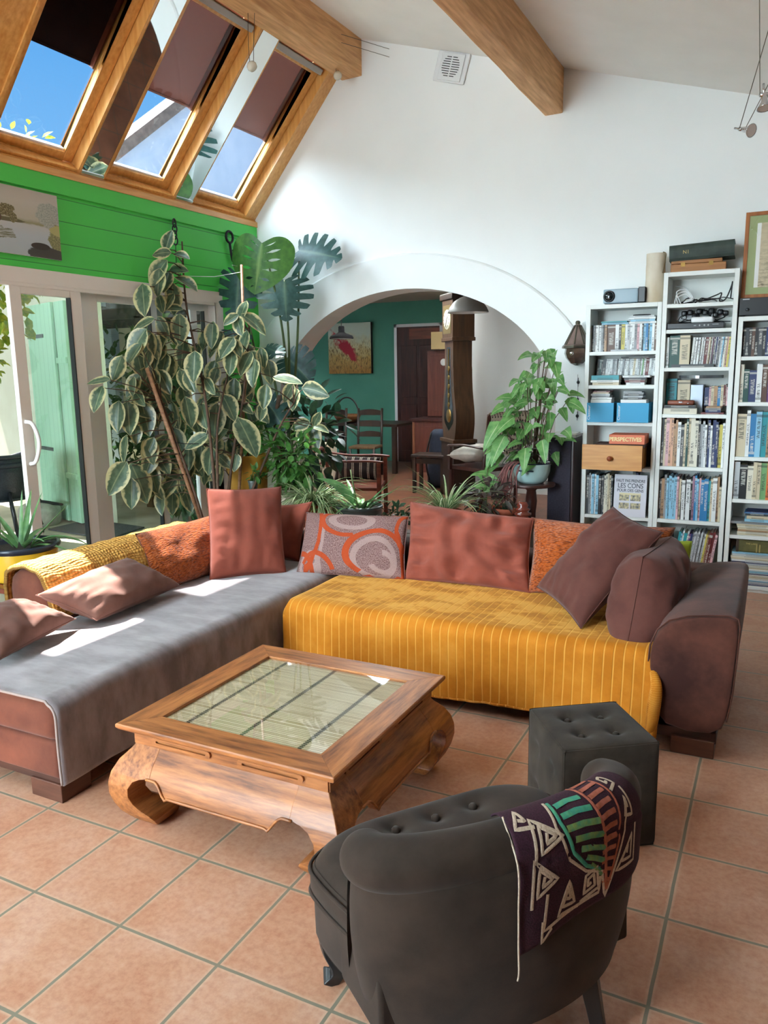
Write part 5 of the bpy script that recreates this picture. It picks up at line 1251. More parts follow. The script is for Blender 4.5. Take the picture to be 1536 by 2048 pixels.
BC = {}
NAMES = dict(W='white', I='ivory', C='cream', G='grey', L='light grey', D='dark grey', K='black', N='navy', B='blue', S='sky blue', T='teal', E='dark green', V='green', Y='yellow', O='orange', R='dark red', M='mauve', P='pink', A='tan', H='brown', U='purple', F='peach')
RGB = dict(W=(222, 224, 222), I=(214, 208, 190), C=(204, 190, 160), G=(140, 142, 144), L=(186, 190, 192), D=(62, 64, 68), K=(22, 22, 25), N=(30, 46, 92), B=(38, 116, 168), S=(140, 190, 214), T=(36, 142, 152), E=(24, 70, 62), V=(112, 160, 104), Y=(196, 182, 84), O=(216, 112, 56), R=(104, 36, 38), M=(150, 112, 132), P=(212, 168, 172), A=(170, 134, 100), H=(92, 64, 50), U=(112, 68, 120), F=(214, 166, 136))
def bookmat(k, i):
    """cover paint with printed bands and rows of small lettering-like flecks on the spine"""
    nm = NAMES[k].replace(' ', '_')+'_cover_%d' % i
    if nm in MATS: return MATS[nm]
    q = NT(nm); co = q.coords('Generated'); s3 = q.sep(co); base = S(*RGB[k]); lum = sum(base)/3
    ink = S(40, 42, 48) if lum > .2 else S(210, 206, 196)
    cx_ = q.n('ShaderNodeCombineXYZ'); q.l(q.math('MULTIPLY', s3[0], 1.6), cx_.inputs[0]); q.l(q.math('MULTIPLY', s3[2], 80), cx_.inputs[2]); cx_.inputs[1].default_value = i*3.7
    fl = q.n('ShaderNodeTexNoise'); fl.inputs['Scale'].default_value = 1; fl.inputs['Detail'].default_value = 2; q.l(cx_.outputs[0], fl.inputs['Vector'])
    lo, hi = ((.25, .72), (.12, .5), (.4, .85))[i % 3]
    band = q.math('MULTIPLY', q.math('GREATER_THAN', s3[2], lo), q.math('LESS_THAN', s3[2], hi))
    mid = q.math('LESS_THAN', q.math('ABSOLUTE', q.math('SUBTRACT', s3[0], .5)), .28)
    m_ = q.math('MULTIPLY', q.math('MULTIPLY', band, mid), q.math('GREATER_THAN', fl.outputs[0], .5))
    c = q.mix(q.math('MULTIPLY', m_, .75), base, ink)
    lab = q.math('MULTIPLY', q.math('GREATER_THAN', s3[2], .06 if i % 2 else .88), q.math('LESS_THAN', s3[2], .12 if i % 2 else .94))
    c = q.mix(q.math('MULTIPLY', lab, .6), c, ink); q.l(c, q.b.inputs['Base Color']); q.b.inputs['Roughness'].default_value = .45
    return q.M
ORD = ['first', 'second', 'third', 'fourth', 'fifth', 'sixth', 'seventh', 'eighth', 'ninth', 'tenth', 'eleventh', 'twelfth', 'thirteenth', 'fourteenth', 'fifteenth', 'sixteenth', 'seventeenth', 'eighteenth', 'nineteenth', 'twentieth', 'twenty-first', 'twenty-second', 'twenty-third', 'twenty-fourth', 'twenty-fifth', 'twenty-sixth', 'twenty-seventh', 'twenty-eighth', 'twenty-ninth', 'thirtieth', 'thirty-first', 'thirty-second']
BI = [0]
def book(kind, k, w, h, d, loc, lean=0, label='', cat='book', group=None, disc=False):
    """spine faces -Y, origin at the bottom front centre"""
    BI[0] += 1; i = BI[0] % 3; w = max(.004, w)
    mb = MB(); t = min(.003, w*.18)
    if disc or w < .012:
        mb.box((-w/2, 0, 0), (w/2, d, h))
    else:
        mb.box((-w/2, 0, 0), (w/2, .004, h)).box((-w/2, .004, 0), (-w/2+t, d, h)).box((w/2-t, .004, 0), (w/2, d, h))
        mb.k = 1; mb.box((-w/2+t, .004, .004), (w/2-t, d-.005, h-.004))
    o = mb.build(kind, [bookmat(k, i), PAPER], None, weld=False)
    o.location = loc; o.rotation_euler = (0, lean, 0)
    return tag(o, label, cat, group)
def row(spec, x0, x1, z, shelf, kind='book', hmul=1.0, yf=None, lean=0, d=.17, base=.20, cat='book', group=None, disc=False, sd=0, hv=.06, start=0):
    """spec: letters give the cover colour, a digit after it the thickness, ^ taller, _ shorter"""
    rnd = random.Random(sd or len(spec)); it = []; i = 0
    while i < len(spec):
        k = spec[i]; i += 1; w = 2.0; h = 1.0
        while i < len(spec) and spec[i] in '123456789^_':
            if spec[i] == '^': h *= 1.13
            elif spec[i] == '_': h *= .84
            else: w = float(spec[i])
            i += 1
        it.append((k, w, h))
    tot = sum(w for _, w, _ in it); ct = cos(lean); x = x0; n = len(it); span = x1-x0
    for j, (k, w, h) in enumerate(it):
        W_ = w/tot*span*.985; H_ = base*h*hmul*(1+rnd.uniform(-hv, hv) if not disc else 1)
        lb = '%s %s, %s from the left %s' % (NAMES[k], {'cd_case': 'disc case', 'dvd_case': 'film case'}.get(kind, kind), ORD[min(j+start, 31)], shelf)
        xx = x + w/tot*span/2
        y = (yf if yf is not None else YF+.02) + rnd.uniform(0, .012)
        dz = abs(sin(lean))*W_/2
        book(kind, k, W_*ct, H_, d, (xx, y, z+dz+.0004), lean, lb, cat, group or ('books '+shelf), disc)
        x += w/tot*span
def flat(specs, x, y, z, shelf, rot=0):
    """a pile lying flat: (kind, colour, width, height, depth) bottom first"""
    zz = z
    for j, (kind, k, w, h, d) in enumerate(specs):
        BI[0] += 1; mb = MB(); t = .002
        if h > .012:
            mb.box((-w/2, 0, 0), (w/2, d, t)).box((-w/2, 0, h-t), (w/2, d, h)).box((-w/2, 0, t), (w/2, .004, h-t)); mb.k = 1; mb.box((-w/2+.004, .004, t), (w/2-.004, d-.004, h-t))
        else: mb.box((-w/2, 0, 0), (w/2, d, h))
        rr = random.Random(BI[0]); o = mb.build(kind, [bookmat(k, BI[0] % 3), PAPER], None, weld=False)
        o.location = (x+rr.uniform(-.006, .006), y+rr.uniform(0, .01), zz+.0003); o.rotation_euler = (0, 0, rot+rr.uniform(-.03, .03)); zz += h+.0006
        pos = 'topmost' if j == len(specs)-1 else ('lowest' if j == 0 else ORD[j]+' from the bottom')
        if len(specs) == 1: pos = 'lying flat'
        tag(o, '%s %s, %s %s' % (NAMES[k], {'cd_case': 'disc case', 'dvd_case': 'film case'}.get(kind, kind), pos, shelf), {'magazine': 'magazine', 'book': 'book'}.get(kind, 'disc case'), 'pile '+shelf)
    return zz
L0, L1 = -1.292, -.832; M0, M1 = -.762, -.343
# left bookcase
row('D2G1W2W1W2G2K1A2H7W3K2Y3W2L2W2W2G2P2W2K1S2B2E1S2W2H2', L0, L1, 1.705, "on the left bookcase's top shelf", 'dvd_case', base=.192, disc=True, d=.14, cat='disc case', yf=YF+.045)
flat([('dvd_case', 'S', .19, .012, .13), ('dvd_case', 'T', .185, .01, .13)], -1.13, YF+.05, 1.899, 'of the pile over the film cases, left')
z_ = flat([('dvd_case', 'W', .19, .014, .13), ('dvd_case', 'S', .17, .014, .13), ('dvd_case', 'W', .19, .014, .13), ('dvd_case', 'L', .17, .012, .13)], -.935, YF+.05, 1.899, 'of the pile over the film cases, right')
flat([('cd_case', 'L', .19, .012, .02)], -1.05, YF+.006, 1.705, 'at the foot of the top shelf film cases')
tag(MB().lathe([(.062, 0), (.062, .008), (.045, .008), (.045, 0), (.062, 0)], (0, 0, 0), 24).build('headband', BLACK, smooth=True), 'black ring lying on the white film cases', 'ring').location = (-.95, YF+.115, z_+.0005)
row('K2E2K1D3W2W2W2G2L2K1W2W2G2W2W2L2W2C2W2L2W2V1W2R3W2L2W2C2', L0+.02, L1, 1.5235, "in the left bookcase's leaning disc row", 'cd_case', base=.128, disc=True, d=.12, cat='disc case', lean=radians(4), yf=YF+.15)
MB_ = MB().box((-.215, 0, 0), (.215, .11, .06)).build('disc_rack', BLACK); MB_.location = ((L0+L1)/2+.01, YF+.148, 1.4623); tag(MB_, 'black rack under the leaning discs of the left bookcase', 'rack')
flat([('book', 'C', .19, .020, .12), ('book', 'W', .205, .016, .125), ('book', 'T', .20, .034, .12)], -1.178, YF+.008, 1.462, 'of the pile before the discs, left')
flat([('dvd_case', 'W', .13, .018, .12), ('dvd_case', 'R', .14, .016, .12), ('dvd_case', 'D', .15, .018, .12), ('dvd_case', 'W', .19, .014, .12)], -.96, YF+.008, 1.462, 'of the pile before the discs, right')
flat([('dvd_case', 'K', .25, .012, .12)], -.965, YF+.12, 1.654, "on top of the left bookcase's leaning discs")
BLUEB = mat('blue_file_box', S(34, 150, 196), .5)
def filebox(x, w, lab):
    r = thing('magazine_box', lab, 'box', (x, YF-.03, 1.1925), group='blue file boxes')
    MB().box((-w/2, 0, 0), (w/2, .006, .142)).box((-w/2, .006, 0), (-w/2+.005, .22, .142)).box((w/2-.005, .006, 0), (w/2, .22, .142)).box((-w/2, .006, 0), (w/2, .22, .005)).box((-w/2, .214, 0), (w/2, .22, .142)).build('box', BLUEB, r, bevel=.0015)
    text('Classeur', .026, WHITEP, r, (-w/2+.016, -.0012, .07), (pi/2, -pi/2, 0), 'lettering', sx=1.2)
    MB().box((-w/2+.02, .03, .02), (w/2-.025, .15, .165)).build('papers', mat('white_paper', (.82, .82, .8), .8), r)
filebox(-1.197, .195, 'blue file box, left one, with disc cases piled on it'); filebox(-.965, .225, 'blue file box, right one, below the dark disc pile')
flat([('cd_case', 'W', .15, .012, .12), ('cd_case', 'G', .13, .012, .12), ('cd_case', 'L', .14, .014, .12), ('cd_case', 'C', .12, .010, .12), ('cd_case', 'R', .12, .010, .12)], -1.205, YF+.02, 1.359, 'on the left blue file box')
flat([('cd_case', 'D', .13, .012, .12), ('cd_case', 'L', .14, .012, .12), ('cd_case', 'K', .13, .010, .12), ('cd_case', 'G', .14, .012, .12), ('cd_case', 'L', .13, .008, .12)], -.975, YF+.02, 1.359, 'on the right blue file box')
# pine drawer standing on the shelf, game box, small loudspeaker
PINEX = wood('honey_pine', S(206, 146, 70), S(180, 114, 46), .4, 0, 9, .2)
r = thing('pine_drawer', 'honey pine drawer with a round knob jutting from the left bookcase', 'drawer', (-1.072, 5.775, .8585))
MB().box((-.212, 0, 0), (.212, .02, .182)).build('front', PINEX, r, bevel=.002)
MB().box((-.20, .02, .004), (-.188, .42, .15)).box((.188, .02, .004), (.20, .42, .15)).box((-.2, .41, .004), (.2, .42, .15)).box((-.2, .02, .004), (.2, .42, .012)).build('box', PINEX, r)
MB().lathe([(0, .034), (.014, .032), (.019, .024), (.016, .012), (.010, .006), (.012, 0)], (-.01, 0, .086), 20, Matrix.Rotation(pi/2, 4, 'X')).build('knob', wood('red_knob', S(150, 74, 40), S(120, 54, 28), .25, 2), r, smooth=True)
r = thing('game_box', 'orange game box lettered PERSPECTIVES above the pine drawer', 'box', (-.985, 5.86, 1.0415))
MB().box((-.125, 0, 0), (.125, .2, .068)).build('box', mat('orange_card', S(214, 108, 70), .5), r, bevel=.002)
MB().box((-.225, .02, -.024), (.125, .2, -.0005)).build('tray', mat('dark_card', S(60, 30, 20), .6), r)
text('SUPERSPECTIVES'[2:], .040, mat('pale_yellow_print', S(240, 214, 150), .5), r, (-.01, -.0015, .034), (pi/2, 0, 0), 'lettering', sx=.92, bold=.0012)
r = thing('small_loudspeaker', 'small black loudspeaker right of the pine drawer', 'loudspeaker', (-.868, 6.06, .8585))
MB().box((-.030, 0, 0), (.03, .15, .215)).build('cabinet', BLACK, r, bevel=.012); MB().box((-.024, -.002, .008), (.024, .0, .205)).build('grille', mat('dark_mesh', (.02, .02, .022), .8), r)
row('D3G2W1S3W2S3K3D2K1I2I2C2C2K2', L0, -1.095, .49, "on the shelf below the pine drawer", base=.31, hv=.05, d=.2)
row('W2D2N2', -.99, -.93, .49, "behind the grey cover book", base=.33, hv=.05, d=.1, yf=6.10)
r = thing('cover_book', 'grey book shown face-on, titled LES CONS', 'book', (-.965, YF-.004, .4905)); r.rotation_euler = (radians(-4), 0, 0)
MB().box((-.117, 0, 0), (.117, .012, .315)).build('cover', mat('pale_lilac_cover', S(214, 212, 220), .45), r, bevel=.001)
INK = mat('grey_print', S(96, 98, 108), .6)
for s_, t_, z, sx_ in ((.030, 'TAUT PAS PRENDRE'.replace('TAUT', 'FAUT'), .268, .78), (.050, 'LES CONS', .231, .82), (.030, 'POUR DES GENS', .196, .86)): text(s_ and t_, s_, INK, r, (0, -.0015, z), (pi/2, 0, 0), 'lettering', sx=sx_, bold=.0006)
for x, z in ((-.041, .142), (.041, .142), (-.041, .082), (.041, .082)):
    MB().box((x-.036, -.0016, z-.022), (x+.036, -.0004, z+.022)).build('picture_panel', mat('panel_print', S(96, 96, 104), .6, 0, S(220, 206, 160), 60), r)
MB().box((-.077, -.0012, .163), (.077, -.0003, .178)).build('caption_band', mat('pale_band', S(222, 210, 170), .6), r)
row('F2P3C3K2W2C2A2H2G2W2K2C3', L0, L1, .10, "on the left bookcase's bottom shelf", base=.29)
# middle bookcase
r = thing('cable_heap', 'loose black and white cables on the top shelf of the middle bookcase', 'cables', (-.55, 6.08, 2.0205)); random.seed(3)
def cable(r, pts, m, rad=.0035, nm='cable'): MB().tube(smooth_path(pts, 7), rad, 6).build(nm, m, r, smooth=True)
for k in range(5):
    p = [(-.17+.06*random.random(), random.uniform(-.08, .08), .006)]
    for j in range(6): p.append((p[-1][0]+random.uniform(.02, .07), random.uniform(-.09, .09), .006+random.random()*.03))
    cable(r, p, BLACK)
cable(r, [(.0, -.08, .01), (.10, -.06, .05), (.13, -.06, .06), (.12, -.05, .01), (.16, -.08, .02), (.19, -.07, .10), (.195, -.06, .13), (.19, -.08, .02)], BLACK, .005)
for k in range(3): cable(r, [(-.17+.02*k, -.07, .006), (-.16, -.08, .04+.02*k), (-.1, -.06, .065+.015*k), (-.07+.01*k, -.07, .03), (-.11, -.08, .008)], WHITEP, .004, 'white_cable')
cable(r, [(-.19, .09, .14), (-.12, .08, .12), (-.09, .06, .06), (-.14, .0, .02)], WHITEP, .003, 'white_cable')
r = thing('dvd_player', 'slim black disc player on the second shelf of the middle bookcase', 'player', (-.575, YF+.02, 1.8455))
MB().box((-.185, 0, .004), (.185, .2, .042)).build('case', BLACK, r, bevel=.003)
mb = MB(); 
for x in (.03, .06, .085): mb.lathe([(0, .003), (.006, .003), (.007, 0)], (x, 0, .024), 10, Matrix.Rotation(pi/2, 4, 'X'))
mb.box((-.01, -.0008, .02), (.006, 0, .026)).box((.11, -.0008, .026), (.15, 0, .03)); mb.build('buttons', mat('grey_print_b', S(150, 150, 150), .5), r)
MB().cbox((0, .1, .002), (.34, .16, .004)).build('feet', BLACK, r)
r = thing('router_box', 'white rounded box standing on the black disc player', 'router', (-.535, YF+.04, 1.8885))
mb = MB(); rbox(mb, (-.072, 0, 0), (.072, .12, .040), .012); mb.build('case', WHITEP, r, smooth=True)
r = thing('power_strip', 'tangle of plugs and black cables behind the white box', 'cables', (-.55, 6.17, 1.846)); random.seed(8)
MB().box((-.195, .04, .07), (-.02, .058, .135)).box((.0, .04, .085), (.17, .058, .14)).build('socket_strip', WHITEP, r)
for x, z in ((-.12, .12), (-.08, .125), (-.02, .13), (.02, .12), (.06, .13), (.12, .12), (.155, .11), (-.05, .10), (.09, .10)):
    mb = MB(); rbox(mb, (x-.018, -.02, z-.02), (x+.018, .03, z+.016), .01); mb.build('plug', BLACK, r, smooth=True)
MB().box((.115, -.0, .1), (.14, .036, .13)).build('red_plug', mat('red_plastic', S(120, 20, 24), .4), r)
for k in range(11):
    x = random.uniform(-.13, .17); cable(r, [(x, -.01, .11), (x+random.uniform(-.05, .05), -.05, .08), (x+random.uniform(-.08, .08), -.06, .055), (min(.19, max(-.2, x+random.uniform(-.1, .14))), -.02, .05)], BLACK, .003)
row('W3', M0, M0+.02, 1.582, "at the left end of the middle bookcase's third shelf", base=.20, d=.16)
row('E9C9', M0+.025, M0+.16, 1.582, "among the large volumes, third middle shelf", base=.222, d=.15, hv=.01)
row('W3K1W3K1W3K1W3K1W2K1R4W1C2H2W1M2K2W1N2W1D2G2W2S2D1W2C2P2Y3G2', M0+.165, M1, 1.582, "in the middle bookcase's leaning disc row", 'cd_case', base=.205, disc=True, d=.13, lean=radians(4), cat='disc case', yf=YF+.03)
flat([('dvd_case', 'D', .28, .022, .05)], -.58, YF-.002+.004, 1.582, "in front of the middle bookcase's disc row")
tag(MB().lathe([(0, 0), (.15, 0), (.15, .02), (0, .02)], seg=40).build('disc_spindle', mat('grey_discs', S(120, 124, 128), .2, .6), smooth=False), 'flat round grey disc box above the teal books', 'box', None).location = (-.53, YF+.155, 1.5060)
row('T9', M0+.002, M0+.075, 1.255, "tall teal one of the fourth middle shelf", base=.235, yf=YF+.12, d=.12)
row('C9', M0+.08, M0+.165, 1.255, "behind the brown leather book, cream one", base=.225, yf=YF+.12, d=.12)
tag(MB().box((0, 0, 0), (.085, .12, .205)).build('metal_tin', mat('brushed_tin', S(176, 186, 200), .3, .4), bevel=.004), 'plain silver-blue tin beside the cream book', 'tin').location = (M0+.17, YF+.12, 1.2553)
row('N5P2C3A4B3C3R2H1P2', M0+.262, M1, 1.3095, "above the right pile, fourth middle shelf", base=.14, hv=.12, yf=YF+.13, d=.1)
flat([('book', 'R', .15, .012, .16), ('book', 'N', .10, .018, .16), ('book', 'G', .10, .012, .15), ('book', 'A', .095, .010, .15)], -.43, YF+.02, 1.2553, "of the right pile, fourth middle shelf")
z_ = flat([('book', 'I', .225, .042, .10), ('book', 'K', .21, .02, .10)], -.648, YF+.004, 1.2553, "of the left pile, fourth middle shelf")
r = thing('leather_box', 'reddish brown leather pencil box on top of the black book', 'box', (-.645, YF+.02, z_))
mb = MB(); rbox(mb, (-.09, 0, 0), (.09, .08, .034), .012); mb.build('body', mat('brown_leather', S(136, 70, 44), .45, 0, S(104, 48, 30), 20), r, smooth=True)
MB().box((-.012, -.0015, .016), (.012, .0, .026)).box((.045, -.0015, .010), (.055, 0, .016)).build('clasp', CHROME, r)
row('K2C2P3F2F2A2A2W3D3C2E2C2I4I3K2G2L2W2K1N2W2N3N2K1Y3W2', M0, M1-.0, .88, "on the fifth shelf of the middle bookcase", base=.325, hv=.09)
row('D2A3G2S2S1S2S2S1S2P2C2K1W3K1W4K2M2B2S2P2B3B4T2C2W4A2C2_', M0, M1, .49, "on the sixth shelf of the middle bookcase", base=.31, hv=.07)
row('H2A2C2R2', M0, M0+.10, .10, "of the middle bookcase's bottom-left books", base=.27)
row('T3S2W2T4W2U2N3G2L2G2L2G2L2G2L2Y2A2R4R3P3', M0+.11, M1-.045, .10, "in the middle bookcase's leaning bottom row", 'magazine', base=.30, hv=.04, lean=radians(8), cat='magazine', yf=YF+.03)
# right bookcase
R0 = -.268
row('K2D2K2H2K2D3K2N5D2K2D2W1K2D2K3D2K2H2K2D3K2K2', R0, .2, 1.65, "in the right bookcase's film row", 'dvd_case', base=.192, disc=True, d=.14, cat='disc case', yf=YF+.03)
row('I2E3N4W3H3U2W3K6D3W2K4N3I3', R0, .2, 1.342, "on the right bookcase's second shelf", base=.24, hv=.12, d=.16)
row('C5W2B3S3T3A2C1I2U3W1K4Y2I2C3', R0, .16, .965, "on the right bookcase's teal shelf", base=.315, hv=.08)
row('L3K4I3C2C2V3O3W3W3A2C2C2I3', R0, .16, .668, "on the right bookcase's fourth shelf", base=.25, hv=.08, d=.17)
flat([('magazine', 'C', .24, .012, .2), ('magazine', 'I', .25, .012, .2), ('magazine', 'A', .24, .014, .2), ('magazine', 'C', .25, .012, .2), ('magazine', 'I', .24, .014, .2), ('magazine', 'C', .25, .012, .2), ('magazine', 'G', .34, .018, .2), ('book', 'S', .16, .02, .15), ('book', 'C', .14, .022, .15), ('book', 'D', .15, .016, .15), ('magazine', 'B', .16, .006, .16), ('magazine', 'N', .15, .006, .16)], -.10, YF+.015, .4105, "of the fifth right shelf's pile")
zz = flat([('magazine', ('I', 'L', 'S', 'W', 'C')[k % 5] if k % 6 else 'N', .40, .0125, .2) for k in range(18)], -.05, YF+.012, .0505, "of the bottom right magazine stack")
r = thing('olive_suitcase', 'old olive green case on the magazine stack', 'case', (-.05, YF+.03, zz+.0005))
MB().box((-.17, 0, 0), (.17, .18, .088)).build('body', mat('olive_leather', S(104, 98, 52), .6, 0, S(78, 74, 38), 14), r, bevel=.008)
MB().box((-.175, -.004, .0), (-.158, .18, .09)).build('corner', mat('dark_leather', S(60, 44, 30), .6), r); MB().box((-.045, -.0025, .0), (-.038, .0, .06)).box((-.025, -.0025, 0), (-.018, 0, .06)).build('strap', mat('tan_strap', S(170, 150, 90), .6), r)
text('THE LARM', .016, mat('gold_print', S(190, 170, 100), .4), r, (-.075, -.002, .062), (pi/2, 0, 0), 'lettering')

# ------------------------------------------------------------------ on top of the bookcases
r = thing('projector', 'small blue-grey projector on the left bookcase', 'projector', (-1.085, YF+.02, 2.041))
mb = MB(); rbox(mb, (-.128, 0, .006), (.118, .14, .106), .01); mb.build('case', mat('blue_grey_plastic', S(150, 172, 184), .4), r, smooth=True)
MB().box((.118, .005, .006), (.165, .14, .112)).build('rear_case', BLACK, r, bevel=.004)
Rx = Matrix.Rotation(pi/2, 4, 'X')
MB().lathe([(.032, .012), (.040, .012), (.042, 0), (.03, 0)], (-.085, 0, .055), 28, Rx).build('lens_ring', BLACK, r, smooth=True)
MB().lathe([(0, .007), (.02, .005), (.032, 0)], (-.085, -.002, .055), 28, Rx).build('lens', mat('dark_lens', (.01, .015, .015), .05), r, smooth=True)
for x in (-.11, .1): MB().cbox((x, .04, .003), (.02, .02, .006)).build('foot', BLACK, r)
r = thing('paper_lamp', 'tall white crumpled paper cylinder lamp beside the projector', 'lamp', (-.868, YF+.11, 2.041))
P = []
for i in range(17):
    z = .34*i/16; P.append([V(((.066+.003*mnoise.noise(V((k*.9, i*.7, 2))))*cos(2*pi*k/28), (.066+.003*mnoise.noise(V((k*.9, i*.7, 5))))*sin(2*pi*k/28), z)) for k in range(28)])
MB().grid(P, closev=True).build('shade', mat('rice_paper', S(220, 210, 192), .8, 0, S(196, 178, 150), 6, (1, 1, .6)), r, smooth=True)
MB().tube(smooth_path([(.055, -.045, .20), (.068, -.05, .28), (.072, -.045, .33), (.05, -.03, .345)], 6), .003, 5).build('cord', mat('brown_cord', S(110, 92, 60), .7), r, smooth=True)
r = thing('wooden_box', 'flat wooden box with brass clasps under the green ledger', 'box', (-.575, YF+.02, 2.2355)); r.rotation_euler = (0, 0, .04)
MB().box((-.18, 0, 0), (.175, .2, .052)).build('base', wood('orange_wood', S(176, 118, 62), S(140, 88, 42), .5, 0, 8), r, bevel=.003); MB().box((-.178, .003, .054), (.150, .2, .078)).build('lid', wood('orange_wood', S(176, 118, 62), S(140, 88, 42), .5, 0, 8), r, bevel=.003)
for x in (-.10, .08): MB().box((x-.014, -.003, .034), (x+.014, .001, .062)).build('clasp', BRASS, r)
r = thing('ledger', 'thick dark green ledger lying on the wooden box', 'book', (-.555, YF+.0, 2.3145)); r.rotation_euler = (0, -.035, .03)
LED = mat('dark_green_cloth', S(52, 66, 58), .6, 0, S(38, 50, 44), 16)
P = []
for i in range(9):
    a = lerp(-pi/2, pi/2, i/8); P.append([V((-.21, .012-.014*cos(a), .052+.05*sin(a))), V((.205, .012-.014*cos(a), .052+.05*sin(a)))])
MB().grid(P).box((-.21, .01, 0), (.205, .23, .006)).box((-.21, .01, .099), (.205, .23, .105)).build('cover', LED, r)
MB().box((-.2, .012, .006), (.198, .222, .099)).build('pages', PAPER, r)
text('N1', .034, mat('gold_print', S(190, 170, 100), .4), r, (-.10, -.004, .052), (pi/2, 0, 0), 'lettering')
r = thing('amplifier', 'black hi-fi amplifier on the right bookcase', 'amplifier', (-.06, YF+.01, 1.9155))
MB().box((-.24, .0, .008), (.24, .2, .122)).build('case', BLACK, r, bevel=.003)
for x in (-.19, -.05, .1): MB().lathe([(0, .012), (.010, .012), (.012, 0)], (x, 0, .045), 16, Rx).build('knob', mat('dark_knob', (.03, .03, .032), .3), r, smooth=True)
MB().box((-.222, -.001, .110), (-.18, 0, .116)).build('badge', mat('silver_print', S(180, 180, 180), .3), r); MB().cbox((0, .1, .004), (.4, .16, .008)).build('feet', BLACK, r)
r = thing('framed_print', 'print in an orange wood frame with green mount, standing on the amplifier', 'picture', (.09, YF+.085, 2.04)); r.rotation_euler = (radians(-5), 0, 0)
FRW = wood('orange_frame_wood', S(176, 106, 48), S(140, 78, 32), .4, 2, 8)
for lo, hi in (((-.39, 0, 0), (-.365, .02, .57)), ((.365, 0, 0), (.39, .02, .57)), ((-.365, 0, 0), (.365, .02, .025)), ((-.365, 0, .545), (.365, .02, .57))): MB().box(lo, hi).build('frame_bar', FRW, r, bevel=.002)
MB().box((-.366, .006, .024), (.366, .014, .546)).build('mount', mat('sage_mount', S(158, 170, 122), .8), r)
MB().box((-.315, .004, .07), (.315, .0062, .495)).build('white_margin', mat('white_paper', (.82, .82, .8), .8), r)
q = NT('old_engraving'); n = q.noise(q.coords('Object', (14, 1, 40)), 1.4, 5, .7); n2 = q.noise(q.coords(), 7, 3); s3 = q.sep(q.coords('Generated'))
tree_ = q.math('MULTIPLY', q.ramp(s3[2], [(.1, (1, 1, 1)), (.62, (0, 0, 0))]), q.ramp(n2, [(.4, (0, 0, 0)), (.6, (1, 1, 1))]))
q.l(q.mix(q.math('MULTIPLY', q.math('ADD', q.math('MULTIPLY', tree_, .8), .15), q.ramp(n, [(.42, (0, 0, 0)), (.58, (1, 1, 1))])), S(206, 192, 162), S(84, 70, 54)), q.b.inputs['Base Color']); q.b.inputs['Roughness'].default_value = .8
MB().box((-.29, .0025, .07), (.315, .0042, .495)).build('print', q.M, r)
MB().box((-.366, .001, .024), (.366, .0018, .546)).build('glass', glassmat('frame_glass', (1, 1, 1), .06), r)
# ------------------------------------------------------------------ beside the bookcases
r = thing('tower_loudspeaker', 'tall dark floor loudspeaker with papers on top, left of the bookcases', 'loudspeaker', (-1.47, 5.9, 0))
MB().box((-.098, 0, .02), (.098, .27, 1.075)).build('cabinet', wood('dark_cherry', S(62, 30, 30), S(42, 20, 20), .35, 2), r, bevel=.006)
MB().box((-.095, -.014, .03), (.080, .0, 1.07)).build('grille', mat('charcoal_cloth', S(54, 50, 62), .9, 0, S(46, 42, 54), 80), r, bevel=.006)
MB().box((-.11, .0, 0), (.11, .28, .02)).build('plinth', BLACK, r); MB().box((-.045, -.0155, 1.058), (.03, -.014, 1.066)).build('badge', mat('silver_print', S(180, 180, 180), .3), r)
for k, (a, b, c_) in enumerate(((.10, .012, (206, 200, 196)), (.094, .008, (186, 178, 176)), (.085, .010, (220, 218, 214)))):
    o = MB().box((-a, -.01, 0), (a, .2, b)).build('paper_sheaf', mat('paper_%d' % k, S(*c_), .8)); o.location = (-1.46+.006*k, 5.9, 1.076+(0, .0125, .021)[k]); o.rotation_euler = (0, 0, (.03, -.05, .06)[k])
    tag(o, ('thick grey paper sheaf lying directly on the tower loudspeaker', 'thin pinkish paper sheaf, middle of the loudspeaker pile', 'white paper sheaf, topmost on the tower loudspeaker')[k], 'papers', 'papers on the loudspeaker')
MET = mat('aged_metal', S(96, 90, 76), .45, .7, S(64, 58, 48), 12)
GLS = mat('amber_dark_glass', S(58, 40, 38), .15, 0, S(100, 80, 66), 10)
r = thing('wall_lantern', 'eight-sided metal and coloured glass lantern on the wall by the bookcase', 'lantern', (-1.425, 6.14, 1.70))
MB().lathe([(.112, .050), (.112, .062), (.095, .068), (.022, .205), (.022, .215)], seg=8).build('roof_glass', mat('mauve_glass', S(130, 108, 100), .25, 0, S(100, 84, 76), 8), r)
for k in range(8):
    a = 2*pi*k/8; MB().tube([(.098*cos(a), .098*sin(a), .062), (.024*cos(a), .024*sin(a), .208)], .006, 5).build('rib', MET, r)
MB().lathe([(0, .245), (.016, .24), (.020, .225), (.012, .21), (.026, .205), (.026, .2)], seg=12).build('finial', MET, r, smooth=True)
MB().lathe([(.085, .062), (.116, .056), (.118, .04), (.09, .036)], seg=8).build('brim', MET, r)
MB().lathe([(.092, .038), (.098, .0), (.085, -.035), (.05, -.075), (.012, -.092), (0, -.092)], seg=8).build('bowl', GLS, r)
MB().lathe([(0, .006), (.012, .005), (.015, 0)], (-.02, -.094, .0), 12, Rx).build('rosette', CHROME, r, smooth=True)
MB().box((-.012, .0, .02), (.012, .105, .04)).build('bracket', MET, r)
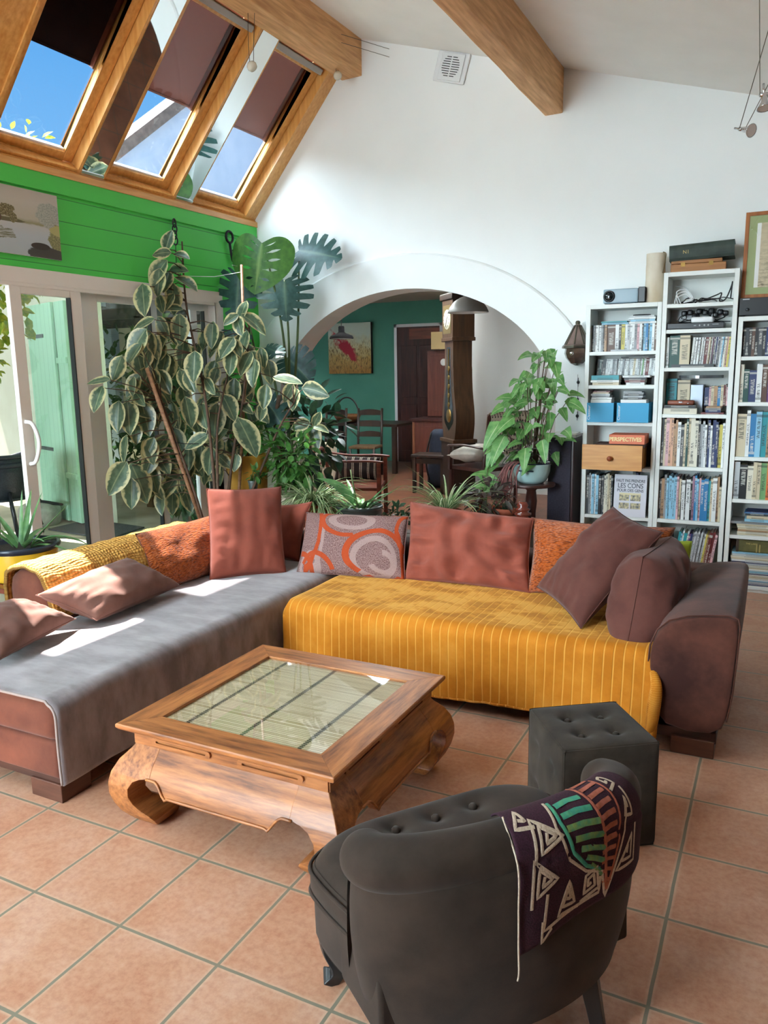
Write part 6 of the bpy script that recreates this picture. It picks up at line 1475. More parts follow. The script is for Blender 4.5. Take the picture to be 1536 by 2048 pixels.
# little wire charms hanging beneath
r = thing('wall_charm', 'string of tiny metal charms hanging on the white wall below the lantern', 'charm', (-1.43, 6.207, 1.2))
MB().tube([(0, 0, .34), (.01, 0, .0)], .0012, 4).build('string', DARKM, r)
for z, s_ in ((.28, .012), (.15, .010), (.10, .007), (.02, .013)):
    MB().lathe([(0, .003), (s_*.7, .002), (s_, 0), (s_*.7, -.002), (0, -.003)], (.004, 0, z), 10, Rx).build('charm', DARKM, r, smooth=True); MB().tube([(.004, 0, z-.035), (.004, 0, z+.035)], .0022, 4).build('bead_wire', DARKM, r)
# ------------------------------------------------------------------ house plants
random.seed(11)
VARI = leafmat('variegated_rubber_leaf', S(70, 92, 70), S(96, 118, 92), S(208, 200, 150), .32, .60, .82, .18, S(150, 160, 120))
MONL = leafmat('monstera_leaf_light', S(52, 98, 40), S(72, 120, 50), None, .4, tr=.2, vein=S(120, 156, 82))
MOND = leafmat('monstera_leaf_dark', S(44, 78, 72), S(62, 98, 94), None, .36, tr=.1, vein=S(96, 126, 108))
SYNL = leafmat('arrowhead_leaf', S(84, 140, 70), S(126, 172, 100), None, .4, tr=.3, vein=S(196, 210, 160))
SPIL = leafmat('spider_blade', S(206, 214, 170), S(190, 204, 150), S(82, 124, 66), .4, .42, .6, .3)
ALOE = leafmat('aloe_leaf', S(78, 128, 74), S(112, 154, 96), None, .4, tr=.1)
FERN = leafmat('fresh_green_leaf', S(66, 116, 52), S(96, 148, 70), None, .45, tr=.3)
DARKL = leafmat('dark_leaf', S(34, 62, 42), S(50, 80, 54), None, .4, tr=.15)
CROT = leafmat('purple_green_leaf', S(54, 62, 50), S(92, 70, 70), None, .45, tr=.1)
def pot(name, label, loc, r0, r1, h, m, saucer=False, group=None):
    r = thing(name, label, 'pot plant', loc, group=group)
    MB().lathe([(0, 0), (r0, 0), (r1*.97, h*.82), (r1*1.04, h*.84), (r1*1.05, h), (r1*.93, h), (r1*.90, h*.86), (0, h*.86)], seg=32).build('pot', m, r, smooth=False, bevel=.002)
    MB().lathe([(r1*.91, h*.87), (r1*.4, h*.90), (0, h*.91)], seg=24).build('soil', SOIL, r)
    if saucer: MB().lathe([(0, -.001), (r0*1.25, -.001), (r0*1.4, .02), (r0*1.3, .02), (r0*1.2, .004), (0, .004)], seg=28).build('saucer', m, r, smooth=True)
    return r
bench_w = wood('grey_bench_wood', S(96, 72, 56), S(70, 50, 38), .6, 0)
pb = thing('plant_bench', 'low wooden bench behind the sofa carrying the potted plants', 'bench', (-2.7, 5.05, 0))
for k in range(4): MB().box((-1.02, -.26+.135*k, .37), (1.02, -.26+.135*k+.12, .40)).build('slat', bench_w, pb, bevel=.003)
for x in (-.95, .95):
    for y in (-.2, .2): MB().cbox((x, y, .185), (.05, .05, .37)).build('leg', bench_w, pb)
# rubber plant
LEAVES = [[float(v_) for v_ in s_.split(',')] for s_ in "-4.288,4.117,1.505,-0,-0.57,-0.82,0.176;-4.227,4.127,1.562,-0.83,-0.56,-0.05,0.138;-4.262,4.293,1.717,-0.22,-0.35,-0.91,0.167;-4.327,4.304,1.39,-0.02,-0.18,-0.98,0.197;-4.339,4.404,1.38,0.36,-0.38,-0.86,0.225;-4.307,4.516,1.378,0.28,-0.01,-0.96,0.23;-4.347,4.669,1.366,0.45,-0.17,-0.88,0.166;-4.392,4.791,1.357,0.8,0.08,-0.6,0.169;-4.306,4.839,1.371,0.24,0.05,-0.97,0.184;-4.23,4.515,1.908,-0.55,-0.36,-0.75,0.225;-4.341,4.642,2.245,0.35,-0.36,-0.86,0.227;-4.211,4.59,1.992,-0.88,-0.34,-0.35,0.16;-4.321,4.77,2.017,0.49,0.12,-0.87,0.165;-4.228,4.907,2.035,0.08,-0.2,-0.98,0.209;-4.312,5.029,1.847,0.01,-0.25,-0.97,0.201;-4.307,4.902,2.36,0.09,-0.57,-0.82,0.166;-4.297,4.976,2.331,0.89,0.07,-0.44,0.196;-4.27,4.832,2.434,-0.54,-0.38,-0.75,0.205;-4.23,4.84,2.502,-0.7,-0.71,0.07,0.122;-4.274,4.95,2.506,0.96,0.09,-0.28,0.125;-4.292,4.869,2.533,0.03,0.35,0.94,0.151;-4.388,5.012,2.398,0.99,0.11,0.05,0.155;-4.301,4.926,2.274,-0.02,0,-1,0.21;-4.318,4.652,1.904,0.02,-0.08,-1,0.204;-4.249,4.484,1.809,-0.27,-0.58,-0.77,0.184;-4.281,4.67,1.77,-0.15,-0.12,-0.98,0.137;-4.286,4.696,1.614,0.46,0.17,-0.87,0.179;-4.176,4.82,1.618,0.36,0.01,-0.93,0.153;-4.094,4.783,1.599,0.48,0.12,-0.87,0.151;-4.027,4.928,1.546,0.73,-0.11,-0.67,0.139;-4.049,4.845,1.746,0.17,-0.37,-0.92,0.219;-4.273,4.826,1.721,-0.17,-0.07,-0.98,0.168;-4.292,4.582,1.638,-0.17,-0.07,-0.98,0.203;-4.269,4.463,1.584,-0.59,-0.26,-0.76,0.173;-4.301,4.972,1.489,0.14,0.08,-0.99,0.187;-4.119,4.79,1.402,0.16,0.03,-0.99,0.208;-4.127,5.123,1.423,-0.73,-0.48,-0.48,0.174;-4.13,5.215,1.392,-0.63,-0.76,-0.16,0.147;-4.092,4.93,1.349,0.5,-0.3,-0.81,0.197;-4.053,5.08,1.335,0.03,-0.29,-0.96,0.244;-4.024,5.131,1.411,0.59,-0.11,-0.8,0.216;-3.972,5.223,1.536,-0.05,-0.12,-0.99,0.189;-4.041,5.246,1.257,0.16,-0.53,-0.83,0.176;-3.819,5.026,1.853,-0.24,-0.61,-0.75,0.179;-3.836,5.039,1.844,0.54,0.01,-0.84,0.139;-3.83,5.024,1.749,-0.07,-0.28,-0.96,0.167;-3.754,5.157,1.741,-0.29,-0.54,-0.79,0.183;-3.758,5.305,1.78,0.15,0.06,-0.99,0.144;-3.688,5.126,1.678,0.09,-0.39,-0.92,0.195;-3.805,5.464,1.684,0.34,-0.34,-0.87,0.191;-3.752,4.993,2.008,0.49,-0.27,-0.83,0.15;-3.904,5.286,2.046,0.8,0.33,-0.51,0.216;-3.917,5.349,2.15,-0.19,-0.42,-0.89,0.173;-3.738,4.986,2.024,-0.61,-0.67,-0.42,0.122;-3.69,5.378,1.551,0.96,0.24,-0.15,0.218;-3.35,5.279,1.469,0.97,0.25,-0.06,0.196;-3.504,5.353,1.49,-0.29,-0.55,-0.79,0.143;-3.491,5.372,1.452,0.14,-0.49,-0.86,0.172;-3.571,5.086,1.489,-0.12,-0.19,-0.98,0.166;-3.985,5.228,1.348,0.93,0.2,-0.31,0.161;-3.821,5.058,1.226,0.6,-0.14,-0.79,0.31;-3.404,5.423,1.189,-0.92,-0.35,-0.18,0.145;-3.348,5.403,1.17,0.16,0.46,0.87,0.115;-3.383,5.454,1.148,0.99,0.11,-0.12,0.131;-3.413,5.478,1.146,0.39,-0.06,-0.92,0.175;-3.453,5.44,1.163,-0.25,-0.29,-0.92,0.175;-3.997,4.865,1.12,-0.66,-0.61,-0.44,0.182;-4.191,5.204,1.098,0.21,-0.45,-0.87,0.222;-3.996,4.911,1.007,0.13,-0.47,-0.87,0.197;-4.009,5.003,0.946,0.79,0.09,-0.61,0.143;-4.121,4.954,1.019,-0.07,-0.27,-0.96,0.186;-4.18,4.862,1.004,0.16,-0.36,-0.92,0.17;-4.129,5.145,0.896,-0.05,-0.32,-0.94,0.177;-4.094,5.276,1.044,0.29,0.13,-0.95,0.165;-3.867,5.071,0.946,0.01,-0.43,-0.9,0.129;-4.36,4.562,0.951,0.97,0.26,0.02,0.138;-4.394,4.456,0.909,0.56,-0.05,-0.83,0.286;-4.23,4.225,0.954,-0.43,-0.45,-0.78,0.234;-4.357,4.59,0.897,0.36,0.01,-0.93,0.209;-4.316,4.343,1.14,-0.13,-0.17,-0.98,0.186;-4.317,4.367,0.814,-0.08,-0.06,-0.99,0.202;-4.303,4.667,0.695,0.11,-0.25,-0.96,0.183;-4.336,4.817,0.644,0.13,-0.29,-0.95,0.159;-4.353,4.989,0.648,0.43,-0.13,-0.9,0.177;-4.311,4.607,0.743,0.42,0.23,-0.88,0.112;-4.312,4.952,1.216,-0.01,-0.39,-0.92,0.159;-4.299,4.426,1.223,0.02,-0.07,-1,0.134;-4.341,5.128,1.246,0.63,-0.25,-0.73,0.162;-3.717,5.237,1.337,0.08,-0.55,-0.83,0.129;-3.955,5.071,1.138,-0.7,-0.32,-0.64,0.158;-4.247,4.547,1.11,-0.46,-0.21,-0.86,0.15;-4.318,4.897,1.285,0,-0.04,-1,0.143;-3.903,5.326,1.915,-0.33,-0.13,-0.94,0.175;-4.334,4.805,2.185,0.36,-0.13,-0.92,0.129;-4.281,4.943,0.854,-0.12,-0.27,-0.95,0.189;-4.293,5.276,1.931,-0.05,-0.23,-0.97,0.149;-3.981,5.325,1.005,-0,-0.56,-0.83,0.149;-4.336,4.86,1.356,0.28,-0.3,-0.91,0.19;-4.391,4.477,1.356,0.87,0.33,-0.37,0.167;-4.247,5.316,1.883,-0.33,-0.67,-0.66,0.198;-4.151,5.592,1.519,0.5,-0.11,-0.86,0.171;-4.194,5.267,1.681,-0.2,-0.24,-0.95,0.193;-4.242,5.422,1.924,-0.19,-0.57,-0.8,0.175;-4.28,5.165,1.815,-0.28,-0.35,-0.89,0.162;-4.31,4.674,1.335,0.21,-0.43,-0.88,0.143;-4.312,4.85,1.157,0.28,0.14,-0.95,0.194;-4.279,4.732,1.108,-0.41,-0.61,-0.68,0.169;-4.309,4.794,1.817,-0.14,-0.41,-0.9,0.128;-4.261,4.775,0.776,-0.34,-0.59,-0.73,0.183;-4.358,4.93,0.77,0.65,0.29,-0.7,0.153;-4.32,4.64,1.617,0.79,-0.17,-0.59,0.132;-4.337,4.933,0.753,0.11,-0.17,-0.98,0.135;-4.31,4.595,1.102,-0.08,-0.04,-1,0.149;-4.271,4.899,2.195,-0.49,-0.38,-0.79,0.14;-4.3,4.6,1.263,0.28,-0.44,-0.85,0.133;-4.278,4.419,1.568,0.13,-0.31,-0.94,0.127;-4.219,5.178,0.956,-0.68,-0.48,0.56,0.164;-4.305,4.817,1.684,-0.36,-0.57,-0.74,0.143;-4.292,4.797,1.971,-0.13,-0.09,-0.99,0.139;-4.317,4.713,0.958,0.12,-0.53,-0.84,0.191;-4.332,5.004,0.867,0.04,-0.45,-0.89,0.18;-4.032,5.305,1.111,0.29,-0.01,-0.96,0.15;-4.317,5.44,1.012,0.06,-0.18,-0.98,0.19;-4.193,5.564,1.481,0.44,0.2,-0.88,0.16;-4.321,4.544,1.333,0.58,0.35,-0.74,0.161;-4.302,4.791,2.369,-0.02,-0.19,-0.98,0.183;-4.296,5.19,0.877,0.04,-0.01,-1,0.151;-4.086,5.331,1.808,-0.38,-0.75,-0.54,0.167;-4.349,5.086,0.903,0.7,-0.11,-0.7,0.179;-4.282,4.592,1.763,0.09,-0.39,-0.92,0.122;-4.332,4.474,1.471,0.76,-0.14,-0.63,0.146;-4.103,5.498,1.898,-0,-0.19,-0.98,0.208;-4.253,5.362,0.835,-0.39,-0.63,-0.67,0.177;-4.316,5.026,0.954,0.03,-0.17,-0.99,0.197;-4.292,4.661,1.888,0.24,-0.02,-0.97,0.179;-4.242,4.978,1.028,-0.48,-0.37,-0.8,0.143;-4.231,4.602,1.533,-0.78,-0.42,-0.46,0.145;-4.305,5.195,0.83,0.2,-0.39,-0.9,0.159;-4.314,5.273,1.576,0.26,-0.41,-0.88,0.187;-4.34,4.667,0.987,0.68,-0.08,-0.73,0.194;-4.157,5.292,1.22,-0.63,-0.39,-0.67,0.181;-4.344,4.737,0.817,0.91,0.32,-0.25,0.15;-4.141,5.221,1.629,0,-0.59,-0.8,0.142;-4.133,5.467,1.777,0.23,-0.12,-0.97,0.142;-4.348,4.566,1.054,0.33,-0.08,-0.94,0.136;-3.856,5.307,1.752,0.6,-0.2,-0.77,0.175;-4.36,4.565,1.728,0.35,-0.16,-0.92,0.185;-4.311,4.609,1.3,0.27,-0.05,-0.96,0.125;-4.14,5.622,0.994,-0.32,-0.38,-0.87,0.205;-4.249,5.145,1.503,0.98,0.04,-0.21,0.187;-4.337,5.38,1.229,0.53,0.24,-0.81,0.195;-4.282,5.269,0.949,0.56,-0.2,-0.81,0.167;-4.245,5.351,0.778,-0.89,-0.38,-0.24,0.193;-4.316,4.854,2.011,0.4,0.04,-0.92,0.195;-4.043,5.708,1.697,-0.48,-0.57,-0.66,0.17;-4.355,4.684,1.484,0.45,-0.32,-0.83,0.149;-3.886,5.385,1.303,0.63,0.3,-0.72,0.145;-4.29,5.421,1.868,-0.25,-0.4,-0.88,0.153;-4.317,4.827,1.886,0.03,-0.61,-0.79,0.19;-4.317,4.562,1.104,0.45,-0.24,-0.86,0.189;-4.359,4.77,1.497,0.6,0.21,-0.77,0.137;-4.234,4.935,2.088,-0.79,-0.57,0.24,0.146;-3.993,5.589,1.166,-0.51,-0.46,-0.72,0.195;-4.065,5.445,1.132,0.77,0.15,-0.62,0.192;-4.225,5.148,1.527,0.5,-0.33,-0.8,0.142;-3.947,5.417,1.582,-0.19,-0.4,-0.9,0.199;-4.29,4.793,1.735,0.07,-0.49,-0.87,0.172;-4.133,5.625,1.826,0.58,-0.17,-0.8,0.14;-4.283,4.585,1.005,-0.27,-0.39,-0.88,0.181;-4.332,4.678,1.437,0.85,0.07,-0.52,0.137;-4.261,5.29,0.81,-0.14,-0.07,-0.99,0.161;-4.266,5.328,0.84,0.28,-0.3,-0.91,0.186;-4.304,4.703,0.977,0.22,-0.25,-0.94,0.173;-4.363,4.812,0.898,0.49,-0.16,-0.86,0.189;-4.103,5.576,1.258,0.47,-0.12,-0.88,0.193;-4.284,5.393,1.479,-0.42,-0.38,-0.82,0.143;-4.309,5.581,1.552,0.16,-0.26,-0.95,0.182;-4.141,5.198,1.987,0.01,-0.22,-0.98,0.187".split(';')]
RP = V((-3.92, 4.83, 0))
rp_ = pot('rubber_plant', 'big variegated rubber plant tied to canes beside the sliding door', RP, .15, .21, .34, mat('dark_plastic_pot', S(40, 44, 42), .5))
mb = MB(); stems = MB()
trunk = [[(0, 0, .28), (-.02, .02, .9), (-.12, .08, 1.5), (-.34, .2, 2.1), (-.40, .26, 2.62)], [(.03, .05, .28), (.03, .2, .9), (.02, .4, 1.4), (.0, .55, 1.95)], [(-.05, -.04, .28), (-.12, -.1, .7), (-.22, -.16, 1.1), (-.3, -.2, 1.4)], [(.06, .1, .28), (.22, .3, .8), (.34, .42, 1.15), (.45, .48, 1.35)], [(.05, -.03, .28), (.02, .02, .8), (-.03, .12, 1.2), (-.02, .25, 1.55)]]
tp = [smooth_path([V(p)+RP for p in t_], 10) for t_ in trunk]
for t_ in tp: stems.tube([p-RP for p in t_], [lerp(.014, .006, i/len(t_)) for i in range(len(t_))], 6)
allp = [p for t_ in tp for p in t_]
for L_ in LEAVES:
    b = V(L_[:3]); d_ = V(L_[3:6]); l_ = L_[6]
    nrm = (V((.35, -.75, .55)) + rvec(.55)).normalized()
    if random.random() < .12: nrm = -nrm
    leaf(mb, b-RP-d_.normalized()*l_*.1, d_, nrm, l_*1.22, l_*.76, prof_oval, random.uniform(.1, .45), random.uniform(.1, .5), 8, (-1, -.75, -.4, 0, .4, .75, 1))
    near = min(allp, key=lambda p: (p-b).length + (.25 if p.z > b.z+.05 else 0))
    if (near-b).length < .75:
        mid = (near+b)/2 + V((0, 0, .02)); stems.tube([near-RP, mid-RP, b-RP], [.006, .004, .0028], 5)
mb.build('foliage', VARI, rp_, smooth=True, weld=False); stems.build('stem', STEM, rp_, smooth=True)
MB().tube([(-.33, -.30, 1.64), (-.20, -.16, .95), (-.06, -.04, .3)], .016, 8).build('cane', CANE, rp_, smooth=True)
MB().tube([(-.10, .62, 2.46), (-.01, .48, 1.55), (.02, .28, .62), (.02, .14, .32)], [.011, .013, .013, .013], 8).build('cane', CANE, rp_, smooth=True)
MB().tube([(-.40, .30, 2.36), (-.25, .45, 2.36), (-.10, .60, 2.40)], .0022, 4).build('tie_string', WHITEP, rp_)
MB().tube([(-.23, -.2, 1.08), (-.16, -.1, 1.06), (-.05, .05, 1.05)], .003, 4).build('tie_string', BLACK, rp_)
# iron chain and hook on the green wall
hk = thing('wall_chain', 'short iron chain on the green boards above the rubber plant', 'chain', (-4.438, 5.11, 2.77))
def link(mb, c, rx, rz, r, turn): mb.tube([V((cos(turn)*rx*cos(a), sin(turn)*rx*cos(a), rz*sin(a)))+V(c) for a in [2*pi*i/16 for i in range(17)]], r, 6, False)
for k in range(4):
    mb = MB(); link(mb, (.035, 0, -.045*k), .018, .032, .0055, (pi/2 if k % 2 == 0 else .35)); mb.build('link', DARKM, hk, smooth=True)
MB().tube([(0, 0, .03), (.035, 0, .025), (.035, 0, .0)], .005, 6).build('screw_eye', DARKM, hk); MB().tube([(.035, 0, -.16), (.03, .0, -.3), (.06, .02, -.42)], .003, 5).build('wire', DARKM, hk)
hk = thing('iron_hook', 'black iron carabiner hook on the green boards near the monstera', 'hook', (-4.438, 5.82, 2.76))
mb = MB(); link(mb, (.03, 0, 0), .048, .048, .011, pi/2); mb.build('eye', DARKM, hk, smooth=True)
MB().tube(smooth_path([(.03, .0, -.05), (.03, .012, -.12), (.03, .03, -.19), (.03, .06, -.21), (.03, .065, -.15), (.03, .045, -.10)], 5), .011, 8).build('hook', DARKM, hk, smooth=True)
MB().tube([(.03, .045, -.2), (.14, .02, -.26), (.40, -.36, -.30)][:2] + [(.30, -.34, -.29)], .002, 4).build('string', WHITEP, hk)
# monstera
HEART = smooth_path([(.02, .015, 0), (-.14, .16, 0), (-.17, .33, 0), (-.04, .47, 0), (.18, .5, 0), (.45, .46, 0), (.72, .31, 0), (.9, .14, 0), (1, 0, 0)], 8)
def hpt(t_):
    i = t_*(len(HEART)-1); k = min(int(i), len(HEART)-2); return HEART[k].lerp(HEART[k+1], i-k)
def monstera_leaf(base, tip_dir, nrm, L, W, m, parent, split=.75, holes=False, n=8, cup=.12, droop=.25):
    d = V(tip_dir).normalized(); nrm = V(nrm); s_ = d.cross(nrm).normalized(); nrm = s_.cross(d).normalized(); mb = MB()
    def world(x, y):
        q_ = V(base) + d*(x*L) + s_*(y*W) - nrm*(cup*W*(2*abs(y))**1.6 + droop*L*max(0, x)**2*.35) + nrm*(.02*W*cos(abs(y)*40))*0
        return q_
    for sg in (-1, 1):
        for k in range(n):
            a, b = k/n, (k+1)/n; c_ = (a+b)/2; P, A = [], []
            for i in range(9):
                r_ = i/8
                g = 1.0
                if holes: g = 1 - .42*max(0, 1-abs(r_-.42)/.2) if 1 < k < n-1 else 1
                elif k > 0 and r_ > .38: g = 1 - split*((r_-.38)/.62)**.55*(.72 if k < n-1 else .3)
                if r_ > .9 and not holes: g *= .8
                row, ra = [], []
                for f in (-1, -.5, 0, .5, 1):
                    t_ = c_ + f*(b-a)/2*g; e_ = hpt(min(1, max(0, t_))); m0 = max(0, (t_-.12)/.88)**1.15*.97
                    x = lerp(m0, e_.x, r_); y = lerp(0, e_.y, r_)
                    row.append(world(x, sg*y)); ra.append(max(.001, r_*.8+.02 if abs(f) > .2 else min(.05+r_*.4, .8)) if r_ > .06 else .01)
                P.append(row); A.append(ra)
            mb.grid(P, a=A)
    return mb.build('leaf', m, parent, smooth=True, weld=False)
MP = V((-3.86, 5.68, 0))
mo = pot('monstera', 'tall monstera with split leaves in the corner by the arch', MP, .15, .2, .32, TERRA)
def ml(base, tip, nrm, W, m, **k):
    b, t_ = V(base)-MP, V(tip)-MP; return monstera_leaf(b, t_-b, nrm, (t_-b).length, W, m, mo, **k)
ml((-3.985, 5.70, 2.66), (-4.03, 5.62, 2.24), (.25, -.92, .2), .56, MONL, split=.2, holes=True, droop=.1)
ml((-3.80, 5.98, 2.62), (-3.34, 5.88, 2.53), (.1, -.86, .45), .46, MOND, split=.75)
ml((-3.84, 5.80, 2.36), (-3.74, 5.66, 2.02), (.5, -.7, .5), .50, MOND, split=.7)
ml((-4.25, 5.72, 2.42), (-4.24, 5.60, 2.02), (.3, -.9, .3), .42, MOND, split=.65, droop=.4)
ml((-4.02, 6.08, 1.72), (-3.72, 5.98, 1.50), (.2, -.9, .35), .40, MOND, split=.25)
ml((-3.93, 5.62, 1.80), (-3.70, 5.54, 1.74), (.2, -.6, .75), .22, MOND, split=.5)
ml((-4.28, 5.62, 1.95), (-4.12, 5.52, 1.72), (.3, -.7, .6), .30, MOND, split=.5)
ml((-3.95, 5.62, 1.35), (-3.70, 5.52, 1.12), (.2, -.8, .5), .30, MOND, split=.6)
for e_ in (((-3.985, 5.72, 2.66), .10), ((-3.80, 5.98, 2.60), .06), ((-3.84, 5.80, 2.36), .05), ((-4.25, 5.72, 2.42), -.05), ((-4.02, 6.08, 1.72), .0), ((-3.93, 5.62, 1.80), .02), ((-4.28, 5.62, 1.95), -.06), ((-3.95, 5.62, 1.35), .0)):
    t_ = V(e_[0])-MP; MB().tube(smooth_path([(e_[1]*.3, 0, .28), (e_[1], .02, .8), (t_.x*.55+e_[1], t_.y*.5+.03, lerp(.8, t_.z, .6)), t_], 8), [lerp(.016, .007, i/24) for i in range(25)], 6).build('stalk', STEMG, mo, smooth=True)
MB().tube(smooth_path([(.02, 0, .28), (.05, -.03, .7), (-.01, -.06, 1.1), (.04, -.05, 1.4)], 6), .018, 8).build('trunk', STEM, mo, smooth=True)
# dark foliage under the monstera, fresh green herbs, pots at the bench end
def leafy(name, label, loc, r0, r1, h, m, fol, n, c, rr, L, W, prof=prof_oval, sd=1, saucer=False, **k):
    random.seed(sd); r = pot(name, label, loc, r0, r1, h, m, saucer); mb = MB(); bush(mb, c, rr, n, L, W, prof, k.pop('nl', 5), (-1, -.5, 0, .5, 1), shell=.25, **k); mb.build('foliage', fol, r, smooth=True, weld=False)
    st = MB()
    for _ in range(7):
        v_ = rvec(.7); st.tube(smooth_path([(v_.x*.04, v_.y*.04, h*.85), (v_.x*rr[0]*.4, v_.y*rr[1]*.4, c[2]*.8), (c[0]+v_.x*rr[0], c[1]+v_.y*rr[1], c[2]+v_.z*rr[2])], 5), .0035, 5)
    st.build('stem', STEMG, r, smooth=True); return r
WHT = mat('cream_ceramic', S(196, 184, 164), .45); ZINC = mat('zinc', S(128, 140, 138), .35, .8, S(104, 116, 114), 5); OCH = mat('ochre_ceramic', S(190, 138, 50), .5)
leafy('umbrella_plant', 'dark bushy plant under the monstera leaves', (-3.62, 5.85, 0), .13, .17, .3, TERRA, DARKL, 150, (0, 0, 1.02), (.30, .28, .48), .17, .075, sd=41)
leafy('leafy_houseplant', 'fresh green leafy plant left of the spider plant', (-3.60, 5.32, .0), .10, .14, .62, WHT, FERN, 230, (.08, 0, .90), (.26, .2, .26), .10, .05, sd=42)
leafy('ochre_pot_plant', 'plant in an ochre yellow pot behind the rubber plant stems', (-3.98, 5.35, .0), .13, .17, .92, OCH, FERN, 60, (0, 0, 1.08), (.14, .14, .16), .12, .05, sd=43)
leafy('bucket_seedling', 'small seedling in a tiny grey bucket on terracotta saucers', (-3.76, 5.12, .655), .030, .042, .085, ZINC, FERN, 26, (.03, 0, .14), (.06, .05, .05), .06, .035, sd=44)
r = thing('terracotta_stack', 'stacked terracotta saucers under the tiny bucket', 'saucers', (-3.76, 5.12, 0))
MB().cbox((0, 0, .30), (.24, .24, .60)).build('wooden_stand', bench_w, r)
for k in range(2): MB().lathe([(0, 0), (.085, 0), (.10, .022), (.092, .024), (.08, .006), (0, .006)], (0, 0, .602+.025*k), 28).build('saucer', TERRA, r, smooth=True)
def blades(mb, n, L, W, spread, up=.9, droop=1.2, nl=9, c=(0, 0, 0), r=.04):
    for _ in range(n):
        a = random.uniform(0, 2*pi); f = random.uniform(.25, 1)**.6*spread; d_ = V((cos(a)*f, sin(a)*f, up*random.uniform(.6, 1.2)))
        leaf(mb, V(c)+V((cos(a)*r*random.random(), sin(a)*r*random.random(), 0)), d_, V((-cos(a), -sin(a), .5)), L*random.uniform(.6, 1.15), W*random.uniform(.8, 1.2), prof_blade, .35, droop*random.uniform(.7, 1.4), nl, (-1, -.5, 0, .5, 1))
random.seed(51); r = pot('spider_plant', 'large striped spider plant behind the small rust cushion', (-3.17, 5.05, .402), .10, .13, .20, TERRA)
mb = MB(); blades(mb, 150, .50, .018, .9, 1.1, 2.0, c=(0, 0, .18)); blades(mb, 90, .44, .015, 1.2, .5, 1.5, c=(.08, 0, .18)); mb.build('foliage', SPIL, r, smooth=True, weld=False)
random.seed(52); r = pot('spider_plant', 'second spider plant, its blades fanning above the big rust cushion', (-2.10, 5.15, .402), .09, .12, .20, TERRA)
mb = MB(); blades(mb, 56, .46, .024, .8, 1.1, 1.5, c=(0, 0, .18)); mb.build('foliage', SPIL, r, smooth=True, weld=False)
random.seed(53); r = thing('aloe_tub', 'aloe and grassy leaves in a galvanised zinc tub', 'pot plant', (-2.79, 5.12, .402))
MB().lathe([(0, 0), (.145, 0), (.17, .175), (.178, .18), (.178, .198), (.168, .2), (.16, .17), (0, .17)], seg=36).build('tub', ZINC, r, smooth=False, bevel=.002); MB().lathe([(.165, .172), (0, .18)], seg=24).build('soil', SOIL, r)
mb = MB(); blades(mb, 20, .34, .040, 1.1, .75, .9, c=(0, 0, .17), r=.1)
leaf(mb, (.08, 0, .18), (.75, 0, .55), (-.5, -.3, .8), .34, .045, prof_blade, .4, .1, 8); leaf(mb, (.06, .02, .18), (.6, .1, .75), (-.5, -.3, .8), .36, .04, prof_blade, .4, .1, 8); leaf(mb, (-.05, 0, .2), (-.35, -.2, .8), (.5, -.4, .6), .36, .09, prof_lance, .3, 1.2, 9)
mb.build('aloe_leaves', ALOE, r, smooth=True, weld=False)
MB().tube([(-.03, .02, .18), (-.07, .03, .36), (-.09, .03, .46)], [.008, .006, .003], 6).build('flower_stalk', STEMG, r, smooth=True)
leafy('trailing_plant', 'small trailing plant with round dark leaves right of the zinc tub', (-2.46, 5.0, .402), .07, .09, .11, TERRA, DARKL, 90, (.02, -.02, .17), (.17, .1, .07), .055, .035, sd=54)
leafy('purple_leaf_plant', 'dark purple-green leafy plant behind the second spider plant', (-1.93, 5.42, .0), .09, .12, .52, TERRA, CROT, 110, (.05, 0, .64), (.18, .15, .15), .10, .04, sd=55)
random.seed(56); r = pot('arrowhead_seedling', 'small arrowhead plant with few pale leaves', (-1.98, 5.66, 0), .08, .10, .55, TERRA)
mb = MB()
for a in range(9): leaf(mb, (0, 0, .66+.02*a), (sin(a*2.4)*.7, cos(a*2.4)*.5-.2, .3), (.2, -.8, .6), .13, .075, lambda s: min(1, s*5+.45)*(1-s)**.75, .2, .7, 7, (-1, -.6, -.2, 0, .2, .6, 1))
mb.build('foliage', SYNL, r, smooth=True, weld=False); MB().tube([(0, 0, .5), (.01, .0, .85)], .006, 6).build('stem', STEMG, r)
# aloe in the yellow enamel pot, on a small wooden trolley
r = thing('plant_trolley', 'low wooden stand under the yellow pot, left of the sofa', 'stand', (-3.93, 3.04, 0))
MB().cbox((0, 0, .42), (.46, .46, .03)).build('top', MEDW, r, bevel=.004)
for x in (-.19, .19):
    for y in (-.19, .19): MB().cbox((x, y, .202), (.045, .045, .404)).build('leg', MEDW, r)
random.seed(61); r = thing('aloe_pot', 'aloe in a yellow enamel pot with a dark rim, at the left edge', 'pot plant', (-3.93, 3.06, .436))
YEN = mat('yellow_enamel', S(232, 184, 50), .2, coat=.4); RIMD = mat('navy_enamel_rim', S(40, 48, 62), .25)
MB().lathe([(0, 0), (.185, 0), (.198, .02), (.200, .165), (0, .165)], seg=40).build('pot', YEN, r, smooth=False, bevel=.006)
MB().lathe([(.196, .160), (.214, .175), (.218, .192), (.205, .20), (.185, .185), (.18, .15)], seg=40).build('rim', RIMD, r, smooth=True); MB().lathe([(.185, .168), (0, .178)], seg=24).build('soil', SOIL, r)
mb = MB()
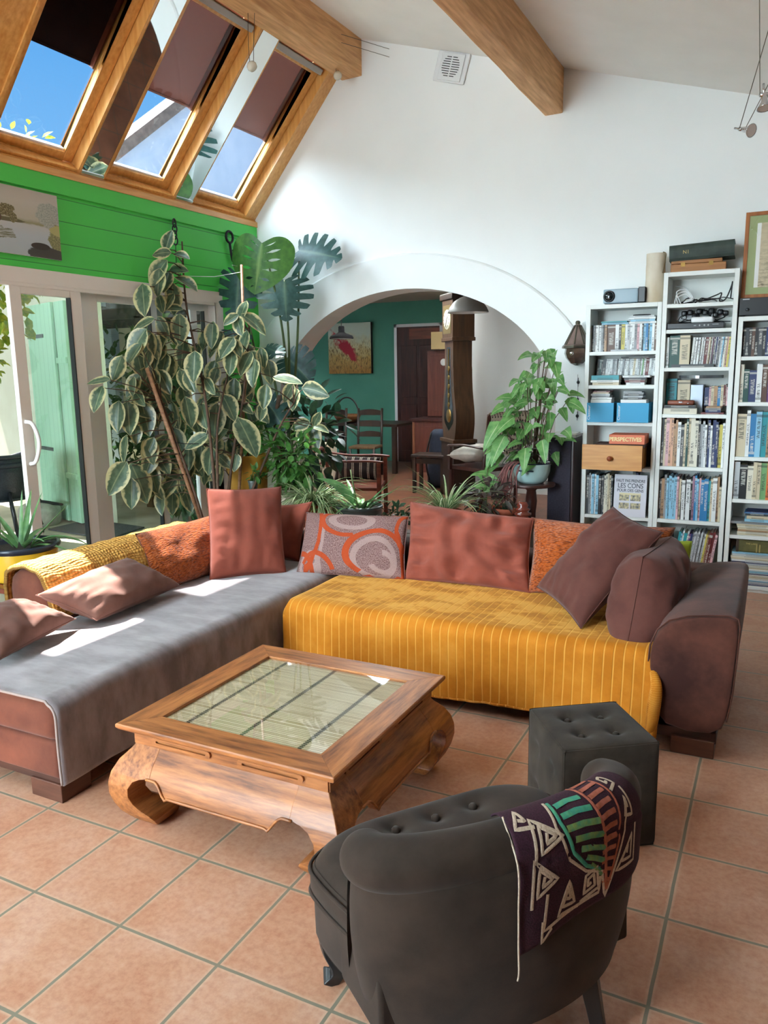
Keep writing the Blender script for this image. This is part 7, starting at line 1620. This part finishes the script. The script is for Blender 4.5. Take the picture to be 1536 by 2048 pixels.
for (dx, dy, dz, L_, W_, dr) in ((.55, .35, .55, .40, .05, 1.5), (.1, .35, .95, .34, .05, .1), (.45, .5, .75, .33, .045, .1), (-.2, .4, .9, .36, .05, .1), (.6, -.2, .5, .33, .05, .8), (.1, -.5, .7, .32, .05, .6), (-.6, .1, .7, .34, .05, .5), (.3, .8, .35, .36, .045, 1.0), (.0, .1, 1, .34, .045, .1), (-.4, -.4, .7, .33, .05, .6), (.75, .2, .3, .3, .045, .9), (-.3, .7, .5, .34, .05, .9)):
    leaf(mb, (dx*.07, dy*.07, .17), (dx, dy, dz), (-dx, -dy, 1.2), L_, W_, prof_blade, .5, dr, 10)
mb.build('aloe_leaves', ALOE, r, smooth=True, weld=False)
# arrowhead plant in the blue enamel pot on its pedestal
ps = thing('pedestal_table', 'round-topped wooden pedestal carrying the pale blue enamel pot', 'table', (-1.66, 5.78, 0))
MB().lathe([(0, .715), (.175, .715), (.18, .725), (.175, .738), (0, .738)], seg=36).build('top', DKW, ps, smooth=False, bevel=.002)
MB().lathe([(0, 0), (.15, 0), (.15, .02), (.05, .05), (.035, .12), (.04, .3), (.035, .5), (.045, .6), (.035, .68), (.07, .716), (0, .716)], seg=24).build('column', DKW, ps, smooth=True)
random.seed(71); en = thing('arrowhead_plant', 'tall arrowhead plant with pale-veined leaves in a pale blue enamel pot', 'pot plant', (-1.66, 5.78, .7385))
BEN = mat('pale_blue_enamel', S(176, 208, 206), .18, coat=.4)
MB().lathe([(0, 0), (.085, 0), (.115, .025), (.138, .09), (.142, .14), (.15, .15), (.15, .158), (.14, .158), (.132, .14), (0, .14)], seg=40).build('pot', BEN, en, smooth=True)
MB().lathe([(.150, .150), (.153, .156), (.148, .161), (.142, .158)], seg=40).build('rim', RIMD, en, smooth=True)
MB().tube(smooth_path([(-.05, -.135, .105), (-.045, -.165, .108), (0, -.172, .108), (.045, -.165, .108), (.05, -.135, .105)], 5), .006, 6).build('handle', RIMD, en, smooth=True)
MB().lathe([(.14, .142), (0, .15)], seg=24).build('soil', SOIL, en)
mb = MB(); st = MB(); heartp = lambda s: min(1, s*5+.42)*(1-s)**.75*(1 if s > .01 else .6)
for k in range(112):
    z = random.uniform(.16, 1.0); hw_ = .11+.19*sin(pi*min(1, (z-.05)/.95))**.8 if z < .62 else lerp(.24, .10, (z-.62)/.4)
    cx_ = .02+.06*(z > .6); x = cx_+random.uniform(-1, .75)*hw_; y = random.uniform(-.16, .14)
    d_ = V((x*2.2+random.uniform(-.4, .4), -.5+random.uniform(-.4, .3), random.uniform(-.5, .35)))
    leaf(mb, (x, y, z), d_, V((random.uniform(-.3, .5), -.7, .75)), random.uniform(.10, .17), random.uniform(.075, .115), heartp, .18, .8, 7, (-1, -.6, -.2, 0, .2, .6, 1))
    if k % 3 == 0: st.tube([(x*.2, y*.2, .14), (x*.6, y*.7, z*.6+.1), (x, y, z)], .003, 5)
for b_, d_, l_ in (((-.22, -.1, .46), (-.5, -.5, -.75), .26), ((-.17, -.14, .36), (-.35, -.6, -.8), .26), ((-.1, -.15, .5), (-.6, -.5, -.4), .22), ((-.26, -.05, .30), (-.4, -.4, -.9), .22), ((.0, -.17, .28), (.1, -.6, -.8), .2), ((.12, -.16, .34), (.3, -.5, -.7), .19)): leaf(mb, b_, d_, V((-.1, -.8, .5)), l_, l_*.62, heartp, .15, .6, 8, (-1, -.6, -.2, 0, .2, .6, 1))
mb.build('foliage', SYNL, en, smooth=True, weld=False); st.build('stem', STEM, en, smooth=True)
mb = MB(); bush(mb, (-.05, -.05, .24), (.2, .12, .10), 80, .13, .018, prof_lance, 5, (-1, 0, 1), shell=.2); mb.build('dark_leaves', CROT, en, smooth=True, weld=False)
mb = MB()
for k in range(34):
    a = random.uniform(2.6, 4.6); x0, y0 = .13*cos(a), .13*sin(a); l_ = random.uniform(.1, .34)
    mb.tube(smooth_path([(x0*.6, y0*.6, .155), (x0*1.15, y0*1.15, .165), (x0*1.45-.03*random.random(), y0*1.3-.02, .10), (x0*1.5-random.uniform(0, .08), y0*1.3-random.uniform(0, .05), .05-l_*.5), (x0*1.45-random.uniform(-.03, .1), y0*1.3-random.uniform(0, .06), .1-l_)], 4), .0042, 5)
mb.build('aerial_roots', mat('pinkish_roots', S(150, 92, 90), .7, 0, S(112, 66, 62), 40), en, smooth=True)
r = thing('succulent_dish', 'small spiky succulent in a shallow terracotta dish beside the pedestal', 'pot plant', (-1.76, 5.45, .0)); random.seed(81)
MB().cbox((0, 0, .27), (.2, .2, .54)).build('wooden_stand', bench_w, r); MB().lathe([(0, .542), (.075, .542), (.095, .592), (.085, .594), (.07, .56), (0, .56)], seg=28).build('dish', TERRA, r, smooth=True)
mb = MB(); blades(mb, 26, .11, .014, .8, .8, .3, 5, (0, 0, .56), .03); mb.build('foliage', DARKL, r, smooth=True, weld=False)
r = thing('glazed_insulator', 'ribbed reddish-brown glazed ceramic piece in front of the pedestal', 'ornament', (-1.60, 5.36, 0))
MB().cbox((0, 0, .26), (.14, .14, .52)).build('wooden_stand', bench_w, r)
MB().lathe([(0, .522), (.05, .522), (.055, .54), (.04, .555), (.062, .57), (.062, .58), (.04, .59), (.055, .605), (.055, .612), (.035, .62), (.045, .64), (.03, .66), (0, .665)], seg=28).build('body', mat('oxblood_glaze', S(120, 52, 38), .12, coat=.5), r, smooth=True)

# ------------------------------------------------------------------ painting, lamps on wires
q = NT('river_landscape_paint'); uv = q.coords('UV'); s3 = q.sep(uv); u_, v_ = s3[0], s3[1]
n = q.noise(uv, 9, 5, .65); nf = q.noise(q.coords('UV', (60, 60, 1)), 1, 4, .7); nh = q.noise(q.coords('UV', (10, 70, 1)), 1, 3)
c = q.ramp(q.math('ADD', v_, q.math('MULTIPLY', q.math('SUBTRACT', n, .5), .06)), [(.0, S(176, 190, 196)), (.30, S(188, 198, 204)), (.47, S(196, 198, 196)), (.50, S(150, 146, 104)), (.56, S(190, 186, 168)), (.8, S(200, 194, 182)), (1, S(192, 186, 174))])
def blob(cx, cy, rx, ry, w=.5, nz=n):
    dx = q.math('DIVIDE', q.math('SUBTRACT', u_, cx), rx); dy = q.math('DIVIDE', q.math('SUBTRACT', v_, cy), ry)
    d = q.math('ADD', q.math('ADD', q.math('MULTIPLY', dx, dx), q.math('MULTIPLY', dy, dy)), q.math('MULTIPLY', q.math('SUBTRACT', nz, .5), 3*w)); return q.ramp(d, [(.85, (1, 1, 1)), (1.0, (0, 0, 0))])
foli = q.ramp(nf, [(.4, S(84, 74, 42)), (.55, S(128, 118, 74)), (.65, S(190, 184, 150))])
pale = q.ramp(nf, [(.4, S(150, 158, 146)), (.6, S(190, 192, 180))])
for args, col in (((.06, .72, .16, .3, .5), pale), ((.9, .66, .16, .2, .6), pale), ((.30, .50, .34, .035, .4), S(104, 98, 64)), ((.05, .56, .10, .10, .1), q.ramp(nf, [(.45, S(90, 92, 96)), (.55, S(206, 208, 206))])), ((.05, .645, .10, .035, .1), S(140, 44, 40)),
                  ((.97, .30, .10, .24, .8), q.ramp(nf, [(.4, S(112, 112, 72)), (.6, S(170, 168, 112))])), ((1.0, .44, .12, .09, .5), S(186, 182, 116)), ((.36, .30, .16, .09, 1.1), q.ramp(nh, [(.45, S(110, 112, 80)), (.6, S(190, 196, 196))])), ((.05, .36, .10, .12, .5), q.ramp(nh, [(.45, S(110, 116, 120)), (.6, S(190, 196, 200))])), ((.36, .53, .02, .08, .2), S(92, 70, 44)), ((.41, .63, .13, .09, .9), foli), ((.5, .55, .04, .09, .9), foli),
                  ((.85, .05, .24, .13, .5), S(70, 66, 58)), ((.77, .17, .11, .055, .1), S(58, 46, 38))): c = q.mix(blob(*args), c, col)
q.l(c, q.b.inputs['Base Color']); q.b.inputs['Roughness'].default_value = .5; q.bump(nf, .1, .003)
r = thing('landscape_painting', 'unframed river landscape painting on the green boards', 'painting', (-4.436, 3.62, 2.565))
MB().grid([[V((.019, -.36, -.205)), V((.019, -.36, .208))], [V((.019, .355, -.205)), V((.019, .355, .208))]]).build('canvas', q.M, r)
MB().box((0, -.36, -.205), (.0185, .355, .208)).build('stretcher', WHITEP, r)
def halogen(loc, lab, top, d_, m=CHROME):
    r = thing('wire_spotlight', lab, 'lamp', loc, group='low-voltage spotlights on wires'); loc = V(loc); R_ = V(d_).to_track_quat('Z', 'Y').to_matrix().to_4x4()
    MB().lathe([(.010, -.05), (.014, -.03), (.014, -.012), (.034, .020), (.036, .024), (.033, .024)], (0, 0, 0), 24, R_).build('reflector', CHROME, r, smooth=True)
    MB().lathe([(0, .02), (.033, .022)], (0, 0, 0), 24, R_).build('lens', mat('frosted_lens', S(214, 200, 190), .3), r, smooth=True)
    MB().tube([R_ @ V((-.02, 0, -.045)), R_ @ V((.02, 0, -.045))], .011, 8).tube([R_ @ V((0, 0, -.045)), R_ @ V((-.0, 0, -.10))], .006, 6).build('holder', m, r, smooth=True)
    for k, t_ in enumerate(top): MB().tube([R_ @ V((-.02+.04*k, 0, -.045)), V(t_)-loc], .0022, 5).build('wire', mat('thin_wire', S(96, 88, 76), .4, .5), r)
halogen((-.262, 4.98, 2.85), 'lower wire spotlight facing the viewer near the ceiling, right', [(-.16, 4.70, 3.335), (-.05, 4.9, 3.30)], (.75, -.62, -.35))
halogen((-.172, 4.5, 2.84), 'upper wire spotlight pointing down, at the right edge', [(-.225, 4.44, 3.36), (-.12, 4.45, 3.33)], (.1, -.2, -.95))
def bulb(loc, lab, zt):
    r = thing('wire_bulb', lab, 'lamp', loc, group='round bulbs hung on wires'); 
    MB().lathe([(0, .032), (.018, .027), (.032, .012), (.036, -.004), (.030, -.020), (.014, -.030), (0, -.032)], (0, 0, 0), 20, Matrix.Rotation(radians(70), 4, 'X')).build('glass', mat('opal_bulb', S(214, 208, 190), .15), r, smooth=True)
    for s_ in (-1, 1): MB().tube([(.0, s_*.022, .02), (.0, s_*.03, .12), (.02*s_, s_*.01+.02, zt-loc[2])], .0022, 5).build('wire', mat('thin_wire', S(96, 88, 76), .4, .5), r)
bulb((-3.40, 4.83, 3.66), 'round bulb on wires in front of the right mirror strip', 4.0); bulb((-3.40, 6.02, 3.955), 'small round bulb tucked under the end of the ridge beam', 4.0)
r = thing('ceiling_wires', 'two thin bare wires stretched from the ridge beam to the white wall', 'wires', (-3.29, 5.9, 4.2))
for dz in (0, -.06): MB().tube([(0, 0, dz), (.25, .345, dz-.04)], .0022, 5).build('wire', mat('thin_wire', S(96, 88, 76), .4, .5), r)
